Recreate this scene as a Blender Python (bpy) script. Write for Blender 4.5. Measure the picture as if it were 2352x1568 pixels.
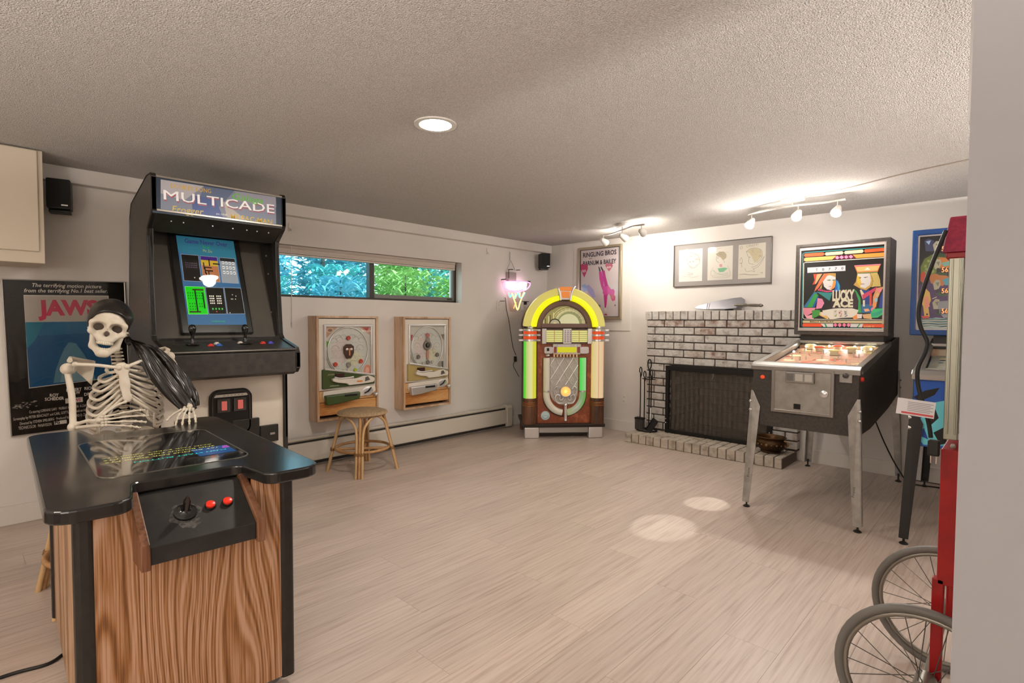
import bpy, math, random
import numpy as np
from mathutils import Matrix, Vector

for o in list(bpy.data.objects):
    bpy.data.objects.remove(o, do_unlink=True)
SC = bpy.context.scene
COL = SC.collection
RN = random.Random(11)
pi = math.pi

# ------------------------------------------------------------------ camera
cd = bpy.data.cameras.new('camera'); cam = bpy.data.objects.new('camera', cd); COL.objects.link(cam)
cd.sensor_width = 36.0; cd.sensor_fit = 'HORIZONTAL'; cd.lens = 18.98; cd.clip_start = .02
R3 = ((0.72488546, -0.02941725, 0.68824102), (0.68885521, 0.02453937, -0.72448348), (0.00442331, 0.99926595, 0.03805246))
mw = Matrix.Identity(4)
for i in range(3):
    for j in range(3):
        mw[i][j] = R3[i][j]
mw[2][3] = 1.2
cam.matrix_world = mw
SC.camera = cam

# ------------------------------------------------------------------ world (overcast sky seen through the window)
wd = bpy.data.worlds.new('sky'); SC.world = wd; wd.use_nodes = True
bg = wd.node_tree.nodes['Background']
bg.inputs[0].default_value = (.72, .90, 1.0, 1); bg.inputs[1].default_value = 2.3

# ------------------------------------------------------------------ exposure
vs = SC.view_settings
vs.view_transform = 'Standard'; vs.look = 'None'; vs.gamma = 1.0; vs.use_curve_mapping = False
EXPO = 0.78
vs.exposure = EXPO

# lamp powers (the lamps themselves are built with their fixtures below)
CAN_W = 22.0      # each recessed ceiling can
TRACK_W = 6.5     # each track head
WARM = (1.0, .945, .885)
FILL_UP_W = 265.0   # added fill uplighters, all out of view

# ================================================================== helpers
def lin(c):
    if isinstance(c, str):
        c = c.lstrip('#'); c = [int(c[i:i+2], 16)/255 for i in (0, 2, 4)]
    return tuple(x/12.92 if x <= .04045 else ((x+.055)/1.055)**2.4 for x in c)

MATS = {}
def mat(name, col='#888888', rough=.6, metal=0., emit=0., ecol=None, coat=0., trans=0., ior=1.45, alpha=1., noise=None, bump=None, spec=.5):
    """noise=(scale, colour2, stretch xyz, contrast lo, hi); bump=(scale, strength, distance)"""
    if name in MATS: return MATS[name]
    m = bpy.data.materials.new(name); m.use_nodes = True
    nt = m.node_tree; N = nt.nodes; L = nt.links; b = N['Principled BSDF']
    c = (*lin(col), 1)
    b.inputs['Base Color'].default_value = c
    b.inputs['Roughness'].default_value = rough; b.inputs['Metallic'].default_value = metal
    b.inputs['Coat Weight'].default_value = coat; b.inputs['Coat Roughness'].default_value = .08
    b.inputs['Transmission Weight'].default_value = trans; b.inputs['IOR'].default_value = ior
    b.inputs['Alpha'].default_value = alpha; b.inputs['Specular IOR Level'].default_value = spec
    if emit:
        b.inputs['Emission Color'].default_value = (*lin(ecol or col), 1); b.inputs['Emission Strength'].default_value = emit/2**EXPO
    if noise or bump:
        tc = N.new('ShaderNodeTexCoord')
    if noise:
        sc, col2, st, lo, hi = noise
        mp = N.new('ShaderNodeMapping'); mp.inputs['Scale'].default_value = st
        nz = N.new('ShaderNodeTexNoise'); nz.inputs['Scale'].default_value = sc; nz.inputs['Detail'].default_value = 5
        rp = N.new('ShaderNodeValToRGB'); rp.color_ramp.elements[0].position = lo; rp.color_ramp.elements[1].position = hi
        rp.color_ramp.elements[0].color = c; rp.color_ramp.elements[1].color = (*lin(col2), 1)
        L.new(tc.outputs['Object'], mp.inputs[0]); L.new(mp.outputs[0], nz.inputs['Vector'])
        L.new(nz.outputs[0], rp.inputs[0]); L.new(rp.outputs[0], b.inputs['Base Color'])
    if bump:
        sc, st, ds = bump
        n2 = N.new('ShaderNodeTexNoise'); n2.inputs['Scale'].default_value = sc; n2.inputs['Detail'].default_value = 4
        bp = N.new('ShaderNodeBump'); bp.inputs['Strength'].default_value = st; bp.inputs['Distance'].default_value = ds
        L.new(tc.outputs['Object'], n2.inputs['Vector']); L.new(n2.outputs[0], bp.inputs['Height']); L.new(bp.outputs[0], b.inputs['Normal'])
    MATS[name] = m
    return m

def ink(col, emit=0., rough=.55):
    col = col.lstrip('#')
    return mat('ink_%s_%g_%g' % (col, emit, rough), col, rough, emit=emit)

class MB:
    """collects polygons, links them as one mesh object"""
    def __init__(s): s.v = []; s.f = []; s.mi = []; s.T = None; s.cur = 0
    def add(s, vs, fs):
        b = len(s.v)
        s.v += [tuple(s.T @ Vector(p)) for p in vs] if s.T else [tuple(p) for p in vs]
        s.f += [tuple(b+i for i in f) for f in fs]; s.mi += [s.cur]*len(fs)
        return s
    def box(s, x0, x1, y0, y1, z0, z1):
        v = [(x0,y0,z0),(x1,y0,z0),(x1,y1,z0),(x0,y1,z0),(x0,y0,z1),(x1,y0,z1),(x1,y1,z1),(x0,y1,z1)]
        return s.add(v, [(0,3,2,1),(4,5,6,7),(0,1,5,4),(1,2,6,5),(2,3,7,6),(3,0,4,7)])
    def bar(s, p, q, w, h, up=(0,0,1)):
        p, q = Vector(p), Vector(q); d = (q-p).normalized(); u = Vector(up)
        r = d.cross(u)
        if r.length < 1e-4: r = d.cross(Vector((1,0,0)))
        r.normalize(); u = r.cross(d)
        v = [c + r*a*w/2 + u*b*h/2 for c in (p, q) for a, b in ((-1,-1),(1,-1),(1,1),(-1,1))]
        return s.add(v, [(0,1,2,3),(7,6,5,4),(0,4,5,1),(1,5,6,2),(2,6,7,3),(3,7,4,0)])
    def tube(s, pts, r, n=8, closed=False, cap=True):
        P = [Vector(p) for p in pts]; m = len(P)
        rr = [r]*m if isinstance(r, (int, float)) else list(r)
        T = []
        for i in range(m):
            a = P[i-1] if (i or closed) else P[i]; b = P[(i+1) % m] if (i < m-1 or closed) else P[i]
            t = (b-a); T.append(t.normalized() if t.length > 1e-9 else Vector((0,0,1)))
        u = T[0].orthogonal().normalized(); vs = []
        for i in range(m):
            u = u - T[i]*u.dot(T[i]); u = u.normalized() if u.length > 1e-6 else T[i].orthogonal().normalized()
            w = T[i].cross(u)
            for k in range(n):
                a = 2*pi*k/n; vs.append(P[i] + (u*math.cos(a)+w*math.sin(a))*rr[i])
        fs = []
        for i in range(m if closed else m-1):
            j = (i+1) % m
            for k in range(n):
                fs.append((i*n+k, i*n+(k+1) % n, j*n+(k+1) % n, j*n+k))
        if cap and not closed:
            fs += [tuple(range(n-1, -1, -1)), tuple((m-1)*n+k for k in range(n))]
        return s.add(vs, fs)
    def cyl(s, p, q, r0, r1=None, n=16): return s.tube([p, q], [r0, r0 if r1 is None else r1], n)
    def lathe(s, prof, n=24, c=(0,0,0), axis='Z', sx=1., sy=1.):
        vs = []
        for r, z in prof:
            for k in range(n):
                a = 2*pi*k/n; x, y = r*math.cos(a)*sx, r*math.sin(a)*sy
                vs.append((c[0]+x, c[1]+y, c[2]+z) if axis == 'Z' else (c[0]+x, c[1]-z, c[2]+y) if axis == 'Y' else (c[0]+z, c[1]+x, c[2]+y))
        m = len(prof); fs = []
        for i in range(m-1):
            for k in range(n): fs.append((i*n+k, i*n+(k+1) % n, (i+1)*n+(k+1) % n, (i+1)*n+k))
        fs += [tuple(range(n-1, -1, -1)), tuple((m-1)*n+k for k in range(n))]
        return s.add(vs, fs)
    def prism(s, poly, a, b, plane='XY'):
        n = len(poly)
        f = {'XY': lambda p, h: (p[0], p[1], h), 'XZ': lambda p, h: (p[0], h, p[1]), 'YZ': lambda p, h: (h, p[0], p[1])}[plane]
        vs = [f(p, a) for p in poly] + [f(p, b) for p in poly]
        return s.add(vs, [tuple(range(n-1, -1, -1)), tuple(range(n, 2*n))] + [(i, (i+1) % n, n+(i+1) % n, n+i) for i in range(n)])
    def ring(s, outer, inner, a, b, plane='XZ', closed=True):
        n = len(outer)
        f = {'XY': lambda p, h: (p[0], p[1], h), 'XZ': lambda p, h: (p[0], h, p[1]), 'YZ': lambda p, h: (h, p[0], p[1])}[plane]
        vs = [f(p, a) for p in outer]+[f(p, a) for p in inner]+[f(p, b) for p in outer]+[f(p, b) for p in inner]
        fs = []
        for i in range(n if closed else n-1):
            j = (i+1) % n
            fs += [(i, j, n+j, n+i), (2*n+i, 3*n+i, 3*n+j, 2*n+j), (i, 2*n+i, 2*n+j, j), (n+i, n+j, 3*n+j, 3*n+i)]
        if not closed:
            fs += [(0, n, 3*n, 2*n), (n-1, 3*n-1, 4*n-1, 2*n-1)]
        return s.add(vs, fs)
    def ball(s, c, r, nu=12, nv=8):
        r = (r, r, r) if isinstance(r, (int, float)) else r
        vs = [(c[0], c[1], c[2]-r[2])]
        for i in range(1, nv):
            t = -pi/2+pi*i/nv
            for k in range(nu):
                a = 2*pi*k/nu; vs.append((c[0]+r[0]*math.cos(t)*math.cos(a), c[1]+r[1]*math.cos(t)*math.sin(a), c[2]+r[2]*math.sin(t)))
        vs.append((c[0], c[1], c[2]+r[2])); e = len(vs)-1; fs = []
        for k in range(nu):
            fs.append((0, 1+(k+1) % nu, 1+k)); fs.append((e, e-nu+k, e-nu+(k+1) % nu))
            for i in range(nv-2):
                fs.append((1+i*nu+k, 1+i*nu+(k+1) % nu, 1+(i+1)*nu+(k+1) % nu, 1+(i+1)*nu+k))
        return s.add(vs, fs)
    def obj(s, name, m, parent=None, smooth=None, bevel=0., seg=2, loc=None):
        me = bpy.data.meshes.new(name); me.from_pydata(s.v, [], s.f)
        for x in (m if isinstance(m, (list, tuple)) else [m]): me.materials.append(x)
        if isinstance(m, (list, tuple)): me.polygons.foreach_set('material_index', s.mi)
        if smooth:
            me.polygons.foreach_set('use_smooth', [True]*len(me.polygons)); me.set_sharp_from_angle(angle=math.radians(smooth))
        me.update()
        o = bpy.data.objects.new(name, me); COL.objects.link(o); o.parent = parent
        if loc: o.location = loc
        if bevel:
            b = o.modifiers.new('bevel', 'BEVEL'); b.width = bevel; b.segments = seg; b.limit_method = 'ANGLE'; b.angle_limit = .6
        return o

def tag(o, label, cat, group=None):
    o['label'] = label; o['category'] = cat
    if group: o['group'] = group
    return o
def thing(name, label, cat, loc=(0,0,0), rz=0., group=None):
    o = bpy.data.objects.new(name, None); COL.objects.link(o); o.empty_display_size = .1
    o.location = loc; o.rotation_euler = (0, 0, math.radians(rz))
    return tag(o, label, cat, group)
def struct(o): o['kind'] = 'structure'; return o
def copy_tree(o, parent=None):
    c = o.copy(); COL.objects.link(c); c.parent = parent
    for ch in [x for x in o.children]: copy_tree(ch, c)
    return c
def as_part(e, parent, name):
    # hang the pieces of a helper Empty under their thing: the first becomes the part, the others its sub-parts
    k = list(e.children); M = parent.matrix_basis.inverted() @ e.matrix_basis
    first = k[0]; first.parent = parent; first.matrix_basis = M @ first.matrix_basis; first.name = name
    for c in k[1:]: c.parent = first
    bpy.data.objects.remove(e)
    return first
def plain(name, mb, m, label, cat, group=None, **k): return tag(mb.obj(name, m, **k), label, cat, group)

def rrect(x0, x1, z0, z1, r, n=4):
    P = []
    for cx, cz, a0 in ((x1-r, z1-r, 0), (x0+r, z1-r, pi/2), (x0+r, z0+r, pi), (x1-r, z0+r, 1.5*pi)):
        for i in range(n+1):
            a = a0+pi/2*i/n; P.append((cx+r*math.cos(a), cz+r*math.sin(a)))
    return P
def arc(cx, cz, r, a0, a1, n, sz=1.):
    return [(cx+r*math.cos(math.radians(a0+(a1-a0)*i/n)), cz+sz*r*math.sin(math.radians(a0+(a1-a0)*i/n))) for i in range(n+1)]
def spline(P, k=8, closed=False):
    """Catmull-Rom through the points"""
    P = [Vector(p) for p in P]; n = len(P); out = []
    for i in range(n if closed else n-1):
        g = lambda j: P[j % n] if closed else P[max(0, min(n-1, j))]
        a, b, c, d = g(i-1), g(i), g(i+1), g(i+2)
        for t in range(k):
            t /= k
            out.append(.5*((2*b)+(c-a)*t+(2*a-5*b+4*c-d)*t*t+(3*b-a-3*c+d)*t**3))
    if not closed: out.append(P[-1])
    return out

def homog(src, dst):
    A = []; B = []
    for (x, y), (u, v) in zip(src, dst):
        A.append([x, y, 1, 0, 0, 0, -u*x, -u*y]); B.append(u)
        A.append([0, 0, 0, x, y, 1, -v*x, -v*y]); B.append(v)
    h = np.linalg.solve(np.array(A, float), np.array(B, float)); h = np.append(h, 1).reshape(3, 3)
    def f(p):
        q = h @ np.array([p[0], p[1], 1.0]); return (q[0]/q[2], q[1]/q[2])
    return f

TXT = {}
def text_mesh(s, shear=0., bold=0.):
    key = (s, shear, bold)
    if key not in TXT:
        cu = bpy.data.curves.new('lettering', 'FONT'); cu.body = s; cu.size = 1.0; cu.shear = shear; cu.offset = bold
        cu.resolution_u = 2
        ob = bpy.data.objects.new('lettering', cu); me = ob.to_mesh()
        V = [(v.co.x, v.co.y) for v in me.vertices]; F = [tuple(p.vertices) for p in me.polygons]
        ob.to_mesh_clear(); bpy.data.objects.remove(ob); bpy.data.curves.remove(cu)
        TXT[key] = (V, F)
    return TXT[key]

class Art:
    """flat print on the local XZ plane (facing -Y); each shape lies a hair above the one before"""
    def __init__(s, y, H=None, dy=4e-5, emit=0., rough=.55):
        s.y = y; s.dy = dy; s.H = H; s.mb = MB(); s.mats = []; s.emit = emit; s.rough = rough
    def _m(s, col, emit):
        m = ink(col, s.emit if emit is None else emit, s.rough)
        if m not in s.mats: s.mats.append(m)
        s.mb.cur = s.mats.index(m)
    def _p(s, p): return s.H(p) if s.H else p
    def poly(s, pts, col, emit=None, raw=False):
        s._m(col, emit); s.y -= s.dy
        q = [(p if raw else s._p(p)) for p in pts]
        s.mb.add([(p[0], s.y, p[1]) for p in q], [tuple(range(len(q)))]); return s
    def rect(s, x0, x1, z0, z1, col, emit=None): return s.poly([(x0,z0),(x1,z0),(x1,z1),(x0,z1)], col, emit)
    def rr(s, x0, x1, z0, z1, r, col, emit=None): return s.poly(rrect(x0, x1, z0, z1, r), col, emit)
    def circ(s, x, z, r, col, n=18, sz=1., emit=None): return s.poly(arc(x, z, r, 0, 360-360/n, n-1, sz), col, emit)
    def line(s, pts, w, col, emit=None, closed=False):
        """stroke of constant width w (local units) through the points"""
        s._m(col, emit); s.y -= s.dy
        Q = [Vector(s._p(p)) for p in pts]; n = len(Q); L = []; Rr = []
        for i in range(n):
            a = Q[i-1] if (i or closed) else Q[i]; b = Q[(i+1) % n] if (i < n-1 or closed) else Q[i]
            d = b-a; d = d.normalized() if d.length > 1e-9 else Vector((1, 0)); nn = Vector((-d.y, d.x))*w/2
            L.append(Q[i]+nn); Rr.append(Q[i]-nn)
        vs = [(p.x, s.y, p.y) for p in L+Rr]
        s.mb.add(vs, [(i, (i+1) % n, n+(i+1) % n, n+i) for i in range(n if closed else n-1)]); return s
    def text(s, t, p0, p1, h, col, shear=0., bold=0., emit=None, arch=0.):
        """lettering with its baseline from p0 to p1 (stretched to fit) and cap height h (art units of the y axis, local metres)"""
        V, F = text_mesh(t, shear, bold)
        if not V: return s
        x0 = min(v[0] for v in V); x1 = max(v[0] for v in V)
        a, b = Vector(s._p(p0)), Vector(s._p(p1)); d = b-a; nn = Vector((-d.y, d.x)).normalized()
        s._m(col, emit); s.y -= s.dy; vs = []
        for x, y in V:
            f = (x-x0)/(x1-x0)
            q = a+d*f+nn*(y/.7*h + arch*4*f*(1-f)); vs.append((q.x, s.y, q.y))
        s.mb.add(vs, F); return s
    def obj(s, name, parent=None): return s.mb.obj(name, s.mats, parent)

# ---------------------------------------------------------- surface nets on a distance field (for bones)
def nets(fn, lo, hi, n):
    lo = np.array(lo, float); hi = np.array(hi, float); step = (hi-lo).max()/n
    dim = np.maximum(np.ceil((hi-lo)/step).astype(int)+1, 4)
    ax = [lo[i]+step*np.arange(dim[i]) for i in range(3)]
    P = np.stack(np.meshgrid(*ax, indexing='ij'), -1); D = fn(P)
    s = D < 0; c = np.zeros(tuple(dim-1), int); acc = np.zeros(tuple(dim-1)+(3,)); cnt = np.zeros(tuple(dim-1))
    sl = lambda o: tuple(slice(o[i], dim[i]-1+o[i]) for i in range(3))
    C8 = [(a, b, d) for a in (0, 1) for b in (0, 1) for d in (0, 1)]
    for a in C8: c += s[sl(a)]
    act = (c > 0) & (c < 8)
    for a in C8:
        for k in range(3):
            if a[k]: continue
            b = list(a); b[k] = 1; A = D[sl(a)]; B_ = D[sl(b)]; x = (A < 0) != (B_ < 0)
            t = np.where(x, A/np.where(x, A-B_, 1), 0); pt = np.stack([np.full(A.shape, float(q)) for q in a], -1); pt[..., k] += t
            acc += pt*x[..., None]; cnt += x
    idx = -np.ones(act.shape, int); idx[act] = np.arange(act.sum())
    g = np.argwhere(act); V = lo+step*(g+acc[act]/np.maximum(cnt[act], 1)[:, None])
    F = []
    for k in range(3):
        u, v = [(1, 2), (2, 0), (0, 1)][k]
        lo_ = [0, 0, 0]; hi_ = list(dim); hi_[k] -= 1; lo_[u] = 1; lo_[v] = 1; hi_[u] -= 1; hi_[v] -= 1
        S = tuple(slice(lo_[i], hi_[i]) for i in range(3)); S2 = list(S); S2[k] = slice(lo_[k]+1, hi_[k]+1)
        a = s[S]; b = s[tuple(S2)]
        for e in np.argwhere(a != b):
            p = e+np.array(lo_); q = [p.copy() for _ in range(4)]
            q[1][u] -= 1; q[2][u] -= 1; q[2][v] -= 1; q[3][v] -= 1
            r = [int(idx[tuple(w)]) for w in q]
            if min(r) < 0: continue
            F.append(tuple(r) if a[tuple(e)] else tuple(r[::-1]))
    return V, F
def d_ell(P, c, r, rot=None):
    q = P-np.array(c)
    if rot is not None: q = q @ np.array(rot)
    r = np.array(r); k = np.linalg.norm(q/r, axis=-1); k2 = np.linalg.norm(q/(r*r), axis=-1)
    return k*(k-1)/np.maximum(k2, 1e-9)
def d_cap(P, a, b, ra, rb=None):
    a = np.array(a); b = np.array(b); rb = ra if rb is None else rb
    h = np.clip(((P-a) @ (b-a))/max((b-a) @ (b-a), 1e-12), 0, 1); return np.linalg.norm(P-a-h[..., None]*(b-a), axis=-1)-(ra+(rb-ra)*h)
def smin(a, b, k=.01):
    h = np.clip(.5+.5*(b-a)/k, 0, 1); return b+(a-b)*h-k*h*(1-h)
def smax(a, b, k=.01): return -smin(-a, -b, k)
def net_obj(name, fn, lo, hi, n, m, parent=None):
    V, F = nets(fn, lo, hi, n); mb = MB(); mb.v = [tuple(v) for v in V]; mb.f = F; mb.mi = [0]*len(F)
    return mb.obj(name, m, parent, smooth=180)
# ================================================================== the room
XW, YB, ZC = -4.26, 5.10, 2.11
XR, YF = 1.5, -2.2
M_wall = mat('wall_paint', '#dad4ce', .75, noise=(3, '#d5cfc9', (1,1,1), .3, .7), bump=(90, .12, .004))
M_trim = mat('white_trim', '#d6d0c8', .45)
def ceiling_mat():
    m = mat('popcorn_ceiling', '#e6e0da', .9, noise=(170, '#d3cbc4', (1,1,1), .42, .58), bump=(190, 1.0, .02)); return m
M_ceil = ceiling_mat()

def floor_mat():
    m = bpy.data.materials.new('laminate_plank'); m.use_nodes = True; nt = m.node_tree; N = nt.nodes; L = nt.links; b = N['Principled BSDF']
    geo = N.new('ShaderNodeNewGeometry'); oi = N.new('ShaderNodeObjectInfo')
    mul = N.new('ShaderNodeMath'); mul.operation = 'MULTIPLY'; mul.inputs[1].default_value = 37.0; L.new(oi.outputs['Random'], mul.inputs[0])
    cmb = N.new('ShaderNodeCombineXYZ'); L.new(mul.outputs[0], cmb.inputs[0]); L.new(mul.outputs[0], cmb.inputs[1])
    add = N.new('ShaderNodeVectorMath'); add.operation = 'ADD'; L.new(geo.outputs['Position'], add.inputs[0]); L.new(cmb.outputs[0], add.inputs[1])
    mp = N.new('ShaderNodeMapping'); mp.inputs['Scale'].default_value = (34, 1.3, 1); L.new(add.outputs[0], mp.inputs[0])
    nz = N.new('ShaderNodeTexNoise'); nz.inputs['Scale'].default_value = 2.2; nz.inputs['Detail'].default_value = 7; nz.inputs['Distortion'].default_value = .5; L.new(mp.outputs[0], nz.inputs['Vector'])
    rp = N.new('ShaderNodeValToRGB'); e = rp.color_ramp.elements
    e[0].position = .30; e[0].color = (*lin('#a99689'), 1); e[1].position = .62; e[1].color = (*lin('#c3b3a7'), 1)
    x = e.new(.45); x.color = (*lin('#b9a89c'), 1); L.new(nz.outputs[0], rp.inputs[0])
    n2 = N.new('ShaderNodeTexNoise'); n2.inputs['Scale'].default_value = .9; n2.inputs['Detail'].default_value = 3; L.new(add.outputs[0], n2.inputs['Vector'])
    hs = N.new('ShaderNodeHueSaturation'); mr = N.new('ShaderNodeMapRange'); mr.inputs['To Min'].default_value = .93; mr.inputs['To Max'].default_value = 1.06
    L.new(oi.outputs['Random'], mr.inputs[0]); L.new(mr.outputs[0], hs.inputs['Value']); L.new(rp.outputs[0], hs.inputs['Color'])
    L.new(hs.outputs[0], b.inputs['Base Color'])
    r2 = N.new('ShaderNodeMapRange'); r2.inputs['To Min'].default_value = .34; r2.inputs['To Max'].default_value = .46; L.new(n2.outputs[0], r2.inputs[0]); L.new(r2.outputs[0], b.inputs['Roughness'])
    bp = N.new('ShaderNodeBump'); bp.inputs['Strength'].default_value = .12; bp.inputs['Distance'].default_value = .003; L.new(nz.outputs[0], bp.inputs['Height']); L.new(bp.outputs[0], b.inputs['Normal'])
    return m
M_floor = floor_mat()

# floor: slab with separate laminate planks running along the window wall
fl = struct(MB().box(XW-.2, XR+.2, YF-.2, YB+.2, -.12, -.008).obj('floor', mat('subfloor', '#6b5b4d', .8)))
PW, PL = .192, 1.24
pm = MB().box(-PW/2+.0004, PW/2-.0004, 0, 1, -.008, 0)
proto = None
x = XW+PW/2; row = 0
while x-PW/2 < XR:
    y = -1.35+((row*.43) % 1.0)*PL-PL
    while y < YB:
        a, b = max(y, -1.35), min(y+PL, YB)
        if b-a > .06 and not (x > .35 and a > 1.3):
            if proto is None:
                o = pm.obj('plank', M_floor, fl); proto = o
            else:
                o = proto.copy(); COL.objects.link(o)
            o.parent = fl; o.location = (x, a+.0004, 0); o.scale = (1, b-a-.0008, 1)
        y += PL
    x += PW; row += 1

struct(MB().box(XW-.2, XR+.2, YF-.2, YB+.2, ZC, ZC+.12).obj('ceiling', M_ceil))
# window wall with its opening
WY0, WY1, WZ0, WZ1 = 1.66, 3.72, 1.385, 1.80
w = MB().box(XW-.2, XW, YF-.2, WY0, 0, ZC).box(XW-.2, XW, WY1, YB+.2, 0, ZC).box(XW-.2, XW, WY0, WY1, 0, WZ0).box(XW-.2, XW, WY0, WY1, WZ1, ZC)
struct(w.obj('wall_left', M_wall))
# fireplace wall with the firebox opening
FX0, FX1, FZ0, FZ1 = -2.55, -1.62, .09, .75
w = MB().box(XW, FX0, YB, YB+.2, 0, ZC).box(FX1, XR+.2, YB, YB+.2, 0, ZC).box(FX0, FX1, YB, YB+.2, FZ1, ZC).box(FX0, FX1, YB, YB+.2, 0, FZ0)
wall_back = struct(w.obj('wall_back', M_wall))
struct(MB().box(XR, XR+.2, YF-.2, YB, 0, ZC).obj('wall_right', M_wall))
struct(MB().box(XW, XR, YF-.2, YF, 0, ZC).obj('wall_front', M_wall))
struct(MB().box(-.058, XR, .90, 1.02, 0, ZC).obj('wall_partition', mat('partition_shade_grey', '#8d8b8e', .7, bump=(60, .1, .004))))  # white wall greyed: its shade is put into the colour
# boxed ledge under the ceiling on the window wall
struct(MB().box(XW, XW+.075, YF, YB, 2.018, ZC).obj('trim_1', M_wall, bevel=.003))
struct(MB().box(XW, XW+.014, YF, YB, 0, .112).obj('baseboard_left', M_trim, bevel=.003))
struct(MB().box(XW+.014, -2.85, YB-.014, YB, 0, .115).box(-1.36, XR, YB-.014, YB, 0, .115).obj('baseboard_back', M_trim, bevel=.003))
# flush access panel behind the circus poster
struct(MB().box(-3.85, -3.085, YB-.008, YB, 1.097, 2.098).obj('trim_2', M_wall, bevel=.002))

# ---- window
M_frame = mat('bronze_aluminium', '#3b3733', .4, metal=.6)
M_sash = mat('grey_sash', '#6f6a66', .4, metal=.4)
def pane_mat(name, col, ior=1.35):
    m = bpy.data.materials.new(name); m.use_nodes = True; N = m.node_tree.nodes; L = m.node_tree.links
    N.remove(N['Principled BSDF']); t = N.new('ShaderNodeBsdfTransparent'); t.inputs[0].default_value = (*col, 1)
    g = N.new('ShaderNodeBsdfGlossy'); g.inputs['Roughness'].default_value = .02
    fr = N.new('ShaderNodeFresnel'); fr.inputs[0].default_value = ior
    ge = N.new('ShaderNodeNewGeometry'); sb = N.new('ShaderNodeMath'); sb.operation = 'SUBTRACT'; sb.inputs[0].default_value = 1.0; L.new(ge.outputs['Backfacing'], sb.inputs[1])
    mu = N.new('ShaderNodeMath'); mu.operation = 'MULTIPLY'; L.new(fr.outputs[0], mu.inputs[0]); L.new(sb.outputs[0], mu.inputs[1])
    mx = N.new('ShaderNodeMixShader'); L.new(mu.outputs[0], mx.inputs[0]); L.new(t.outputs[0], mx.inputs[1]); L.new(g.outputs[0], mx.inputs[2])
    L.new(mx.outputs[0], N['Material Output'].inputs[0]); return m
win = bpy.data.objects.new('window_1', None); COL.objects.link(win); win.location = (XW-.12, 0, 0); struct(win)
mb = MB()
mb.box(-.03, .03, WY0, WY1, WZ0, WZ0+.022).box(-.03, .03, WY0, WY1, WZ1-.022, WZ1).box(-.03, .03, WY0, WY0+.022, WZ0, WZ1).box(-.03, .03, WY1-.022, WY1, WZ0, WZ1)
mb.obj('window_frame', M_frame, win, bevel=.002)
MB().box(-.025, .035, 2.685, 2.735, WZ0+.02, WZ1-.02).obj('mullion', M_frame, win, bevel=.002)
mb = MB().box(0, .03, 2.735, WY1-.02, WZ0+.02, WZ0+.055).box(0, .03, WY1-.05, WY1-.02, WZ0+.055, WZ1-.02).box(0, .03, 2.735, WY1-.02, WZ1-.045, WZ1-.02)
sash = mb.obj('sash', M_sash, win, bevel=.002)
MB().box(.03, .037, 3.60, 3.66, WZ0+.03, WZ0+.042).obj('latch', M_frame, sash)
MB().box(-.02, -.015, WY0+.02, 2.69, WZ0+.02, WZ1-.02).obj('pane', pane_mat('daylight_tint_pane', (.72, .93, .97)), win)  # cyan cast of the daylight is put into the glass tint
MB().box(.012, .017, 2.735, WY1-.05, WZ0+.05, WZ1-.04).obj('pane', pane_mat('clear_pane', (.9, .97, .93)), win)
# ---- blind, raised
bl = thing('window_blind', 'beige slatted blind pulled all the way up over the long window', 'blind', (XW-.055, 0, WZ1))
M_bl = mat('blind_vinyl', '#d6c8bd', .5)
MB().box(-.03, .03, WY0+.01, WY1-.06, -.028, -.002).obj('headrail', mat('blind_rail', '#b3a59b', .45), bl, bevel=.004)
sl = None
for i in range(6):
    z = -.031-i*.0065
    if sl is None:
        sl = MB().box(-.026, .026, WY0+.015, WY1-.065, -.0026, .0026).obj('slat', M_bl, bl, loc=(0, 0, z))
    else:
        o = sl.copy(); COL.objects.link(o); o.location = (0, 0, z)
MB().box(-.027, .027, WY0+.015, WY1-.065, -.082, -.070).obj('bottom_rail', mat('blind_bottom', '#dccfc5', .5), bl, bevel=.003)
MB().tube([(.062, 1.92, -.01), (.062, 1.92, -.62)], .0025, 6).cyl((.062, 1.92, -.62), (.062, 1.92, -.66), .005, .004, 8).obj('wand', mat('clear_plastic', '#cfcac4', .3), bl)

# ---- hydronic baseboard heater
ht = thing('baseboard_heater', 'long cream baseboard heater along the floor under the window', 'heater', (XW+.014, 1.3, 0))
M_heat = mat('heater_enamel', '#cdc5b9', .4)
L_ = 4.33-1.3
MB().prism([(0, .04), (.06, .05), (.066, .06), (.066, .19), (.05, .205), (0, .205)], 0, L_, 'XZ').obj('front_cover', M_heat, ht, bevel=.002)
MB().prism([(0, .222), (.045, .222), (.062, .236), (.045, .246), (0, .246)], 0, L_, 'XZ').obj('top_cover', M_heat, ht)
MB().box(0, .04, 0, L_, .02, .24).obj('fin_core', mat('heater_dark', '#2b2724', .7), ht)
MB().prism([(0, .015), (.07, .015), (.074, .03), (.074, .225), (.055, .255), (0, .255)], L_-.005, L_+.075, 'XZ').obj('end_cap', M_heat, ht, bevel=.003)

# ---- wall cabinet hung from the ceiling at the left edge of the picture
cb = thing('wall_cabinet', 'cream wall cabinet hung from the ceiling above the shark film poster', 'cabinet', (-3.88, -.55, 1.50))
M_cab = mat('cabinet_paint', '#c6baa6', .55)
MB().box(-.365, 0, -.35, .94, 0, .605).obj('cabinet_body', M_cab, cb, bevel=.003)
MB().box(.0005, .014, -.30, .917, .062, .60).obj('door', M_cab, cb, bevel=.004)
# ---- wall cabinet behind the partition
cb = thing('wall_cabinet', 'white cabinet corner jutting out high behind the right partition wall', 'cabinet', (-.0705, 1.04, 1.49))
MB().box(0, .5, 0, .185, 0, .615).obj('cabinet_body', mat('white_laminate', '#d9d8da', .4), cb, bevel=.006, seg=3)
MB().box(.006, .5, .004, .18, -.004, 0).obj('underside', mat('raw_board', '#a8977f', .7), cb)

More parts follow.
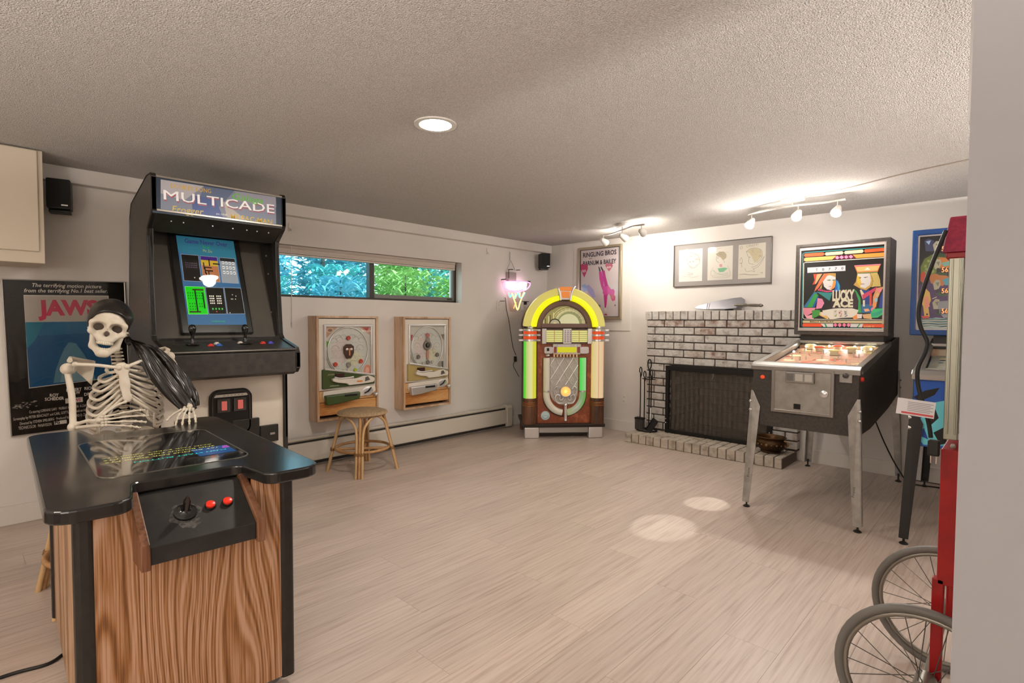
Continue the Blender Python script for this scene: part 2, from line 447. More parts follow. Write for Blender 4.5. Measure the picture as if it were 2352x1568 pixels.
# ---- small wall fittings
M_plate = mat('switch_plate', '#d9d4cc', .35)
def outlet(loc, rz, label, slots=True):
    t = thing('power_outlet' if slots else 'light_switch', label, 'outlet' if slots else 'switch', loc, rz)
    MB().prism(rrect(-.036, .036, -.058, .058, .005), -.006, 0, 'XZ').obj('plate', M_plate, t, bevel=.0015)
    d = mat('outlet_dark', '#3c3834', .5)
    if slots:
        for z in (-.024, .024):
            MB().prism(rrect(-.017, .017, z-.014, z+.014, .008), -.0085, -.004, 'XZ').obj('receptacle', M_plate, t)
            MB().box(-.008, -.005, -.0092, -.008, z-.004, z+.006).box(.005, .008, -.0092, -.008, z-.004, z+.006).box(-.002, .002, -.0092, -.008, z-.010, z-.006).obj('slots', d, t)
    else:
        MB().box(-.005, .005, -.016, -.004, -.002, .012).obj('toggle', M_plate, t)
        for z in (-.038, .038): MB().cyl((0, -.007, z), (0, -.005, z), .003, n=8).obj('screw', d, t)
    return t
outlet((-3.15, YB, .355), 0, 'white duplex power outlet on the wall left of the fireplace')
outlet((XW, 4.265, 1.372), 90, 'white light switch on the wall left of the neon sign', False)
t = outlet((XW, 4.685, 1.382), 90, 'white power outlet with a black plug, right of the neon sign')
MB().prism(rrect(-.014, .014, .008, .042, .006), -.034, -.009, 'XZ').obj('plug', mat('black_rubber', '#171513', .5), t, bevel=.003)
def hook(y, z, label):
    t = thing('wall_hook', label, 'hook', (XW, y, z), 90, 'plastic adhesive hooks on the window wall')
    MB().prism(rrect(-.011, .011, -.035, .035, .008), -.005, 0, 'XZ').obj('pad', M_plate, t)
    MB().tube([(0, -.005, -.005), (0, -.010, -.022), (0, -.022, -.030), (0, -.026, -.016)], .004, 6).obj('hook_arm', M_plate, t)
hook(1.915, 1.935, 'white plastic adhesive hook on the wall above the window beside the tall arcade cabinet')
hook(4.09, 1.955, 'white plastic adhesive hook on the wall between window and neon sign')
# ================================================================== lamps
M_bulb = mat('bulb_glow', '#fff1d0', .4, emit=60, ecol='#fff0cf')
M_white = mat('white_enamel', '#d8d4ce', .35)
def can(loc, label, power):
    t = thing('recessed_light', label, 'ceiling light', loc, 0, 'recessed ceiling cans')
    MB().ring(arc(0, 0, .098, 0, 350, 35), arc(0, 0, .074, 0, 350, 35), -.006, 0, 'XY').obj('trim_ring', M_white, t, smooth=40)
    MB().lathe([(.0, -.003), (.05, -.003), (.074, -.001)], 32).obj('lens', mat('lens_glow', '#fff3dc', .4, emit=160, ecol='#fff0d8'), t)
    ld = bpy.data.lights.new('can_lamp', 'SPOT'); ld.shadow_soft_size = .05; ld.spot_size = math.radians(172); ld.spot_blend = .25; ld.energy = power; ld.color = WARM
    lo = bpy.data.objects.new('can_lamp', ld); COL.objects.link(lo); lo.parent = t; lo.location = (0, 0, -.03)
    return t
can((-2.01, 1.594, ZC), 'lit recessed ceiling light in the middle of the ceiling', CAN_W)
can((-2.05, -.95, ZC), 'added recessed fill light out of view behind the cocktail arcade table', CAN_W*.4)  # added unseen can, extra fill for the room
def fill_uplighter(loc, label, w):  # added lamps, none in view, that brighten the ceiling
    t = thing('added_uplighter', label, 'added fill lamp', loc)
    MB().lathe([(.0, 0), (.14, 0), (.14, .015), (.03, .03), (.0, .03)], 28).obj('base', M_white, t, smooth=40)
    MB().cyl((0, 0, .03), (0, 0, .98), .011, n=12).obj('pole', M_white, t)
    MB().lathe([(.02, .96), (.08, .98), (.16, 1.05), (.165, 1.06), (.155, 1.06), (.07, .995), (.02, .985)], 32).obj('bowl_shade', M_white, t, smooth=40)
    ld = bpy.data.lights.new('fill_uplight', 'SPOT'); ld.energy = w; ld.color = WARM; ld.spot_size = math.radians(168); ld.spot_blend = .3; ld.shadow_soft_size = .06
    lo = bpy.data.objects.new('fill_uplight', ld); COL.objects.link(lo); lo.parent = t; lo.location = (0, 0, 1.06); lo.rotation_euler = (pi, 0, 0)
fill_uplighter((.35, -1.75, 0), 'added white fill uplighter out of view behind the camera', FILL_UP_W)
fill_uplighter((1.1, 2.75, 0), 'added white fill uplighter out of view behind the partition and popcorn cart', FILL_UP_W*.42)
fill_uplighter((-2.3, -1.9, 0), 'added white fill uplighter out of view by the rear wall', FILL_UP_W*.12)

def track(label, canopy, bar, heads, beams=()):
    t = thing('track_light', label, 'track light', (canopy[0], canopy[1], ZC), 0)
    c = Vector((canopy[0], canopy[1], ZC))
    M_n = mat('satin_nickel', '#c9c4bd', .3, metal=.8)
    d = Vector(bar[-1])-Vector(bar[0]); ang = math.atan2(d.y, d.x)
    mb = MB(); mb.T = Matrix.Rotation(ang, 4, 'Z')
    mb.prism([(x*.085, y*.055) for x, y in arc(0, 0, 1, 0, 345, 23)], -.024, 0, 'XY').obj('canopy', M_white, t, bevel=.004)
    MB().tube([Vector((p[0], p[1], p[2]))-c for p in spline(bar, 8)], .0085, 8).obj('bar', M_n, t, smooth=60)
    mid = bar[len(bar)//2]
    MB().cyl((0, 0, -.02), Vector(mid)-c, .006, n=8).obj('neck', M_n, t)
    for (p, aim, w, size) in heads:
        q = Vector(p)-c; a = (Vector(aim)-Vector(p)).normalized()
        h = MB().cyl(q, q+Vector((0, 0, -.045)), .005, n=8).obj('stem', M_n, t)
        k = q+Vector((0, 0, -.06)); z = Vector((0, 0, 1)).rotation_difference(a).to_matrix().to_4x4(); z.translation = k
        mb = MB(); mb.T = z
        mb.lathe([(.010, -.035), (.018, -.03), (.032, .025), (.034, .05), (.030, .05), (.026, .03)], 18)
        hd = mb.obj('head', M_white if w else M_white, t, smooth=50)
        mb = MB(); mb.T = z; mb.ball((0, 0, .046), (.026, .026, .014), 14, 8); mb.obj('bulb', M_bulb, hd, smooth=180)
        ld = bpy.data.lights.new('track_lamp', 'SPOT'); ld.energy = w; ld.color = WARM; ld.spot_size = math.radians(size); ld.spot_blend = .8; ld.shadow_soft_size = .03
        lo = bpy.data.objects.new('track_lamp', ld); COL.objects.link(lo); lo.parent = hd
        lo.matrix_parent_inverse = Matrix.Identity(4)
        m4 = Vector((0, 0, -1)).rotation_difference(a).to_matrix().to_4x4(); m4.translation = k+a*.068; lo.matrix_local = m4
        ld = bpy.data.lights.new('bulb_spill', 'POINT'); ld.energy = w*.45; ld.color = WARM; ld.shadow_soft_size = .03
        lo = bpy.data.objects.new('bulb_spill', ld); COL.objects.link(lo); lo.parent = hd; lo.location = k+a*.10
    for (hi, aim, w, size) in beams:       # added narrow spots that lay the light patches on the floor
        p = Vector(heads[hi][0])-c+Vector((0, 0, -.06)); a = (Vector(aim)-c-p).normalized()
        ld = bpy.data.lights.new('floor_patch_beam', 'SPOT'); ld.energy = w; ld.color = (1, .97, .92); ld.spot_size = math.radians(size); ld.spot_blend = .35; ld.shadow_soft_size = .01
        lo = bpy.data.objects.new('floor_patch_beam', ld); COL.objects.link(lo); lo.parent = t
        m4 = Vector((0, 0, -1)).rotation_difference(a).to_matrix().to_4x4(); m4.translation = p+a*.09; lo.matrix_local = m4
    return t
zb = 2.055
track('track light with a wavy bar and three heads in front of the circus poster', (-2.76, 4.40),
      [(-3.09, 4.49, zb), (-2.98, 4.53, zb), (-2.76, 4.40, zb), (-2.58, 4.29, zb), (-2.46, 4.28, zb)],
      [((-3.05, 4.515, zb), (-2.95, 5.1, 1.80), TRACK_W*.6, 110), ((-2.76, 4.40, zb), (-2.55, 5.05, 1.75), TRACK_W*.65, 110), ((-2.49, 4.28, zb), (-2.62, 5.1, 1.93), TRACK_W*.6, 95)])
track('track light with a wavy bar and three glaring heads above the card pinball machine', (-1.27, 4.33),
      [(-1.63, 4.46, zb), (-1.50, 4.38, zb), (-1.27, 4.33, zb), (-1.06, 4.36, zb), (-.93, 4.34, zb)],
      [((-1.60, 4.44, zb), (-1.75, 3.2, .9), TRACK_W*1.6, 130), ((-1.23, 4.33, zb), (-1.3, 2.6, .6), TRACK_W*1.6, 130), ((-.98, 4.35, zb), (-1.1, 2.6, .5), TRACK_W*1.6, 130)],
      [(0, (-1.50, 2.88, 0), 60, 9), (1, (-1.49, 3.45, 0), 60, 8)])
plain('ceiling_cable', MB().tube(spline([(-1.19, 4.34, ZC-.004), (-.9, 4.23, ZC-.004), (-.55, 4.05, ZC-.004), (-.2, 3.93, ZC-.004), (.2, 3.8, ZC-.004)], 6), .004, 6), mat('cable_cream', '#a89c90', .6),
      'thin cable running along the ceiling from the right track light', 'cable')
# ================================================================== fireplace
fp = thing('fireplace', 'whitewashed brick fireplace with a raised brick hearth', 'fireplace', (-2.11, 5.0, 0))
fp_o = Vector((-2.11, 5.0, 0))
def brick_mat(name, c1, c2, c3):
    m = bpy.data.materials.new(name); m.use_nodes = True; nt = m.node_tree; N = nt.nodes; L = nt.links; b = N['Principled BSDF']
    tc = N.new('ShaderNodeTexCoord'); oi = N.new('ShaderNodeObjectInfo')
    ad = N.new('ShaderNodeVectorMath'); ad.operation = 'MULTIPLY_ADD'; ad.inputs[1].default_value = (1, 1, 1)
    mu = N.new('ShaderNodeMath'); mu.operation = 'MULTIPLY'; mu.inputs[1].default_value = 53; L.new(oi.outputs['Random'], mu.inputs[0])
    L.new(tc.outputs['Object'], ad.inputs[0]); L.new(mu.outputs[0], ad.inputs[2])
    nz = N.new('ShaderNodeTexNoise'); nz.inputs['Scale'].default_value = 14; nz.inputs['Detail'].default_value = 6; L.new(ad.outputs[0], nz.inputs['Vector'])
    rp = N.new('ShaderNodeValToRGB'); e = rp.color_ramp.elements; e[0].position = .34; e[0].color = (*lin(c3), 1); e[1].position = .62; e[1].color = (*lin(c1), 1)
    x = e.new(.45); x.color = (*lin(c2), 1); L.new(nz.outputs[0], rp.inputs[0]); L.new(rp.outputs[0], b.inputs['Base Color'])
    b.inputs['Roughness'].default_value = .8
    n2 = N.new('ShaderNodeTexNoise'); n2.inputs['Scale'].default_value = 38; n2.inputs['Detail'].default_value = 5; L.new(ad.outputs[0], n2.inputs['Vector'])
    bp = N.new('ShaderNodeBump'); bp.inputs['Strength'].default_value = .8; bp.inputs['Distance'].default_value = .012; L.new(n2.outputs[0], bp.inputs['Height']); L.new(bp.outputs[0], b.inputs['Normal'])
    return m
M_bw = brick_mat('whitewashed_brick', '#c2bdb7', '#b9b3ad', '#a0978f')
M_br = brick_mat('worn_brick', '#c0b9b2', '#a89a91', '#86695c')
M_bh = brick_mat('hearth_brick', '#bfb3a5', '#b3a697', '#978a7c')
M_mortar = mat('dark_mortar', '#4a423c', .9, bump=(60, .4, .004))
YFACE = 5.005       # brick face; mortar sits 8 mm behind
BR = {}
def brick(x0, x1, z0, z1, y0, y1, m, group=None):
    sx, sy, sz = round(x1-x0, 4), round(y1-y0, 4), round(z1-z0, 4); key = (sx, sy, sz, m.name)
    loc = Vector(((x0+x1)/2, (y0+y1)/2, (z0+z1)/2))-fp_o+Vector((0, RN.uniform(-.002, .002), 0))
    if key not in BR:
        mb = MB().box(-sx/2, sx/2, -sy/2, sy/2, -sz/2, sz/2)
        BR[key] = mb.obj('brick', m, fp, bevel=.004, seg=1); o = BR[key]
    else:
        o = BR[key].copy(); COL.objects.link(o)
    o.parent = fp; o.location = loc; o.rotation_euler = (RN.uniform(-.006, .006), RN.uniform(-.006, .006), RN.uniform(-.006, .006))
    return o
X0, X1 = -2.835, -1.385
J = .011
OX0, OX1, OZ1 = -2.575, -1.60, .765     # opening behind the screen
mb = MB().box(X0+.006, OX0, YFACE+.008, YB-.003, .09, 1.29).box(OX1, X1-.006, YFACE+.008, YB-.003, .09, 1.29).box(OX0, OX1, YFACE+.008, YB-.003, OZ1, 1.29)
mb.obj('mortar', M_mortar, fp, loc=-fp_o)
ph = .0745
for r in range(16):
    z1 = 1.214-r*ph; z0 = z1-ph+J
    if z1 < .11: break
    z0 = max(z0, .10)
    js = [X0] + [j for j in [(-2.639 if r % 2 == 0 else -2.744)-.42+.21*k for k in range(12)] if X0+.03 < j < X1-.03] + [X1]
    for a, b in zip(js[:-1], js[1:]):
        a2, b2 = (a if a == X0 else a+J/2), (b if b == X1 else b-J/2)
        if z0 < OZ1-.02:
            if a2 > OX0-.01 and b2 < OX1+.01: continue
            if a2 < OX0 < b2: b2 = OX0
            elif a2 < OX1 < b2: a2 = OX1
            if b2-a2 < .02: continue
        brick(a2, b2, z0, z1-.0005, YFACE, YFACE+.085, M_br if (r == 0 or RN.random() < .10) else M_bw)
# soldier course under the mantel edge
x = X0-.012
while x < X1-.02:
    b = min(x+.0775, X1+.012); brick(x+.001, b-.0075, 1.219, 1.305, YFACE-.012, YB-.004, M_bw); x += .0775
MB().box(X0-.008, X1+.008, YFACE-.002, YB-.003, 1.222, 1.298).obj('mortar', M_mortar, fp, loc=-fp_o)
# hearth: headers on edge in two rows
HY0 = 4.672
x = -2.875
while x < -1.41:
    b = min(x+.0785, -1.398)
    brick(x+.001, b-.009, .002, .09, HY0, HY0+.165, M_bh); brick(x+.001, b-.009, .002, .089, HY0+.173, YFACE+.07, M_bh); x += .0785
MB().box(-2.868, -1.404, HY0+.008, YFACE+.06, 0, .082).obj('mortar', mat('hearth_mortar', '#6d6259', .9), fp, loc=-fp_o)
# firebox
M_soot = mat('sooty_firebrick', '#2a2521', .9, noise=(9, '#4a423a', (1,1,1), .4, .75))
mb = MB().box(FX0-.02, FX0+.02, YB-.06, 5.62, FZ0, FZ1+.02).box(FX1-.02, FX1+.02, YB-.06, 5.62, FZ0, FZ1+.02).box(FX0, FX1, 5.58, 5.64, FZ0, FZ1+.02).box(FX0, FX1, YB-.06, 5.62, FZ1, FZ1+.04).box(FX0, FX1, YB-.06, 5.62, FZ0-.03, FZ0)
firebox = mb.obj('firebox', M_soot, wall_back)
fb = None; M_fb = mat('firebrick', '#8a7a68', .9, noise=(12, '#5f5448', (1,1,1), .35, .7))
for r in range(8):
    for k in range(3):
        y = 5.07+.17*k+(.085 if r % 2 else 0)
        if y > 5.5: continue
        if fb is None: fb = MB().box(0, .012, -.078, .078, -.034, .034).obj('firebrick', M_fb, firebox); o = fb
        else: o = fb.copy(); COL.objects.link(o)
        o.location = Vector((FX0+.02, y+.05, .14+r*.078))
for r in range(8):
    for k in range(5):
        o = fb.copy(); COL.objects.link(o); o.rotation_euler = (0, 0, -pi/2)
        o.location = Vector((FX0+.12+k*.175+(.05 if r % 2 else 0), 5.581, .14+r*.078))

# ---- spark screen
sn = thing('fireplace_screen', 'black metal fireplace screen with two mesh curtains drawn shut', 'fire screen', (-2.09, 4.985, .09))
M_blk = mat('black_iron', '#1d1a18', .5, metal=.4)
SX0, SX1, SZ1 = -.505, .505, .672
MB().box(SX0, SX1, -.022, .012, SZ1-.045, SZ1).obj('top_rail', M_blk, sn, bevel=.003)
MB().box(SX0, SX1, -.022, .012, .002, .032).obj('bottom_rail', M_blk, sn, bevel=.003)
MB().box(SX0, SX0+.034, -.022, .012, .03, SZ1-.045).obj('side_rail', M_blk, sn, bevel=.003)
MB().box(SX1-.034, SX1, -.022, .012, .03, SZ1-.045).obj('side_rail', M_blk, sn, bevel=.003)
for x in (SX0+.012, SX1-.012):
    for z in (.10, .14): MB().ball((x, -.026, z), .006, 8, 6).obj('bolt', mat('bright_steel', '#b5b0aa', .3, metal=.9), sn)
def mesh_mat():
    m = bpy.data.materials.new('chain_mesh'); m.use_nodes = True; N = m.node_tree.nodes; L = m.node_tree.links; b = N['Principled BSDF']
    b.inputs['Base Color'].default_value = (*lin('#5f574f'), 1); b.inputs['Metallic'].default_value = .5; b.inputs['Roughness'].default_value = .45
    tc = N.new('ShaderNodeTexCoord'); wv = N.new('ShaderNodeTexWave'); wv.inputs['Scale'].default_value = 55; wv.bands_direction = 'X'
    w2 = N.new('ShaderNodeTexWave'); w2.inputs['Scale'].default_value = 55; w2.bands_direction = 'Z'
    L.new(tc.outputs['Object'], wv.inputs[0]); L.new(tc.outputs['Object'], w2.inputs[0])
    mx = N.new('ShaderNodeMath'); mx.operation = 'MAXIMUM'; L.new(wv.outputs[1], mx.inputs[0]); L.new(w2.outputs[1], mx.inputs[1])
    mr = N.new('ShaderNodeMapRange'); mr.inputs['From Min'].default_value = .45; mr.inputs['From Max'].default_value = .9; L.new(mx.outputs[0], mr.inputs[0])
    ts = N.new('ShaderNodeBsdfTransparent'); ms = N.new('ShaderNodeMixShader'); L.new(mr.outputs[0], ms.inputs[0]); L.new(ts.outputs[0], ms.inputs[1]); L.new(b.outputs[0], ms.inputs[2])
    L.new(ms.outputs[0], N['Material Output'].inputs[0]); return m
M_mesh = mesh_mat()
def curtain(x0, x1, ph):
    mb = MB(); nx, nz = 70, 8
    vs = []
    for j in range(nz+1):
        for i in range(nx+1):
            f = j/nz; x = x0+(x1-x0)*i/nx
            vs.append((x+(.012*math.sin(f*3+ph)*(i/nx if ph else (nx-i)/nx)), .004+.003*math.sin(x*130+ph)*(.4+f*.6), .03+(SZ1-.075)*(1-f)))
    mb.add(vs, [(j*(nx+1)+i, j*(nx+1)+i+1, (j+1)*(nx+1)+i+1, (j+1)*(nx+1)+i) for j in range(nz) for i in range(nx)])
    return mb.obj('mesh_curtain', M_mesh, sn, smooth=180)
curtain(SX0+.03, -.02, 0.); curtain(-.03, SX1-.03, 1.3)
MB().tube([(-.025, -.01, SZ1-.05), (-.022, -.012, SZ1-.075), (-.03, -.012, SZ1-.10)], .004, 6).obj('pull', mat('bright_steel'), sn)

# ---- fire tools on a ring stand
ft = thing('fire_tools', 'black iron fireplace tool stand with brush, shovel and tongs on the hearth', 'fire tools', (-2.76, 4.90, .092))
base = [(.105*math.cos(a), .085*math.sin(a), .008) for a in np.linspace(0, 2*pi, 29)[:-1]]
MB().tube(base, .0075, 6, closed=True).tube([(-.09, .04, .008), (.0, .0, .008), (.06, -.07, .008)], .006, 6).obj('ring_base', M_blk, ft, smooth=60)
MB().cyl((.0, .04, .005), (.0, .04, .62), .006, n=8).tube(spline([(.0, .04, .60), (-.018, .04, .66), (-.012, .04, .715), (.012, .04, .715), (.02, .04, .66), (.0, .04, .61)], 5), .006, 6).obj('stand_post', M_blk, ft, smooth=60)
MB().tube([(-.07, .02, .525), (.0, .03, .52), (.075, .02, .525)], .005, 6).tube([(-.012, .04, .63), (.045, .025, .525)], .005, 6).obj('hook_bar', M_blk, ft)
def tool(x, y, ztop, zend, name, end):
    mb = MB().tube(spline([(x, y, zend), (x, y, ztop-.10), (x-.012, y, ztop-.04), (x-.005, y, ztop), (x+.010, y, ztop-.005), (x+.014, y, ztop-.05), (x+.002, y, ztop-.10)], 5), .0055, 6)
    h = mb.obj(name, M_blk, ft, smooth=60); end(h)
def brush_end(h):
    MB().box(-.105, -.02, -.055, -.005, .012, .115).obj('bristles', mat('dark_bristle', '#2b2826', .9, noise=(60, '#56504a', (6,6,.4), .4, .7)), h)
    MB().box(-.108, -.017, -.058, -.002, .115, .132).obj('brush_cap', M_blk, h)
tool(-.066, -.02, .64, .12, 'brush', brush_end)
tool(-.028, -.005, .60, .12, 'poker', lambda h: MB().tube([(-.028, -.005, .12), (-.028, -.005, .03), (-.015, -.02, .012)], .005, 6).obj('poker_tip', M_blk, h))
def shovel_end(h):
    mb = MB(); mb.T = Matrix.Translation((.085, -.045, .07)) @ Matrix.Rotation(.5, 4, 'Y') @ Matrix.Rotation(-.25, 4, 'X')
    mb.box(-.03, .03, -.002, .002, -.075, .07).box(-.032, -.028, -.018, .002, -.075, .07).box(.028, .032, -.018, .002, -.075, .07); mb.obj('blade', M_blk, h)
    MB().cyl((.055, -.02, .24), (.06, -.035, .13), .008, .007, 8).obj('ferrule', mat('bright_steel'), h)
tool(.055, -.02, .62, .20, 'shovel', shovel_end)

# ---- trowel on the mantel
tw = thing('trowel', 'large silver cake-server-shaped trowel lying on the brick mantel', 'trowel', (-2.02, 5.035, 1.308))
out = [(-.31, .0), (-.27, .030), (-.12, .062), (.05, .088), (.12, .092), (.155, .066), (.165, 0), (.15, -.02), (.0, -.028), (-.2, -.022), (-.29, -.012)]
n = len(out); mb = MB(); mb.T = Matrix.Translation((0, -.01, .034)) @ Matrix.Rotation(math.radians(-28), 4, 'X') @ Matrix.Rotation(math.radians(-2), 4, 'Y')
mb.prism(out, -.004, .004, 'XZ'); mb.obj('blade', mat('polished_silver', '#a3a3ab', .28, metal=.9), tw, bevel=.003)
mb = MB(); mb.T = Matrix.Translation((.0, -.035, .050)) @ Matrix.Rotation(math.radians(2), 4, 'Y')
mb.lathe([(.006, .08), (.010, .10), (.011, .16), (.015, .18), (.010, .20), (.013, .225), (.014, .27), (.012, .30), (.016, .31), (.012, .325), (.004, .335)], 14, axis='X'); mb.obj('handle', mat('tarnished_silver', '#8c857c', .3, metal=.9), tw, smooth=60)
mb = MB(); mb.T = Matrix.Translation((0, -.028, .034)) @ Matrix.Rotation(math.radians(-28), 4, 'X')
for x in (-.185, -.165): mb.box(x-.002, x+.002, .008, .0115, -.018, .045)
mb.obj('engraving', mat('engraved', '#77777f', .4, metal=.6), tw)
MB().box(-.02, .05, .0, .02, .0, .012).obj('rest', M_blk, tw)

# ---- copper pot on the hearth
pt = thing('copper_pot', 'tarnished copper pot with embossed belly on the hearth end', 'pot', (-1.545, 4.845, .091))
M_cop = mat('tarnished_copper', '#5b4026', .38, metal=.75, noise=(9, '#2c2118', (1,1,1), .35, .7), bump=(22, .25, .008))
MB().lathe([(.0, .0), (.075, .0), (.085, .008), (.078, .018), (.108, .04), (.128, .07), (.124, .10), (.108, .115), (.116, .128), (.124, .132), (.118, .136), (.104, .118), (.10, .09), (.0, .06)], 36, sy=.85).obj('bowl', M_cop, pt, smooth=40)
M_cop2 = mat('copper_boss', '#8a6b44', .35, metal=.8)
for k in range(10):
    a = -pi/2+k*.32-1.3
    MB().ball((.126*math.cos(a), .107*math.sin(a), .075), (.014 if k == 4 else .008, .006, .014 if k == 4 else .006), 10, 6).obj('boss', M_cop2, pt, smooth=180)
for s in (-1, 1):
    MB().tube(spline([(s*.112, -.03, .115), (s*.142, -.03, .105), (s*.145, -.03, .08), (s*.124, -.03, .065)], 5), .006, 7).obj('handle', M_cop2, pt, smooth=60)
# ================================================================== tall arcade cabinet
M_black = mat('black_laminate', '#1b1916', .42, noise=(30, '#26231f', (1,1,1), .3, .7))
M_tmold = mat('black_edge_trim', '#0f0e0d', .28)
M_dkgrey = mat('dark_grey_panel', '#3b3834', .5)
ac = thing('arcade_cabinet', 'tall black multi-game arcade cabinet with lit marquee and cream lower front', 'arcade machine', (-3.80, 1.14, 0), 90)
prof = [(-.40, .05), (-.40, .86), (-.555, .88), (-.585, .91), (-.585, 1.00), (-.565, 1.035), (-.37, 1.085), (-.345, 1.11), (-.295, 1.66), (-.305, 1.70), (-.39, 1.765), (-.405, 1.79), (-.405, 1.965), (-.39, 1.985), (-.31, 1.985), (.05, 1.885), (.095, 1.80), (.15, 1.29), (.15, .05)]
def ins(P, d):
    # inner outline for the edge trim (offset towards the centroid of the profile, roughly)
    n = len(P); out = []
    for i in range(n):
        a, b, c = Vector(P[i-1]), Vector(P[i]), Vector(P[(i+1) % n]); t = ((b-a).normalized()+(c-b).normalized()); t = t.normalized() if t.length > 1e-6 else (b-a).normalized()
        nn = Vector((t.y, -t.x)); out.append((b.x+nn.x*d, b.y+nn.y*d))
    return out
M_side = mat('grey_side_panel', '#55504a', .38, noise=(40, '#4a4540', (1,1,1), .3, .7))
for sx in (-1, 1):
    a, b = sorted((sx*.36, sx*.338))
    o = MB().prism(prof, a, b, 'YZ').obj('side_panel', M_side, ac)
    a, b = sorted((sx*.3625, sx*.3355))
    MB().ring(prof, ins(prof, .010), a, b, 'YZ').obj('edge_trim', M_tmold, o, bevel=.004)
IX = .3375
# lower front
MB().box(-IX, IX, -.385, -.37, .06, .87).obj('front_panel', mat('cream_front', '#cfc6b8', .5, noise=(2.2, '#c2b8ac', (1,1,3), .4, .7)), ac)
MB().box(-IX, IX, .10, .125, .06, 1.5).obj('back_panel', M_black, ac)
MB().box(-IX, IX, -.395, .13, .035, .06).obj('base', M_black, ac)
for sx in (-1, 1):
    MB().prism(rrect(-.405, -.30, .0, .042, .018), *sorted((sx*.37, sx*.30)), 'YZ').obj('foot', M_tmold, ac, bevel=.003)
# coin door
cdo = MB().prism(rrect(-.095, .145, .50, .79, .055, 6), -.398, -.384, 'XZ').obj('coin_door', M_tmold, ac, bevel=.004)
MB().ring(rrect(-.083, .133, .515, .778, .047, 6), rrect(-.075, .125, .523, .770, .042, 6), -.402, -.397, 'XZ').obj('door_rim', mat('worn_black', '#2e2a27', .35), cdo)
for x in (-.055, .035):
    MB().box(x, x+.072, -.408, -.397, .655, .735).obj('coin_reject', mat('coin_grey', '#4a4642', .3, metal=.5), cdo, bevel=.003)
    MB().box(x+.022, x+.052, -.413, -.407, .668, .722).obj('coin_button', mat('coin_red', '#c4605a', .3, emit=.25), cdo, bevel=.002)
a = Art(-.3985); a.rect(-.068, .118, .745, .760, '#c9c2b6'); [a.rect(-.02+.02*k, -.006+.02*k, .750, .755, '#8d877e') for k in range(6)]; a.obj('coin_label', cdo)
MB().prism(rrect(.03, .185, .44, .60, .006), -.402, -.384, 'XZ').obj('cash_door', M_black, ac, bevel=.003)
t = MB().box(.19, .30, -.404, -.384, .44, .545).obj('cash_box', M_black, ac, bevel=.003)
MB().box(.245, .275, -.410, -.404, .485, .497).obj('hasp', mat('bright_steel', '#b5b0aa', .3, metal=.9), t)
# control panel
M_cp = mat('control_panel', '#2a2724', .45, noise=(25, '#3a3530', (1,1,1), .35, .65))
mb = MB().prism([(-.36, 1.07), (-.36, 1.082), (-.562, 1.030), (-.580, 1.010), (-.580, .885), (-.55, .87), (-.37, .86)], -IX, IX, 'YZ')
cp = mb.obj('control_panel', M_cp, ac, bevel=.003)
MB().box(-IX, IX, -.59, -.574, 1.018, 1.028).obj('panel_lip', mat('worn_steel', '#5a5651', .35, metal=.7), cp, bevel=.003)
def on_cp(y): return 1.082-(-.36-y)*(1.082-1.030)/.202
def stick(x, y, m=None):
    z = on_cp(y)
    mb = MB().lathe([(.034, .0), (.034, .003), (.012, .006), (.0085, .012), (.0085, .055), (.014, .065), (.019, .085), (.019, .098), (.013, .110), (.004, .114)], 18, c=(x, y, z))
    mb.obj('joystick', mat('gloss_black', '#0d0c0b', .15, coat=.5), cp, smooth=40)
stick(-.190, -.45); stick(.090, -.45)
def button(x, y, c, r=.017):
    z = on_cp(y); m = mat('button_'+c, c, .3)
    o = MB().lathe([(r, -.002), (r, .004), (r*.8, .006)], 16, c=(x, y, z)).obj('button', m, cp, smooth=40)
    MB().lathe([(r*.62, .006), (r*.6, .011), (r*.3, .012)], 14, c=(x, y, z)).obj('button_cap', m, o, smooth=40)
for x, y, c in ((-.105, -.475, '#c8352c'), (-.062, -.475, '#2b5fae'), (-.065, -.445, '#c9c3b8'), (.065, -.44, '#b9b3a8'), (.19, -.455, '#c8352c'), (.235, -.455, '#4a4ab8')): button(x, y, c)
# monitor bezel and screen (tilted back)
tilt = math.atan2(.24, .62)
def tilted(mb): mb.T = Matrix.Translation((0, -.31, 1.085)) @ Matrix.Rotation(-tilt, 4, 'X'); return mb
tilted(MB()).box(-IX, IX, .012, .024, 0, .72).obj('bezel', mat('bezel_card', '#5b554d', .6, noise=(3, '#4a453f', (1,1,1), .3, .7)), ac)
mon = tilted(MB()).box(-.205, .195, -.012, .03, .03, .685).obj('monitor', M_tmold, ac, bevel=.008)
SH = homog([(430, 518), (818, 550), (863, 1158), (470, 1155)], [(-.165, .66), (.160, .66), (.160, .085), (-.165, .085)])
a = Art(-.013, SH, emit=.55, rough=.18)
a.poly([(430, 518), (818, 550), (863, 1158), (470, 1155)], '#35618c')
a.poly([(430, 518), (818, 550), (830, 700), (440, 640)], '#2f7088')
a.text('Game Never Over', (487, 570), (775, 592), .030, '#3c2f80', bold=.01)
a.text('by', (605, 605), (655, 607), .02, '#2f9a55'); a.text('Mr. Do', (605, 635), (665, 640), .02, '#b5a934')
def tile(x0, y0, x1, y1, x2, y2, x3, y3, c, border='#8b95a8'):
    a.poly([(x0-3, y0-3), (x1+3, y1-3), (x2+3, y2+3), (x3-3, y3+3)], border); a.poly([(x0, y0), (x1, y1), (x2, y2), (x3, y3)], c)
    return homog([(0, 0), (1, 0), (1, 1), (0, 1)], [(x0, y0), (x1, y1), (x2, y2), (x3, y3)])
def dots(h, pts, w, hh, c):
    for u, v in pts:
        a.poly([h((u, v)), h((u+w, v)), h((u+w, v+hh)), h((u, v+hh))], c)
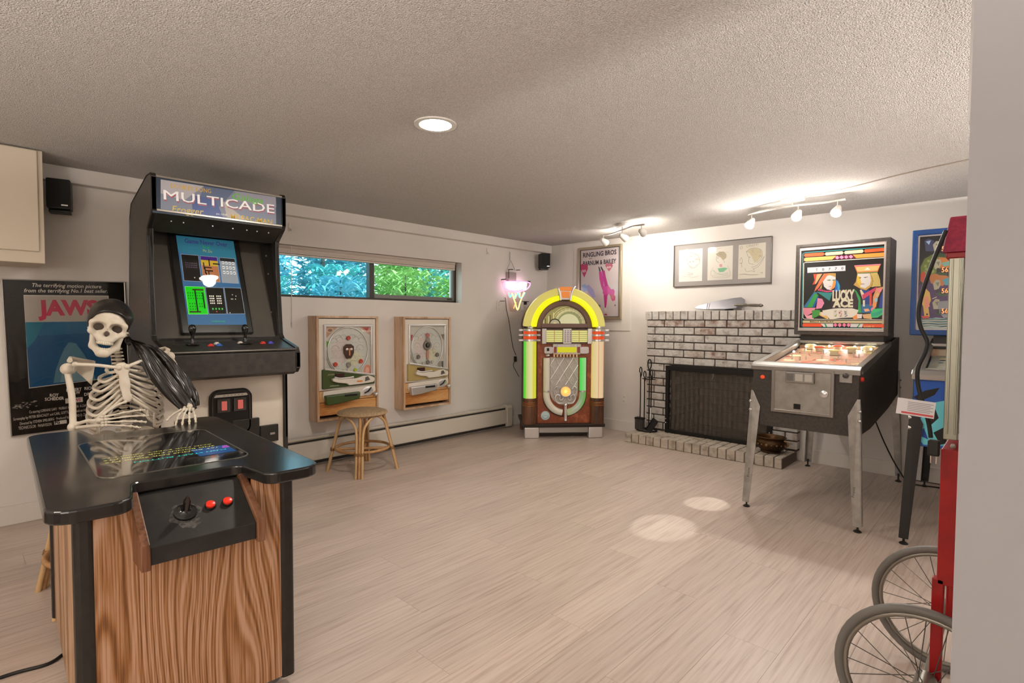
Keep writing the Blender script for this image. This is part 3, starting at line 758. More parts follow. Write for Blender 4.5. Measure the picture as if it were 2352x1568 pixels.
h = tile(455, 655, 568, 662, 577, 848, 464, 842, '#1a1715'); dots(h, [(.2+.1*i, .3+.08*j) for i in range(7) for j in range(3)], .05, .03, '#5c4a66'); dots(h, [(.6, .85)], .06, .04, '#c9b9a9')
h = tile(583, 665, 694, 673, 703, 852, 592, 845, '#a56a45'); dots(h, [(0, 0)], 1, .15, '#3d2470'); dots(h, [(0, .15)], 1, .22, '#b99b2e'); dots(h, [(.45, .1), (.1, .25), (.15, .42), (.2, .65), (.35, .6)], .07, .28, '#241712'); dots(h, [(.1, .42), (.15, .55), (.7, .25)], .5, .05, '#241712')
h = tile(712, 675, 815, 682, 828, 860, 718, 854, '#8b939b'); dots(h, [(0, 0)], 1, .14, '#2b2a2c'); dots(h, [(.12+.22*i, .15+.2*j) for i in range(4) for j in range(3)], .14, .11, '#e3e7ea'); dots(h, [(.14+.22*i, .19+.2*j) for i in range(4) for j in range(3)], .08, .04, '#27303a')
h = tile(466, 888, 590, 891, 602, 1080, 478, 1080, '#12c412', '#7be85a'); dots(h, [(.08+.12*i, .2+.1*j) for i in range(4) for j in range(3)]+[(.55+.12*i, .2+.1*j) for i in range(3) for j in range(3)]+[(.1+.13*i, .6+.1*j) for i in range(3) for j in range(3)]+[(.62+.12*i, .6+.1*j) for i in range(3) for j in range(2)], .05, .05, '#0b6a0e'); dots(h, [(.45, .1)], .07, .8, '#0b1c0b'); dots(h, [(.05, .9), (.35, .08)], .6, .05, '#3a1212'); dots(h, [(.85, .2)], .07, .6, '#0b1c0b')
h = tile(600, 893, 718, 896, 728, 1080, 612, 1080, '#15130f'); dots(h, [(.14+.1*i, .3+.09*j) for i in range(7) for j in range(4) if i != 3], .07, .05, '#d8d3c8'); dots(h, [(.2+.18*i, .78) for i in range(4)], .09, .07, '#3fae45'); dots(h, [(.4, .9)], .08, .04, '#b8443c')
h = tile(727, 895, 838, 899, 851, 1080, 737, 1080, '#17150f'); dots(h, [(.4, .25), (.3, .42), (.38, .42), (.55, .42), (.6, .3), (.1, .95)], .05, .04, '#b8b4ab')
dots(homog([(0,0),(1,0),(1,1),(0,1)],[(625,1128),(715,1129),(715,1143),(625,1142)]), [(.1*i, .1) for i in range(10)], .06, .8, '#2f9a72')
o = a.obj('screen', mon); o.matrix_local = Matrix.Translation((0, -.31, 1.085)) @ Matrix.Rotation(-tilt, 4, 'X')
# screen shield (clear acrylic in front)
sh = MB(); sh.T = Matrix.Translation((0, -.352, 1.090)) @ Matrix.Rotation(math.radians(-9.9), 4, 'X')
sh.box(-IX+.002, IX-.002, -.0015, .0015, 0, .62).obj('acrylic_shield', pane_mat('acrylic', (.93, .93, .92)), ac)
MB().box(-IX, IX, -.362, -.34, 1.078, 1.094).obj('shield_rail', M_tmold, ac)
# inner side liners with screws
for sx in (-1, 1):
    o = MB().box(*sorted((sx*IX, sx*(IX-.004))), -.31, -.05, 1.10, 1.70).obj('inner_liner', M_black, ac)
    for (y, z) in ((-.24, 1.25), (-.2, 1.5), (-.17, 1.62)): MB().ball((sx*(IX-.006), y, z), .006, 8, 6).obj('screw', mat('bright_steel'), o)
# speaker shelf under the marquee
sp = MB().prism([(-.40, 1.772), (-.28, 1.69), (-.04, 1.72), (-.04, 1.78), (-.40, 1.785)], -IX, IX, 'YZ').obj('speaker_panel', M_black, ac)
for x in (-.26, -.2, -.05, .06, .14, .2, .27): MB().ball((x, -.362, 1.742), .005, 6, 5).obj('screw', mat('bright_steel'), sp)
# marquee
mq = MB().box(-IX, IX, -.400, -.20, 1.785, 1.972).obj('marquee_box', M_black, ac)
for z in (1.782, 1.962): MB().box(-IX, IX, -.408, -.395, z, z+.012).obj('retainer', mat('bare_aluminium', '#a9a39b', .35, metal=.9), mq, bevel=.002)
MH = homog([(177, 57), (1144, 223), (1147, 460), (183, 338)], [(-.36, 1.976), (.36, 1.976), (.36, 1.77), (-.36, 1.77)])
a = Art(-.4005, MH, emit=.22, rough=.4)
a.poly([(190, 78), (1125, 228), (1127, 440), (190, 338)], '#2b3848')
a.poly([(248, 100), (1077, 228), (1080, 430), (248, 328)], '#79808f')
a.poly([(248, 100), (560, 148), (420, 250), (248, 200)], '#a8a4a8'); a.poly([(560, 148), (780, 182), (640, 330), (520, 260)], '#56637e')
a.poly([(470, 215), (640, 240), (700, 375), (480, 355)], '#46588a'); a.poly([(780, 182), (1077, 228), (1080, 300), (800, 260)], '#8c8a95'); a.poly([(700, 260), (860, 390), (730, 385)], '#a9a29a')
a.text('DONKEY KONG', (322, 160), (612, 200), .024, '#c9a23c', bold=.006)
a.text('MULTICADE', (276, 256), (1070, 354), .052, '#9a5a66')
a.text('MULTICADE', (270, 243), (1066, 344), .052, '#eceae8')
a.text('MULTICADE', (272, 243), (1068, 344), .052, '#eceae8')
a.text('Galaga', (765, 240), (985, 275), .036, '#5fae43', shear=.2, bold=.01)
a.text('Frogger', (330, 335), (560, 356), .036, '#c9b15c', shear=.2, bold=.006)
a.text('MS.PAC-MAN', (752, 384), (1050, 425), .030, '#c9a93c', bold=.006)
a.text('IN ONE', (650, 355), (728, 362), .010, '#d8d5d0')
a.obj('marquee_glass', mq)

# ================================================================== cocktail arcade table
tb = thing('arcade_table', 'black-topped cocktail arcade table with wood-grain sides and joystick panel', 'arcade table', (-2.235, .52, 0), 87)
def top_outline(off=0.):
    W, Lh, nx, nd = .338-off, .60-off, .150+off, .172
    half = []
    # right half of the front edge (towards -Y), rounded lobes and S-curved notch
    def corner(cx, cy, r, a0, a1, n=6): return [(cx+r*math.cos(math.radians(a0+(a1-a0)*i/n)), cy+r*math.sin(math.radians(a0+(a1-a0)*i/n))) for i in range(n+1)]
    P = []
    r = .06
    P += corner(W-r, -Lh+r, r, 0, -90)                              # outer right corner of the front lobe
    P += corner(nx+.055, -Lh+.045, .045, -90, -165)                 # inner corner of the lobe
    P += corner(nx-.035, -Lh+nd-.03, .03, 15, 90)                   # into the notch
    L_ = [(-x, y) for x, y in P[::-1]]
    front = P+L_
    back = [(-x, -y) for x, y in front]
    return front+back
M_ttop = mat('black_vinyl_top', '#151413', .22, coat=.25, noise=(120, '#1f1d1b', (1,1,1), .35, .65))
TZ = .74
MB().prism(top_outline(), TZ-.036, TZ-.0005, 'XY').obj('table_top', M_ttop, tb, bevel=.006, seg=3)
MB().prism(rrect(-.205, .205, -.335, .275, .05, 6), TZ-.001, TZ+.0006, 'XY').obj('glass', mat('black_glass', '#060606', .03, coat=1.), tb)
MB().ring(rrect(-.209, .209, -.339, .279, .054, 6), rrect(-.205, .205, -.335, .275, .05, 6), TZ-.001, TZ+.001, 'XY').obj('glass_rim', mat('rim_metal', '#8c867c', .3, metal=.8), tb)
# picture under the glass, reading from the far side
a = Art(0, None, emit=.7, rough=.2)
a.rect(.075, .19, -.235, -.11, '#123a6a')  # window reflection painted in as a glowing blue rectangle
def scr(t, x0, x1, z, c, h=.012): a.text(t, (x1, z), (x0, z), h*.8, c)
scr('PUSH START BUTTON', -.10, .17, -.175, '#35c9b8', .014)
scr('1ST BONUS FOR 20000 PTS', -.17, .155, -.125, '#d3cf6a', .011)
scr('2ND BONUS FOR 70000 PTS', -.17, .155, -.09, '#d3cf6a', .011)
scr('AND FOR EVERY 70000 PTS', -.17, .155, -.055, '#b9b45c', .011)
for k in range(3): a.rect(.165+.004*k, .19, -.155+k*.014, -.149+k*.014, '#b24fb0')
o = a.obj('screen_and_reflection', tb); o.rotation_euler = (-pi/2, 0, 0); o.location = (0, 0, TZ+.0012)
# body
def wood_mat(name, c1, c2, c3, st, sc=3.0):
    m = bpy.data.materials.new(name); m.use_nodes = True; nt = m.node_tree; N = nt.nodes; L = nt.links; b = N['Principled BSDF']
    tc = N.new('ShaderNodeTexCoord'); mp = N.new('ShaderNodeMapping'); mp.inputs['Scale'].default_value = st; L.new(tc.outputs['Object'], mp.inputs[0])
    n0 = N.new('ShaderNodeTexNoise'); n0.inputs['Scale'].default_value = .8; n0.inputs['Detail'].default_value = 2; L.new(mp.outputs[0], n0.inputs['Vector'])
    mxv = N.new('ShaderNodeMath'); mxv.operation = 'MULTIPLY'; mxv.inputs[1].default_value = sc*6; L.new(n0.outputs[0], mxv.inputs[0])
    sn_ = N.new('ShaderNodeMath'); sn_.operation = 'SINE'; L.new(mxv.outputs[0], sn_.inputs[0])
    n1 = N.new('ShaderNodeTexNoise'); n1.inputs['Scale'].default_value = 12; n1.inputs['Detail'].default_value = 6; L.new(mp.outputs[0], n1.inputs['Vector'])
    ad = N.new('ShaderNodeMath'); ad.operation = 'MULTIPLY_ADD'; ad.inputs[1].default_value = .22; L.new(sn_.outputs[0], ad.inputs[0]); L.new(n1.outputs[0], ad.inputs[2])
    rp = N.new('ShaderNodeValToRGB'); e = rp.color_ramp.elements; e[0].position = .3; e[0].color = (*lin(c1), 1); e[1].position = .72; e[1].color = (*lin(c3), 1)
    x = e.new(.48); x.color = (*lin(c2), 1); L.new(ad.outputs[0], rp.inputs[0]); L.new(rp.outputs[0], b.inputs['Base Color']); b.inputs['Roughness'].default_value = .42
    return m
def zebra_mat():
    m = bpy.data.materials.new('zebra_grain_vinyl'); m.use_nodes = True; nt = m.node_tree; N = nt.nodes; L = nt.links; b = N['Principled BSDF']
    tc = N.new('ShaderNodeTexCoord'); mp = N.new('ShaderNodeMapping'); mp.inputs['Scale'].default_value = (4.2, 4.2, .95); L.new(tc.outputs['Object'], mp.inputs[0])
    n0 = N.new('ShaderNodeTexNoise'); n0.inputs['Scale'].default_value = 1.0; n0.inputs['Detail'].default_value = 1.5; L.new(mp.outputs[0], n0.inputs['Vector'])
    sx = N.new('ShaderNodeSeparateXYZ'); L.new(tc.outputs['Object'], sx.inputs[0])
    m1 = N.new('ShaderNodeMath'); m1.operation = 'MULTIPLY'; m1.inputs[1].default_value = 200.0; L.new(sx.outputs[0], m1.inputs[0])
    m2 = N.new('ShaderNodeMath'); m2.operation = 'MULTIPLY_ADD'; m2.inputs[1].default_value = 85.0; L.new(n0.outputs[0], m2.inputs[0]); L.new(m1.outputs[0], m2.inputs[2])
    s1 = N.new('ShaderNodeMath'); s1.operation = 'SINE'; L.new(m2.outputs[0], s1.inputs[0])
    m3 = N.new('ShaderNodeMath'); m3.operation = 'MULTIPLY'; m3.inputs[1].default_value = 2.7; L.new(m2.outputs[0], m3.inputs[0])
    s2 = N.new('ShaderNodeMath'); s2.operation = 'SINE'; L.new(m3.outputs[0], s2.inputs[0])
    mp2 = N.new('ShaderNodeMapping'); mp2.inputs['Scale'].default_value = (260, 260, 5); L.new(tc.outputs['Object'], mp2.inputs[0])
    n1 = N.new('ShaderNodeTexNoise'); n1.inputs['Scale'].default_value = 1.0; n1.inputs['Detail'].default_value = 4; L.new(mp2.outputs[0], n1.inputs['Vector'])
    a1 = N.new('ShaderNodeMath'); a1.operation = 'MULTIPLY_ADD'; a1.inputs[1].default_value = .14; L.new(s1.outputs[0], a1.inputs[0]); L.new(n1.outputs[0], a1.inputs[2])
    a2 = N.new('ShaderNodeMath'); a2.operation = 'MULTIPLY_ADD'; a2.inputs[1].default_value = .12; L.new(s2.outputs[0], a2.inputs[0]); L.new(a1.outputs[0], a2.inputs[2])
    rp = N.new('ShaderNodeValToRGB'); e = rp.color_ramp.elements; e[0].position = .22; e[0].color = (*lin('#6d4420'), 1); e[1].position = .70; e[1].color = (*lin('#b8937a'), 1)
    x = e.new(.42); x.color = (*lin('#96673c'), 1); L.new(a2.outputs[0], rp.inputs[0]); L.new(rp.outputs[0], b.inputs['Base Color']); b.inputs['Roughness'].default_value = .4
    return m
M_zebra = zebra_mat()
MB().prism([(-.245, .04), (.245, .04), (.245, TZ-.036), (.154, TZ-.036), (.154, .56), (-.154, .56), (-.154, TZ-.036), (-.245, TZ-.036)], -.500, -.49, 'XZ').obj('front_panel', M_zebra, tb)
MB().prism([(-.245, .04), (.245, .04), (.245, TZ-.036), (.154, TZ-.036), (.154, .56), (-.154, .56), (-.154, TZ-.036), (-.245, TZ-.036)], .49, .500, 'XZ').obj('back_panel', M_zebra, tb)
for sx in (-1, 1):
    MB().box(*sorted((sx*.262, sx*.272)), -.46, .46, .04, TZ-.036).obj('side_panel', wood_mat('wood_grain_side', '#7d583a', '#9c7450', '#b79472', (6, 6, .5)), tb)
    for sy in (-1, 1):
        MB().prism(rrect(*sorted((sx*.236, sx*.281)), *sorted((sy*.455, sy*.506)), .014, 3), .035, TZ-.036, 'XY').obj('corner_post', M_black, tb)
        MB().cyl((sx*.225, sy*.43, 0), (sx*.225, sy*.43, .04), .03, n=14).obj('foot', mat('grey_foot', '#6d6862', .5), tb)
MB().box(-.25, .25, -.485, .485, .035, .05).obj('bottom_board', M_black, tb)
# joystick panel under the front notch (and its twin at the far end)
M_pan = mat('worn_black_panel', '#1c1b1a', .45, noise=(16, '#2b2927', (1,1,1), .45, .75))
M_cheek = wood_mat('brown_cheek', '#4f2f1d', '#6d4429', '#7c5740', (8, 8, .6))
for s in (1, -1):
    q = MB()
    if s < 0: q.T = Matrix.Rotation(pi, 4, 'Z')
    pr = [(-.42, .704), (-.445, .700), (-.605, .603), (-.605, .556), (-.50, .556), (-.42, .60)]
    q.prism(pr, -.132, .132, 'YZ'); pan = q.obj('joystick_panel', M_pan, tb, bevel=.002)
    for sx in (-1, 1):
        q = MB();
        if s < 0: q.T = Matrix.Rotation(pi, 4, 'Z')
        pc = [(-.42, .704), (-.445, .715), (-.612, .615), (-.618, .548), (-.49, .540), (-.42, .60)]
        q.prism(pc, *sorted((sx*.132, sx*.154)), 'YZ'); q.obj('cheek', M_cheek, pan, bevel=.003)
    def onp(f): return (-.445-.16*f, .700-.097*f)
    nrm = Vector((0, -.518, .855))
    def disc(x, f, prof, name, m, parent):
        y, z = onp(f); q = MB(); T = Matrix.Translation((x, y, z)) @ Vector((0, 0, 1)).rotation_difference(nrm).to_matrix().to_4x4()
        q.T = (Matrix.Rotation(pi, 4, 'Z') if s < 0 else Matrix.Identity(4)) @ T
        q.lathe(prof, 20); return q.obj(name, m, parent, smooth=40)
    disc(-.033, .50, [(.030, 0), (.029, .006), (.022, .010), (.013, .013), (.011, .016), (.0095, .018), (.0095, .050), (.007, .054), (.004, .066), (.002, .067)], 'joystick', mat('gloss_black', '#0d0c0b', .15, coat=.5), pan)
    if s > 0:
        y, z = onp(.52); q = MB(); q.T = Matrix.Translation((-.033, y, z)) @ Vector((0, 0, 1)).rotation_difference(nrm).to_matrix().to_4x4()
        blob = [((.040+.004*math.sin(k*.9)+.003*math.sin(k*2.1))*math.cos(k*2*pi/28), (.040+.004*math.sin(k*.9)+.003*math.sin(k*2.1))*math.sin(k*2*pi/28)-(.014 if 18 < k < 26 else 0)) for k in range(28)]
        q.prism(blob, -.001, .0004, 'XY'); q.obj('worn_patch', mat('worn_paint', '#4b4845', .6, noise=(90, '#24221f', (1,1,1), .4, .6)), pan)
    for x in (.032, .078):
        b_ = disc(x, .47, [(.0155, 0), (.0155, .004), (.014, .006)], 'button', mat('gloss_black'), pan)
        disc(x, .47, [(.0125, .004), (.0125, .011), (.010, .0125)], 'button_cap', mat('bright_red', '#e0301c', .3), b_)
tc_ = thing('power_cord', 'black power cord lying on the floor at the left edge', 'cord', (-2.44, .2, 0))
MB().tube(spline([(.03, -.35, .006), (0, -.10, .006), (.02, .02, .006), (-.02, .09, .006), (.1, .16, .006)], 8), .006, 7).obj('cable', mat('black_rubber', '#171513', .5), tc_, smooth=60)
as_part(tc_, tb, 'power_cord')
# ================================================================== rattan stools
M_rat = mat('rattan_pole', '#b88e5e', .42, noise=(30, '#a2764a', (1,1,1), .35, .7))
M_rat2 = mat('rattan_pale', '#c4a073', .45)
M_weave = mat('woven_seat', '#b09776', .7, noise=(45, '#93795a', (3,.6,1), .35, .65), bump=(150, .6, .004))
def make_stool(loc, rz, label):
    t = thing('rattan_stool', label, 'stool', loc, rz, 'round rattan stools')
    H = .455
    MB().lathe([(.0, .0), (.16, .0), (.185, .006), (.196, .018), (.190, .032), (.165, .040), (.0, .042)], 40, c=(0, 0, H-.012)).obj('seat', M_weave, t, smooth=50)
    mb = MB()
    for k in range(120):
        a = 2*pi*k/120
        mb.bar((.150*math.cos(a), .150*math.sin(a), H-.016), (.199*math.cos(a), .199*math.sin(a), H+.008), .004, .004)
    o = mb.obj('seat_binding', M_rat2, t); o['kind'] = 'stuff'
    for k in range(4):
        a = pi/2*k; u = Vector((math.cos(a), math.sin(a), 0)); v = Vector((-u.y, u.x, 0))
        top = u*.165+Vector((0, 0, H-.01)); bot = u*.272
        lg = MB().tube([bot, top], .0125, 8).obj('leg', M_rat, t, smooth=60)
        for s in (-1, 1):
            b = bot+v*s*.024; m1 = b.lerp(top+v*s*.024, .70)
            arch = spline([b, m1, u*.172+v*s*.05+Vector((0, 0, H*.88)), (u*.8+v*s*.62).normalized()*.165+Vector((0, 0, H-.006))], 7)
            MB().tube(arch, .0105, 8).obj('arch_pole', M_rat2, lg, smooth=60)
        w = MB()
        for z in (.17, .178, .186): w.tube([p+Vector((0, 0, z))+u*(.272-.107*z/.445) for p in [v*.04*math.cos(q)+u*.018*math.sin(q) for q in np.linspace(0, 2*pi, 13)[:-1]]], .0025, 5, closed=True)
        w.obj('binding', mat('binding_cane', '#8d6237', .5), lg)
    MB().tube([(.208*math.cos(q), .208*math.sin(q), .185) for q in np.linspace(0, 2*pi, 41)[:-1]], .0115, 8, closed=True).obj('ring_stretcher', M_rat, t, smooth=60)
    MB().tube([(-.2, 0, .172), (.2, 0, .172)], .011, 8).obj('cross_stretcher', M_rat, t); MB().tube([(0, -.2, .163), (0, .2, .163)], .011, 8).obj('cross_stretcher', M_rat, t)
    return t
make_stool((-3.83, 2.295, 0), 53, 'round rattan stool with woven seat standing in front of the green pachinko machine')
make_stool((-2.95, .475, 0), 48, 'rattan stool under the seated skeleton, one leg showing beside the cocktail table')

# ================================================================== skeleton
SK = Vector((-3.0, .55, 0))
sk = thing('skeleton', 'plastic human skeleton seated behind the cocktail table, hands on the black top', 'skeleton', SK)
M_bone = mat('bone_plastic', '#d3cabb', .5, noise=(14, '#bfb3a0', (1,1,1), .35, .75))
M_socket = mat('socket_brown', '#4b4036', .8)
def W(*p): return Vector(p)-SK
# skull
def skull_fn(P):
    x, y, z = P[..., 0], P[..., 1], P[..., 2]
    A = np.stack([x, np.abs(y), z], -1)
    d = d_ell(A, (-.022, 0, .030), (.092, .071, .074))
    d = smin(d, d_ell(A, (.030, 0, .020), (.052, .058, .056)), .03)
    d = smin(d, d_ell(A, (.040, 0, -.040), (.040, .034, .046)), .020)          # maxilla
    d = smin(d, d_cap(A, (.078, .012, .018), (.056, .058, .010), .010, .010), .012)   # brow
    d = smin(d, d_cap(A, (.058, .060, .004), (.050, .057, -.030), .009, .010), .012) # cheek
    d = smin(d, d_cap(A, (.050, .059, -.032), (-.018, .070, -.028), .010, .007), .010)
    d = smin(d, d_cap(A, (.062, .018, -.062), (.050, .050, -.034), .012, .010), .014)
    d = smin(d, d_cap(A, (.088, 0, .010), (.093, 0, -.016), .007, .006), .010)        # nasal bridge
    d = smin(d, d_ell(A, (.056, 0, -.066), (.026, .028, .014)), .012)
    d = smax(d, -d_ell(A, (.086, .0325, -.008), (.036, .0265, .0215)), .006)           # eye sockets
    d = smax(d, -smin(d_ell(A, (.094, .007, -.036), (.022, .009, .016)), d_ell(A, (.094, 0, -.024), (.018, .004, .012)), .004), .004)
    d = smax(d, -d_ell(A, (.012, .076, -.052), (.036, .020, .026)), .012)             # under the arch
    return d
skT = Matrix.Translation(W(-2.985, .513, 1.174)) @ Matrix.Rotation(math.radians(-12), 4, 'Z') @ Matrix.Rotation(math.radians(-11), 4, 'X') @ Matrix.Rotation(math.radians(4), 4, 'Y')
skull = net_obj('skull', skull_fn, (-.13, -.10, -.11), (.12, .10, .125), 92, M_bone, sk); skull.matrix_local = skT
for s in (-1, 1):
    o = MB().ball((.050, s*.0325, -.008), (.014, .027, .0225), 14, 10).obj('eye_socket', M_socket, skull, smooth=180)
MB().ball((.078, 0, -.034), (.004, .0085, .013), 10, 8).obj('nasal_cavity', M_socket, skull, smooth=180)
def teeth(r0, z, dz, up, parent, n=12):
    for k in range(n):
        a = math.radians(-74+148*k/(n-1)); x, y = .047+.036*math.cos(a), .028*math.sin(a)
        MB().ball((x, y, z), (.0042, .0042, dz), 8, 6).obj('tooth', mat('tooth_ivory', '#d8d0bd', .4), parent, smooth=180)
teeth(0, -.075, .0085, 1, skull)
def jaw_fn(P):
    A = np.stack([P[..., 0], np.abs(P[..., 1]), P[..., 2]], -1)
    d = d_ell(A, (.072, .0, -.122), (.015, .021, .017))
    d = smin(d, d_cap(A, (.068, .014, -.123), (.016, .041, -.100), .012, .012), .014)
    d = smin(d, d_cap(A, (.071, .004, -.111), (.034, .030, -.103), .009, .009), .010)
    d = smin(d, d_cap(A, (.016, .041, -.098), (-.006, .056, -.032), .014, .009), .018)
    return d
jaw = net_obj('jaw', jaw_fn, (-.04, -.08, -.15), (.10, .08, -.02), 70, M_bone, sk); jaw.matrix_local = skT
for k in range(10):
    a = math.radians(-66+132*k/9); MB().ball((.045+.033*math.cos(a), .025*math.sin(a), -.104), (.0038, .0042, .0078), 8, 6).obj('tooth', mat('tooth_ivory'), jaw, smooth=180)
# bandana: cap, knot and two long tails
M_sat = mat('black_satin', '#171412', .30, noise=(8, '#241f1b', (1,1,1), .3, .7))
def cap_fn(P):
    x, y, z = P[..., 0], P[..., 1], P[..., 2]; A = np.stack([x, np.abs(y), z], -1)
    w = .0025*np.sin(55*x+38*z)+.002*np.sin(70*z-30*y)
    b = smin(d_ell(A, (-.022, 0, .030), (.092, .071, .074)), d_ell(A, (.030, 0, .020), (.052, .058, .056)), .03)
    pl = ((-.030+1.5*(x-.018))-z)*.6
    return smax(smax(b-.011-w, -(b-.001), .003), pl, .004)
o = net_obj('bandana', cap_fn, (-.15, -.11, -.09), (.11, .11, .14), 84, M_sat, sk); o.matrix_local = skT
ban = o
kn = MB().ball((-.045, .080, -.060), (.016, .014, .018), 12, 8).ball((-.035, .086, -.072), (.010, .010, .014), 10, 7).obj('knot', M_sat, ban, smooth=180)
def ribbon(path, widths, side, name, amp):
    C = spline([W(*p) for p in path], 9); n = len(C); ws = np.interp(np.linspace(0, 1, n), np.linspace(0, 1, len(widths)), widths)
    m = 14; mb = MB(); vs = []
    for i, c in enumerate(C):
        t = (C[min(i+1, n-1)]-C[max(i-1, 0)]).normalized(); u = Vector((side[0], side[1], side[2])); u = (u-t*u.dot(t)).normalized(); nn = t.cross(u)
        for back in (0, 1):
            for k in range(m+1):
                f = k/m-.5; fold = amp*math.sin(f*17+i*.21)+amp*.7*math.sin(i*.5+f*6)+.03*(abs(f)*2)**2*-.35
                vs.append(c+u*f*ws[i]+nn*(fold+(.0035 if back else 0)))
    row = 2*(m+1)
    fs = []
    for i in range(n-1):
        for k in range(m):
            fs.append((i*row+k, (i+1)*row+k, (i+1)*row+k+1, i*row+k+1)); q = m+1
            fs.append((i*row+q+k, i*row+q+k+1, (i+1)*row+q+k+1, (i+1)*row+q+k))
        fs += [(i*row, i*row+m+1, (i+1)*row+m+1, (i+1)*row), (i*row+m, (i+1)*row+m, (i+1)*row+2*m+1, i*row+2*m+1)]
    fs += [tuple(range(m+1))+tuple(range(2*m+1, m, -1))]
    mb.add(vs, fs); mb.obj(name, M_sat, sk, smooth=70)
ribbon([(-3.015, .590, 1.105), (-2.965, .603, 1.085), (-2.925, .628, 1.05), (-2.89, .667, .965), (-2.86, .722, .875), (-2.84, .772, .805), (-2.83, .800, .768)], [.012, .022, .060, .078, .080, .070, .045], (0, .82, .57), 'bandana_tail', .005)
ribbon([(-3.015, .592, 1.108), (-2.975, .612, 1.092), (-2.945, .660, 1.055), (-2.925, .712, .985), (-2.90, .757, .910), (-2.87, .792, .840), (-2.85, .812, .785)], [.012, .022, .060, .085, .10, .085, .05], (0, .86, .5), 'bandana_tail', .006)
# spine
def vertebra(p, r, h, name='vertebra', wing=1.):
    mb = MB().lathe([(r*.7, -h/2), (r, -h/2+.003), (r*.82, 0), (r, h/2-.003), (r*.7, h/2)], 14, c=W(*p))
    for s in (-1, 1): mb.tube([W(p[0]-.01, p[1], p[2]), W(p[0]-.022, p[1]+s*.034*wing, p[2]-.002)], [.007, .0045], 6)
    mb.tube([W(p[0]-.01, p[1], p[2]), W(p[0]-.045*max(wing, .7), p[1], p[2]-.012)], [.007, .004], 6)
    mb.obj(name, M_bone, sk, smooth=50)
for k in range(6):
    f = k/5; vertebra((-3.015-.035*f, .543+.018*f, 1.065-.085*f), .0145, .014, wing=.7)
for k in range(11):
    f = k/10; vertebra((-3.06-.035*math.sin(f*pi), .563+.014*f, .972-.205*f), .017, .016, wing=.55)
for k in range(6):
    f = k/5; vertebra((-3.045+.012*math.sin(f*pi), .579+.006*f, .752-.16*f), .026, .024, wing=1.25)
# sternum
def st_fn(P):
    d = d_ell(P, (0, 0, .055), (.009, .030, .028)); d = smin(d, d_ell(P, (.004, .004, -.01), (.008, .021, .060)), .014)
    d = smin(d, d_ell(P, (.006, .008, -.075), (.006, .018, .022)), .014); return d
o = net_obj('sternum', st_fn, (-.03, -.05, -.11), (.03, .05, .10), 60, M_bone, sk); o.location = W(-2.905, .545, .925); o.rotation_euler = (math.radians(3), math.radians(-6), 0)
# ribs: from the spine round the side to the sternum
cy = .572
for i in range(10):
    f = i/9
    zb = .985-.215*f; w = [.070, .098, .118, .130, .138, .142, .144, .142, .136, .124][i]
    zf = [.975, .955, .932, .908, .884, .862, .818, .788, .765, .750][i]; off = [.018]*6+[.050, .082, .105, .118]; off = off[i]          # height where it meets sternum / cartilage
    drop = [.02, .035, .05, .062, .072, .080, .088, .092, .085, .07][i]
    ya = .548+.012*f
    for s in (-1, 1):
        P = []
        for t in np.linspace(0, 1, 9):
            ang = pi*(1-t); fx = math.cos(ang)      # -1 back .. 1 front
            x = -2.995+fx*.088-(.01 if t > .8 else 0); yy = (cy if t < .5 else cy+(ya-cy)*(t-.5)*2)+s*(w*math.sin(ang)**.8 if 0 < t < 1 else (.012 if t == 0 else off))
            if t > .7: yy = s*max(s*(yy-(.548+.012*f)), off)+.548+.012*f
            z = zb-drop*math.sin(t*pi*.62)*1.1 if t < .8 else None
            P.append([x, yy, z])
        zlast = [p[2] for p in P if p[2] is not None][-1]; nn = [k for k, p in enumerate(P) if p[2] is None]
        for j, k in enumerate(nn): P[k][2] = zlast+(zf-zlast)*((j+1)/len(nn))**1.2
        if i == 9: P = P[:7]
        MB().tube(spline([W(*p) for p in P], 4), [.0058+.0016*math.sin(q*pi) for q in np.linspace(0, 1, (len(P)-1)*4+1)], 7).obj('rib', M_bone, sk, smooth=60)
# costal margin
for s in (-1, 1):
    MB().tube(spline([W(-2.905, .556+s*.012, .850), W(-2.91, .558+s*.05, .815), W(-2.918, .560+s*.085, .785), W(-2.935, .560+s*.115, .755)], 6), .0075, 7).obj('costal_cartilage', M_bone, sk, smooth=60)
def long_bone(name, a, b, r, ra, rb, bend=(0, 0, 0)):
    a, b = W(*a), W(*b); m = (a+b)/2+Vector(bend)
    P = spline([a, a.lerp(m, .35), m, m.lerp(b, .65), b], 5); n = len(P); rr = []
    for k in range(n):
        f = k/(n-1); rr.append(r+(ra-r)*max(0, 1-f/.16)**1.4+(rb-r)*max(0, 1-(1-f)/.16)**1.4)
    mb = MB().tube(P, rr, 12); mb.ball(a, ra*1.05, 12, 8).ball(b, rb*1.05, 12, 8)
    return mb.obj(name, M_bone, sk, smooth=70)
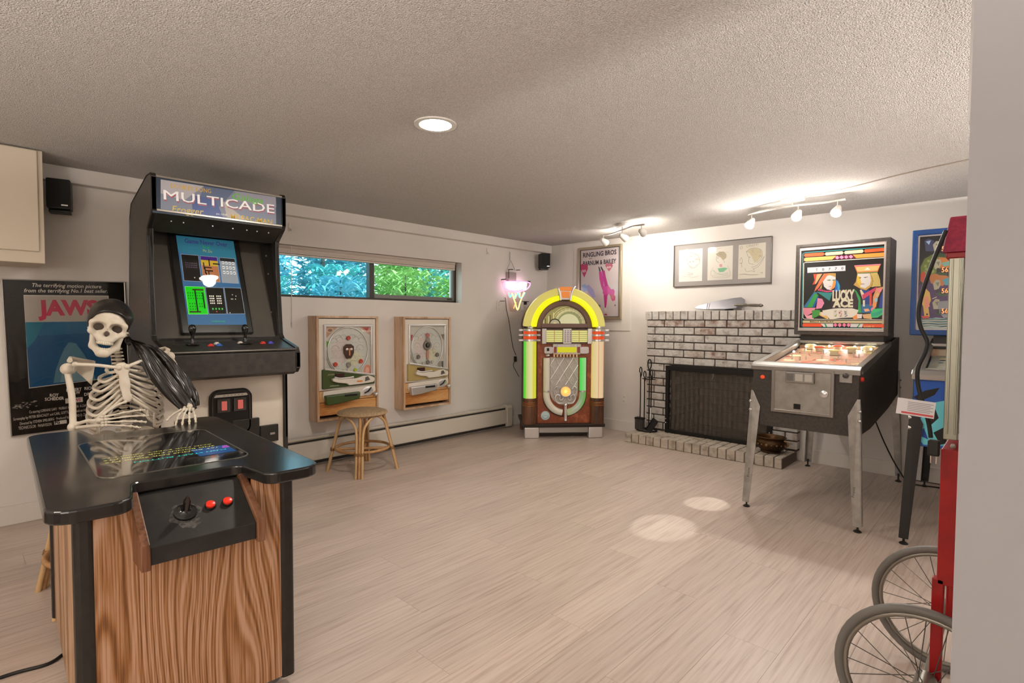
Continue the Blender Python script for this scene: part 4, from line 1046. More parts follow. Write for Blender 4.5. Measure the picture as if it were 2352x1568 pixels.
# shoulder girdle
SR, SL_ = (-2.985, .362, .985), (-3.01, .752, 1.020)      # shoulder joints (viewer's left / right)
long_bone('clavicle', (-2.905, .530, .985), (-2.955, .385, 1.005), .0075, .012, .011, (.012, 0, .004))
long_bone('clavicle', (-2.905, .560, .988), (-2.985, .730, 1.040), .0075, .012, .011, (.012, 0, .006))
def blade(c, s, name='scapula'):
    V = [(-.02, s*.045, .035), (-.055, -s*.045, .025), (-.06, -s*.03, -.085), (-.03, s*.035, -.005)]
    mb = MB(); vs = [W(*c)+Vector(v) for v in V]+[W(*c)+Vector(v)+Vector((.005, 0, 0)) for v in V]
    mb.add(vs, [(0, 1, 2, 3), (7, 6, 5, 4), (0, 4, 5, 1), (1, 5, 6, 2), (2, 6, 7, 3), (3, 7, 4, 0)])
    mb.tube([W(*c)+Vector((-.055, -s*.04, .022)), W(*c)+Vector((-.01, s*.05, .045)), W(*c)+Vector((.02, s*.055, .035))], [.006, .009, .011], 8)
    mb.ball(W(*c)+Vector((-.005, s*.045, .0)), (.018, .016, .024), 12, 8)
    mb.obj(name, M_bone, sk, smooth=60, bevel=.002)
blade((-2.995, .425, .985), -1); blade((-3.02, .690, 1.015), 1)
# arms
EL = (-2.945, .372, .738)
long_bone('humerus', SR, EL, .0125, .024, .020, (0, .006, 0))
long_bone('radius', (-2.93, .384, .752), (-2.80, .438, .775), .0075, .010, .012, (.0, .0, .006)); long_bone('ulna', (-2.94, .378, .735), (-2.80, .440, .755), .0075, .013, .008)
EL2 = (-2.99, .815, .835)
long_bone('humerus', SL_, EL2, .0125, .023, .019, (0, .012, 0))
long_bone('radius', (-2.985, .812, .825), (-2.815, .782, .795), .0075, .010, .012, (0, .0, .006)); long_bone('ulna', (-2.985, .80, .818), (-2.815, .762, .785), .0075, .013, .008)
def hand(name, wrist, dirv, spread, curl, flat=None):
    """dirv: where the fingers point; spread: across the knuckles; curl: towards the palm"""
    w = W(*wrist); d = Vector(dirv).normalized(); sp = Vector(spread).normalized(); cu = Vector(curl).normalized()
    mb = MB()
    for a in range(4):
        for b in range(2): mb.ball(w+sp*(a-1.5)*.012+d*b*.012+cu*.002*(a % 2), (.0078, .0078, .0075), 8, 6)
    h = mb.obj(name, M_bone, sk, smooth=180)
    L = [(.058, .036, .024, .018), (.062, .040, .026, .018), (.058, .037, .024, .018), (.052, .030, .019, .016)]
    for k in range(4):
        off = (k-1.5)*.0165; dd = (d+sp*(k-1.5)*.11).normalized(); p = w+d*.018+sp*off*.75; q = MB(); ang = 0.
        for j, l in enumerate(L[k]):
            ang += (0.0, .22, .30, .25)[j]; e = (dd*math.cos(ang)+cu*math.sin(ang)); n = p+e*l
            q.tube([p, p.lerp(n, .2), p.lerp(n, .5), p.lerp(n, .8), n], [.0062, .0044, .0036, .0044, .0060], 7); q.ball(n, .0062 if j < 3 else .0042, 8, 6); p = n
        q.obj('finger', M_bone, h, smooth=60)
    p = w+d*.006-sp*.028; q = MB(); dd = (d*.75-sp*.65+cu*.2).normalized()
    for l in (.040, .030, .022):
        n = p+dd*l; q.tube([p, p.lerp(n, .2), p.lerp(n, .5), p.lerp(n, .8), n], [.0068, .005, .0042, .005, .0062], 7); q.ball(n, .0064, 8, 6); p = n; dd = (dd+d*.25+cu*.15).normalized()
    q.obj('thumb', M_bone, h, smooth=60)
hand('hand', (-2.795, .448, .772), (.10, 1, .0), (.12, 0, -1), (1, 0, -.1))
hand('hand', (-2.80, .772, .786), (.88, -.32, -.12), (.32, .9, .0), (.1, 0, -1))
# pelvis, legs and feet behind the table
def pel_fn(P):
    A = np.stack([P[..., 0], np.abs(P[..., 1]), P[..., 2]], -1)
    d = d_ell(A, (-.01, .075, .03), (.030, .060, .065)); d = smin(d, d_ell(A, (-.03, 0, .01), (.03, .05, .055)), .02)
    d = smin(d, d_cap(A, (.02, .085, -.03), (.055, .02, -.05), .016, .014), .02); d = smin(d, d_cap(A, (0, .07, -.03), (.0, .05, -.075), .016, .014), .02)
    d = smax(d, -d_ell(A, (.045, 0, .02), (.055, .062, .060)), .01); return d
o = net_obj('pelvis', pel_fn, (-.10, -.16, -.11), (.10, .16, .12), 54, M_bone, sk); o.location = W(-3.04, .575, .595)
for s in (-1, 1):
    hp = (-3.035, .575+s*.088, .565); kn_ = (-2.79, .53+s*.10, .520); an = (-2.83, .53+s*.10, .085)
    long_bone('femur', hp, kn_, .014, .024, .026); long_bone('tibia', (kn_[0], kn_[1], kn_[2]-.03), an, .012, .024, .016); long_bone('fibula', (kn_[0]-.01, kn_[1]+s*.028, kn_[2]-.045), (an[0]-.01, an[1]+s*.022, an[2]), .006, .009, .009)
    f = MB().ball(W(an[0]-.03, an[1], .034), (.034, .022, .028), 12, 8).ball(W(an[0]+.01, an[1], .046), (.03, .022, .022), 12, 8)
    for k in range(5):
        y = an[1]+(k-2)*.014; f.tube([W(an[0]+.02, an[1]+(k-2)*.009, .042), W(an[0]+.06, y, .026), W(an[0]+.085+.004*(2-abs(k-2)), y, .014)], [.008, .006, .006], 7)
    f.obj('foot', M_bone, sk, smooth=60)
# ================================================================== jukebox
jk = thing('jukebox', 'glowing arched jukebox with yellow light tubes and red wood front, in the corner', 'jukebox', (-3.43, 4.385, 0), 47.6)
S_ = 1.092e-3
def JX(x): return (x-475)*S_
def JZ(y): return (1500-y)*S_
M_chrome = mat('chrome', '#d6d3d1', .30, metal=.75)
M_rwood = wood_mat('red_burl_wood', '#7c3a1e', '#9c5230', '#b56a42', (14, 14, 9), 1.5)
M_dwood = wood_mat('dark_walnut', '#3a2114', '#55331f', '#6d472e', (14, 14, 1.2), 2.)
M_pwood = mat('mauve_brown_arch', '#6b5149', .4)
ZA = JZ(470)
body = [(-.385, .13)]+[(-.385, ZA)]+[(-x, z) for x, z in arc(0, ZA, .385, 0, 180, 30)][1:-1]+[(.385, ZA), (.385, .13)]
MB().prism(body, .012, .55, 'XZ').obj('cabinet_body', M_dwood, jk, smooth=30)
MB().prism([(JX(228), .135), (JX(228), ZA-.02), (JX(768), ZA-.02), (JX(768), .135)], -.004, .012, 'XZ').obj('front_panel', M_rwood, jk)
# base, feet, kick bar
MB().prism([(-.425, -.06), (.425, -.06), (.425, .54), (-.425, .54)], JZ(1395), JZ(1362), 'XY').obj('base_moulding', mat('black_moulding', '#241912', .35), jk, bevel=.008)
for s in (-1, 1):
    x0, x1 = sorted((s*.405, s*.255)); MB().prism([(x0+(.012 if s < 0 else 0), 0), (x0, .02), (x0, .118), (x1, .118), (x1, .02), (x1-(.012 if s > 0 else 0), 0)] if False else [(x0, 0), (x1, 0), (x1, .118), (x0, .118)], -.05, .06, 'XZ').obj('foot', M_chrome, jk, bevel=.012, seg=3)
    MB().box(x0, x1, .42, .53, 0, .118).obj('rear_foot', M_dwood, jk)
MB().box(-.255, .255, -.035, .0, .055, .116).obj('kick_bar', mat('brushed_metal', '#a9a6a2', .4, metal=.8), jk, bevel=.006)
MB().box(-.25, .25, .03, .05, .02, .115).obj('kick_board', mat('black_moulding'), jk)
# light pillars
def glow(name, stops, s=.9):
    m = bpy.data.materials.new(name); m.use_nodes = True; N = m.node_tree.nodes; L = m.node_tree.links; b = N['Principled BSDF']
    tc = N.new('ShaderNodeTexCoord'); sx = N.new('ShaderNodeSeparateXYZ'); rp = N.new('ShaderNodeValToRGB'); e = rp.color_ramp.elements
    e[0].position = stops[0][0]; e[0].color = (*lin(stops[0][1]), 1); e[1].position = stops[-1][0]; e[1].color = (*lin(stops[-1][1]), 1)
    for p, c in stops[1:-1]: q = e.new(p); q.color = (*lin(c), 1)
    L.new(tc.outputs['Generated'], sx.inputs[0]); L.new(sx.outputs[0], rp.inputs[0]); L.new(rp.outputs[0], b.inputs['Emission Color']); b.inputs['Emission Strength'].default_value = s*.85/2**EXPO
    b.inputs['Base Color'].default_value = (.12, .12, .1, 1); b.inputs['Roughness'].default_value = .25; return m
M_gl = glow('pillar_green_yellow', [(0., '#2fd312'), (.12, '#55dd20'), (.17, '#b8d860'), (.32, '#d6da86'), (.5, '#e4e29c'), (.62, '#ece87a'), (.74, '#d9d52a'), (.88, '#e6dc1e'), (1., '#cfd81a')])
M_gr = glow('pillar_peach', [(0., '#e8cf6a'), (.12, '#ecd28c'), (.45, '#efd2a0'), (.49, '#cf7434'), (.53, '#efcfa4'), (.85, '#f0c99a'), (.93, '#e58c46'), (1., '#ecbf86')])
PXC = (JX(92)+JX(215))/2; PR = .0655
for s, m in ((-1, M_gl), (1, M_gr)):
    x = s*.350
    MB().cyl((x, .0, JZ(1122)), (x, .0, JZ(590)), PR, n=32).obj('light_pillar', m, jk, smooth=40)
    o = MB().cyl((x, 0, JZ(1365)), (x, 0, JZ(1122)), PR+.008, n=32).obj('pillar_base', M_dwood, jk, smooth=40)
    for y in (1160, 1175, 1190): MB().lathe([(PR+.010, -.003), (PR+.013, 0), (PR+.010, .003)], 32, c=(x, 0, JZ(y))).obj('base_ring', mat('copper_ring', '#b5763c', .3, metal=.8), o, smooth=180)
    # chrome and orange bands
    for k, y in enumerate((486, 532, 580)):
        rg = MB().lathe([(PR+.004, -.012), (PR+.014, -.009), (PR+.014, .009), (PR+.004, .012)], 32, c=(x, 0, JZ(y))).obj('chrome_band', M_chrome, jk, smooth=30)
        MB().box(*sorted((x+s*.06, x+s*.115)), -.02, .03, JZ(y)-.010, JZ(y)+.010).obj('band_wing', M_chrome, rg, bevel=.003)
        MB().box(*sorted((x-s*.06, x-s*.105)), -.03, .01, JZ(y)-.010, JZ(y)+.010).obj('band_wing', M_chrome, rg, bevel=.003)
        if k < 2:
            y2 = (509, 556)[k]; MB().cyl((x, 0, JZ(y2)-.016), (x, 0, JZ(y2)+.016), PR+.004, n=32).obj('orange_band', mat('orange_glow', '#6a2410', .3, emit=.75, ecol='#e8501c'), jk, smooth=40)
    MB().ball((x+s*.0, -.04, JZ(462)), (.03, .03, .022), 14, 8).obj('scallop', M_chrome, jk, smooth=180)
# arch tubes
def half_ring(r0, r1, y0, y1, a0, a1, name, m, par=None):
    n = 26; o = arc(0, ZA, r1, a0, a1, n); i_ = arc(0, ZA, r0, a0, a1, n)
    return MB().ring(o, i_, y0, y1, 'XZ', closed=False).obj(name, m, par or jk, smooth=40, bevel=.012, seg=3)
M_y1 = mat('yellow_tube_outer', '#6b6330', .25, emit=.78, ecol='#d8c76a'); M_y2 = mat('yellow_tube_inner', '#6a6a10', .25, emit=1.0, ecol='#ecea08')
for a0, a1 in ((3, 79), (101, 177)):
    half_ring(.346, .418, -.055, .10, a0, a1, 'arch_tube', M_y1); half_ring(.290, .344, -.075, .06, a0, a1, 'arch_tube', M_y2)
half_ring(.385, .398, .10, .545, 0, 180, 'arch_shell', M_dwood)
half_ring(.232, .290, -.030, .012, 0, 180, 'wood_arch', M_pwood)
MB().box(-.238, .238, -.035, .012, JZ(462), JZ(424)).obj('wood_sill', M_pwood, jk, bevel=.004)
# crown
cr = MB().prism([(-.075, ZA+.418), (.075, ZA+.418), (.052, ZA+.29), (-.052, ZA+.29)], -.085, .05, 'XZ').obj('crown', M_chrome, jk, bevel=.006)
M_or = mat('orange_glass', '#6a3c1a', .3, emit=.75, ecol='#ee8a3c')
MB().prism([(-.066, 1.545), (.066, 1.545), (.058, 1.505), (-.058, 1.505)], -.094, -.080, 'XZ').obj('crown_lens', M_or, cr, bevel=.006)
MB().prism([(-.044, 1.498), (.044, 1.498), (.038, 1.435), (-.038, 1.435)], -.094, -.080, 'XZ').obj('crown_lens', M_or, cr, bevel=.006)
for s in (-1, 1): MB().tube(spline([(s*.10, -.07, ZA+.425), (s*.075, -.09, ZA+.40), (s*.058, -.09, ZA+.34), (s*.05, -.09, ZA+.285)], 5), .010, 8).obj('crown_scroll', M_chrome, cr, smooth=60)
# record window
rw = MB().prism(arc(0, ZA+.035, .232, 4, 176, 30), .004, .010, 'XZ').obj('record_window', mat('window_back', '#8f8a52', .4, emit=.25, ecol='#a8a060'), jk)
a = Art(.0035, None, emit=.30)
zc = ZA+.04
a.poly(arc(.06, zc, .16, 0, 180, 24), '#b9b78a'); a.poly(arc(.06, zc, .135, 0, 180, 24), '#8b8f62'); a.poly(arc(.05, zc, .11, 0, 180, 20), '#c8c9a4')
for r in (.185, .165, .145): a.line(arc(.05, zc, r, 5, 150, 20), .004, '#d6cfa0')
for k in range(9): an = math.radians(12+k*15); a.line([(.05+.13*math.cos(an), zc+.13*math.sin(an)), (.05+.175*math.cos(an), zc+.175*math.sin(an))], .003, '#d6cfa0')
for k in range(7): a.rect(-.215+k*.017, -.205+k*.017, zc+.005, zc+.05+.012*k, ('#cfcba0', '#5b5838', '#9c8a4c')[k % 3])
a.poly(arc(-.095, zc, .062, 0, 180, 18), '#35321f'); a.poly(arc(-.095, zc, .05, 0, 180, 18), '#a8a48a'); a.poly(arc(-.095, zc, .022, 0, 180, 12), '#d8d2a0')
for k in range(14): an = math.radians(55+k*5.5); a.circ(.195*math.cos(an), zc+.195*math.sin(an), .006, '#4a4630', 6)
a.obj('record_display', rw)
# title strips
tp = MB().box(JX(258), JX(738), -.03, .0, JZ(612), JZ(474)).obj('title_rack', mat('rack_dark', '#5c4a42', .4), jk, bevel=.004)
for x0, x1 in ((262, 303), (692, 735), (460, 540)): MB().box(JX(x0), JX(x1), -.052, -.028, JZ(614), JZ(470)).obj('chrome_block', M_chrome, tp, bevel=.006)
M_ts = mat('title_strip', '#6a683c', .4, emit=.75, ecol='#e6e08a')
ts = None
for x0, x1 in ((305, 376), (382, 456), (544, 610), (616, 690)):
    for r in range(6):
        ya = 488+r*18.5
        MB().box(JX(x0), JX(x1), -.036, -.029, JZ(ya+15), JZ(ya)).obj('title_strip', M_ts, tp)
for x in (379, 613): MB().box(JX(x)-.003, JX(x)+.003, -.037, -.029, JZ(600), JZ(486)).obj('strip_divider', mat('divider_tan', '#b98f4a', .4), tp)
mb = MB()
for x in (480, 505, 528):
    for r in range(7): mb.ball((JX(x), -.053, JZ(490+r*17)), .005, 8, 5)
mb.obj('rivets', mat('dark_rivet', '#5d5a5c', .4), tp)
# selector
sl_ = MB().box(JX(366), JX(626), -.05, .0, JZ(712), JZ(614)).obj('selector', M_chrome, jk, bevel=.006)
MB().box(JX(408), JX(585), -.056, -.048, JZ(692), JZ(642)).obj('display', mat('display_yellow', '#5a5810', .3, emit=.75, ecol='#dcd622'), sl_, bevel=.003)
for x in (386, 606): MB().box(JX(x)-.014, JX(x)+.014, -.056, -.048, JZ(696), JZ(640)).obj('side_lens', mat('side_lens', '#8c4a3a', .3), sl_, bevel=.002)
for k in range(20): MB().box(JX(374)+k*.0142, JX(374)+k*.0142+.007, -.058, -.048, JZ(638), JZ(616)).obj('fin', M_chrome, sl_)
for k in range(8): MB().cyl((JX(378)+k*.033, -.045, JZ(735)), (JX(378)+k*.033, -.045, JZ(700)), .010, n=12).obj('key', mat('cream_key', '#d3ae84', .35), sl_, smooth=40)
for x0, x1 in ((284, 368), (622, 706)):
    o = MB().prism(rrect(JX(x0), JX(x1), JZ(706), JZ(640), .018), -.045, .0, 'XZ').obj('coin_block', M_chrome, jk, bevel=.005)
    if x0 < 400: MB().box(JX(308), JX(330), -.048, -.044, JZ(680), JZ(652)).obj('coin_slot', M_tmold, o)
MB().ball((JX(320), -.02, JZ(720)), (.026, .03, .014), 12, 8).obj('coin_cup', M_chrome, jk, smooth=180)
# grille
inner = [(JX(345), JZ(740)), (JX(610), JZ(740))]+[(JX(610), JZ(1060))]+arc(JX(478), JZ(1060), JX(610)-JX(478), 0, -180, 20)[1:-1]+[(JX(345), JZ(1060))]
MB().prism(inner, -.010, -.003, 'XZ').obj('grille_cloth', mat('grille_cloth', '#bdb6ad', .7, noise=(120, '#a8a198', (1,1,1), .4, .6)), jk)
def xz(P, y): return [(p[0], y, p[1]) for p in P]
UR = .034; xl, xr, cx_, zc2 = JX(311), JX(655), JX(483), JZ(1090); Rr = (xr-xl)/2
M_milk = mat('milky_tube', '#cfc9b8', .35, emit=.10)
MB().tube([(xl, -.012, JZ(745)), (xl, -.012, JZ(1055))], UR, 16).obj('grille_tube', M_milk, jk, smooth=40)
MB().tube([(xr, -.012, JZ(745)), (xr, -.012, JZ(1055))], UR, 16).obj('grille_tube', glow('green_tube', [(0., '#2fe043'), (.25, '#43e858'), (.6, '#7be07e'), (1., '#b9d8a4')], .85), jk, smooth=40)
for x in (xl, xr): MB().cyl((x, -.012, JZ(1067)), (x, -.012, JZ(1052)), UR+.002, n=16).obj('tube_collar', M_chrome, jk, smooth=40)
MB().tube([(xl, -.012, JZ(1067)), (xl, -.012, zc2)]+xz(arc((xl+xr)/2, zc2, Rr, 180, 262, 14)[1:], -.012), UR, 16).obj('grille_tube', M_milk, jk, smooth=40)
MB().tube([(xr, -.012, JZ(1067)), (xr, -.012, zc2)]+xz(arc((xl+xr)/2, zc2, Rr, 0, -82, 14)[1:], -.012), UR, 16).obj('grille_tube', glow('milky_green', [(0., '#c9d68a'), (.5, '#cfd2b4'), (.8, '#8fdc7c'), (1., '#4fe03a')], .45), jk, smooth=40)
o = MB().tube([(xl-UR-.006, -.004, JZ(742)), (xl-UR-.006, -.004, zc2)]+xz(arc((xl+xr)/2, zc2, Rr+UR+.006, 180, 360, 28)[1:-1], -.004)+[(xr+UR+.006, -.004, zc2), (xr+UR+.006, -.004, JZ(742))], .006, 8).obj('grille_moulding', M_dwood, jk, smooth=60)
# diamond lattice
gx0, gx1, gz0, gz1 = JX(345), JX(610), JZ(1000), JZ(742)
lat = []
for s in (-1, 1):
    for k in range(-3, 6):
        P = []
        for t in np.linspace(0, 1, 30):
            z = gz1+(gz0-gz1)*t; x = gx0+(k+.5)*(gx1-gx0)/3+s*(gx1-gx0)*.62*t*(1 if s > 0 else 1)
            if gx0 <= x <= gx1: P.append((x, -.016-.003*(s > 0), z))
        if len(P) > 2: MB().tube([P[0], P[-1]], .003, 6).obj('lattice_bar', M_chrome, jk)
# medallion and scrolls
mx_, mz_ = JX(490), JZ(1060)
md = MB().lathe([(.0, .0), (.056, .0), (.060, .006), (.056, .012), (.050, .010)], 28, c=(mx_, -.02, mz_), axis='Y').obj('medallion', M_chrome, jk, smooth=40)
a = Art(-.033, None, emit=.55)
a.circ(mx_, mz_, .050, '#e8b25c', 28); a.circ(mx_, mz_, .043, '#eec26a', 28)
for k in range(8):
    an = k*pi/4; a.poly([(mx_+.012*math.cos(an-.4), mz_+.012*math.sin(an-.4)), (mx_+.040*math.cos(an), mz_+.040*math.sin(an)), (mx_+.012*math.cos(an+.4), mz_+.012*math.sin(an+.4))], '#f4e070')
a.circ(mx_, mz_, .016, '#f7ef8a', 14); a.obj('amber_lens', md)
for s in (-1, 1):
    MB().tube(spline([(mx_+s*.02, -.022, mz_-.125), (mx_+s*.075, -.022, mz_-.12), (mx_+s*.105, -.022, mz_-.07), (mx_+s*.085, -.022, mz_-.035), (mx_+s*.055, -.022, mz_-.05), (mx_+s*.06, -.022, mz_-.085), (mx_+s*.035, -.022, mz_-.09), (mx_+s*.02, -.022, mz_-.065)], 6), .009, 8).obj('scroll', M_chrome, md, smooth=60)
    MB().tube(spline([(mx_+s*.105, -.022, mz_-.04), (mx_+s*.12, -.022, mz_+.02), (mx_+s*.09, -.022, mz_+.05), (mx_+s*.075, -.022, mz_+.02)], 6), .007, 8).obj('scroll', M_chrome, md, smooth=60)
MB().box(mx_-.012, mx_+.012, -.05, -.004, JZ(1335), JZ(1180)).ball((mx_, -.045, JZ(1330)), (.016, .012, .012), 12, 8).ball((mx_, -.045, JZ(1185)), (.018, .014, .016), 12, 8).obj('strap', M_chrome, jk, bevel=.003)
# round badge
bd = MB().lathe([(0, 0), (.046, 0), (.046, .004), (0, .005)], 28, c=(JX(303), -.004, JZ(1290)), axis='Y').obj('badge', mat('pale_badge', '#bcd0d0', .4), jk)
a = Art(-.0095); a.line(arc(JX(303), JZ(1290), .040, 0, 360, 28), .003, '#8aa6ab'); a.rect(JX(303)-.03, JX(303)+.03, JZ(1290)-.002, JZ(1290)+.002, '#8aa6ab')
for k in range(7): an = math.radians(200+k*23); a.circ(JX(303)+.03*math.cos(an), JZ(1290)+.03*math.sin(an), .005, '#6f9096', 8)
a.obj('badge_print', bd)

# ================================================================== neon sign
ns = thing('neon_sign', 'lit pink, teal and yellow neon ice-cream-cone sign hanging on the wall', 'neon sign', (XW, 4.52, 1.28), 90)
NH = homog([(146, 414), (476, 442), (474, 843), (144, 837)], [(-.23, .39), (.23, .39), (.23, 0), (-.23, 0)])
def nz_(P, y): return [(NH(p)[0], y, NH(p)[1]) for p in P]
acr = [NH(p) for p in ((112, 428), (445, 448), (425, 560), (330, 700), (300, 815), (225, 812), (190, 640), (150, 540))]
MB().prism(acr, -.052, -.047, 'XZ').obj('acrylic_back', pane_mat('pink_acrylic', (.93, .86, .89)), ns)
MB().box(*[NH((213, 0))[0], NH((303, 0))[0]], -.05, -.006, NH((0, 425))[1], NH((0, 312))[1]).obj('transformer', mat('transformer_grey', '#a79a97', .5), ns, bevel=.004)
M_np = mat('neon_pink', '#ffffff', .3, emit=5, ecol='#ffe6f7'); M_nt = mat('neon_teal', '#8ff0d0', .3, emit=1.5, ecol='#6fe8c4'); M_ny = mat('neon_yellow', '#fff2a0', .3, emit=1.5, ecol='#fbe98a')
def neon(P, m, r=.0065): MB().tube(spline([Vector(q) for q in nz_(P, -.075)], 5), r, 8).obj('neon_tube', m, ns, smooth=60)
neon([(135, 452), (430, 462), (412, 540), (330, 570), (285, 580), (240, 560), (165, 540), (128, 470)], mat('neon_rose', '#f0a0e0', .3, emit=1.6, ecol='#ee9ae0'))
for y in (475, 498, 522, 545): neon([(160 if y < 530 else 190, y), (230, y-9), (290, y+4), (350, y-6), (405-(y-475)*.15, y+4)], M_np, .008)
neon([(190, 585), (205, 640), (235, 600), (262, 650), (300, 590), (320, 640), (350, 640), (385, 585)], M_nt)
neon([(228, 590), (262, 690), (296, 790), (330, 690), (372, 578)], M_ny, .0075)
neon([(268, 592), (270, 655)], M_ny); neon([(325, 585), (322, 640)], M_ny); neon([(250, 775), (262, 735), (278, 700)], mat('neon_orange', '#e8b060', .3, emit=1.2))
MB().tube(nz_([(105, 428), (160, 424)], -.07), .006, 6).tube(nz_([(425, 448), (452, 452)], -.07), .006, 6).tube(nz_([(105, 685), (160, 685)], -.05), .004, 6).tube(nz_([(370, 690), (450, 692)], -.05), .004, 6).tube(nz_([(205, 306), (262, 306)], -.05), .004, 6).tube(nz_([(300, 314), (345, 312)], -.05), .004, 6).tube(nz_([(210, 306), (210, 410)], -.05), .004, 6).obj('black_ends', M_tmold, ns)
MB().tube(nz_([(205, 306), (250, 200), (300, 314)], -.03), .0022, 5).tube(nz_([(250, 200), (250, 92)], -.015), .003, 5).obj('hanging_wire', mat('steel_wire', '#6f6a66', .4, metal=.7), ns)
sig = thing('neon_cord', 'black cord with inline switch hanging down from the neon sign', 'cord', (XW, 4.52, 1.28), 90)
MB().tube(spline([Vector(q) for q in nz_([(195, 640), (203, 700), (213, 800), (240, 920), (262, 1080), (290, 1250), (325, 1340)], -.012)], 6), .0038, 6).tube(spline([Vector(q) for q in nz_([(305, 1415), (293, 1470), (325, 1535), (360, 1600)], -.012)], 6), .0038, 6).obj('cable', mat('black_rubber'), sig, smooth=60)
q = nz_([(313, 1385)], 0)[0]; MB().prism(rrect(q[0]-.014, q[0]+.014, q[2]-.03, q[2]+.03, .008), -.028, -.004, 'XZ').obj('inline_switch', mat('black_rubber'), sig, bevel=.003)

as_part(sig, ns, 'power_cord')
# ================================================================== pachinko machines
M_pine = wood_mat('rough_pine', '#a98462', '#bd9c7c', '#cbb095', (10, 10, .8), 2.)
M_pine2 = wood_mat('orange_pine', '#a86a30', '#bd8549', '#cc9c66', (1, 10, 12), 2.)
M_enam = mat('white_enamel_face', '#d3cbbf', .35)
def pachinko(y0, y1, src, label, col, col2, knobc):
    w = y1-y0; t = thing('pachinko_machine', label, 'pachinko machine', (XW, (y0+y1)/2, .375), 90, 'pachinko machines on the window wall')
    h = .86; D = .15; hw = w/2
    Hm = homog(src, [(-hw, h), (hw, h), (hw, 0), (-hw, 0)])
    for s in (-1, 1): MB().box(*sorted((s*hw, s*(hw-.020))), -D, 0, 0, h).obj('side_board', M_pine, t, bevel=.002)
    MB().box(-hw+.02, hw-.02, -D, 0, h-.018, h).obj('top_board', M_pine, t, bevel=.002); MB().box(-hw+.02, hw-.02, -D, 0, 0, .018).obj('bottom_board', M_pine, t, bevel=.002)
    MB().box(-hw+.02, hw-.02, -.03, -.01, .018, h-.018).obj('back_board', M_black, t)
    MB().box(-hw+.024, hw-.024, -D+.012, -D+.035, .25, h-.024).obj('face_panel', M_enam, t, bevel=.002)
    MB().box(-hw+.024, hw-.024, -D+.004, -D+.035, .155, .246).obj('lower_board', M_pine2, t, bevel=.002)
    MB().box(-hw+.024, hw-.024, -D+.008, -D+.035, .045, .150).obj('lower_board', M_pine2, t, bevel=.002)
    # glazed playfield
    fx0, fx1, fz0, fz1 = -hw+.062, hw-.055, .33, h-.068
    fr = MB().ring([(fx0, fz0), (fx1, fz0), (fx1, fz1), (fx0, fz1)], [(fx0+.022, fz0+.022), (fx1-.022, fz0+.022), (fx1-.022, fz1-.024), (fx0+.022, fz1-.024)], -D-.004, -D+.020, 'XZ').obj('chrome_frame', M_chrome, t, bevel=.006, seg=3)
    cx, cz, rx, rz_ = -.004, .570, .186*hw/.285, .196
    a = Art(-D+.011)
    a.rect(fx0+.01, fx1-.01, fz0, fz1-.01, '#c9c3bb')
    if col2 == 'a':
        a.poly([(fx0+.02, fz1-.02), (fx0+.13, fz1-.02), (fx0+.02, fz1-.12)], '#b98f78'); a.circ(fx0+.06, fz1-.05, .035, '#c9a990', 14, .6); a.circ(fx0+.06, fz1-.05, .02, '#8a6a60', 12, .6)
        a.poly([(fx1-.02, fz1-.02), (fx1-.13, fz1-.02), (fx1-.02, fz1-.10)], '#c9a090'); a.poly([(fx1-.03, fz1-.03), (fx1-.10, fz1-.03), (fx1-.05, fz1-.06)], '#b54a45')
        a.poly([(fx0+.02, fz1-.13), (fx0+.05, fz1-.15), (fx0+.02, fz1-.21)], '#77a848'); a.circ(fx1-.05, fz0+.06, .035, '#d98a70', 14, 1.5); a.circ(fx1-.05, fz0+.06, .02, '#e8b0a0', 12, 1.5)
    else:
        a.poly([(fx0+.02, fz1-.10), (fx0+.05, fz1-.10), (fx0+.035, fz1-.16), (fx0+.02, fz1-.14)], '#b5383c'); a.poly([(fx1-.02, fz1-.10), (fx1-.06, fz1-.10), (fx1-.03, fz1-.16)], '#7d7468')
        a.rect(fx1-.10, fx1-.03, fz0+.03, fz0+.10, '#9a948a'); a.rect(fx1-.05, fx1-.035, fz0+.03, fz0+.10, '#4a463f'); a.circ(fx1-.055, fz0+.035, .014, '#d8d4cc', 12)
    a.circ(cx, cz, rx, '#cfccc8', 40, rz_/rx)
    a.circ(cx-.06, cz-.0, .09, '#d3c4c2', 24, 1.1); a.circ(cx+.06, cz-.07, .07, '#d6d2b8', 24, .8)
    for zz, n in ((.12, 7), (.065, 9), (0, 9), (-.06, 9)):       # nail rows
        for k in range(n):
            x = cx+(k-(n-1)/2)*.036; 
            if abs(x-cx) > .03 or zz > .1: a.line([(x-.012, cz+zz+.012*(k % 2)), (x+.012, cz+zz+.006*((k+1) % 2))], .0022, '#a39d96')
    for sx in (-1, 1):
        for (dx, dz, r) in ((.075, .105, .03), (.115, .03, .035), (.04, .125, .03), (.125, .10, .028)): a.line(arc(cx+sx*dx, cz+dz-.02, r, 10, 170, 10), .0025, '#8c867f')
    for k in range(70):      # scattered nails
        q = RN.uniform(0, 2*pi); r_ = RN.uniform(.25, .93)**.5; a.circ(cx+rx*.92*r_*math.cos(q), cz+rz_*.92*r_*math.sin(q), .0022, RN.choice(['#7d776f', '#a8a29a', '#f0ece6']), 6)
    for k in range(10): a.line(arc(cx+RN.uniform(-.12, .12), cz+RN.uniform(-.13, .13), RN.uniform(.012, .03), RN.uniform(0, 90), RN.uniform(150, 300), 8), .0018, RN.choice(['#b8837a', '#8a857c', '#a3a86a', '#b09a90']))
    a.obj('playfield', t)
    MB().tube([(cx+rx*math.cos(q), -D+.002, cz+rz_*math.sin(q)) for q in np.linspace(0, 2*pi, 61)[:-1]], .0055, 7, closed=True).obj('rail', M_chrome, t, smooth=60)
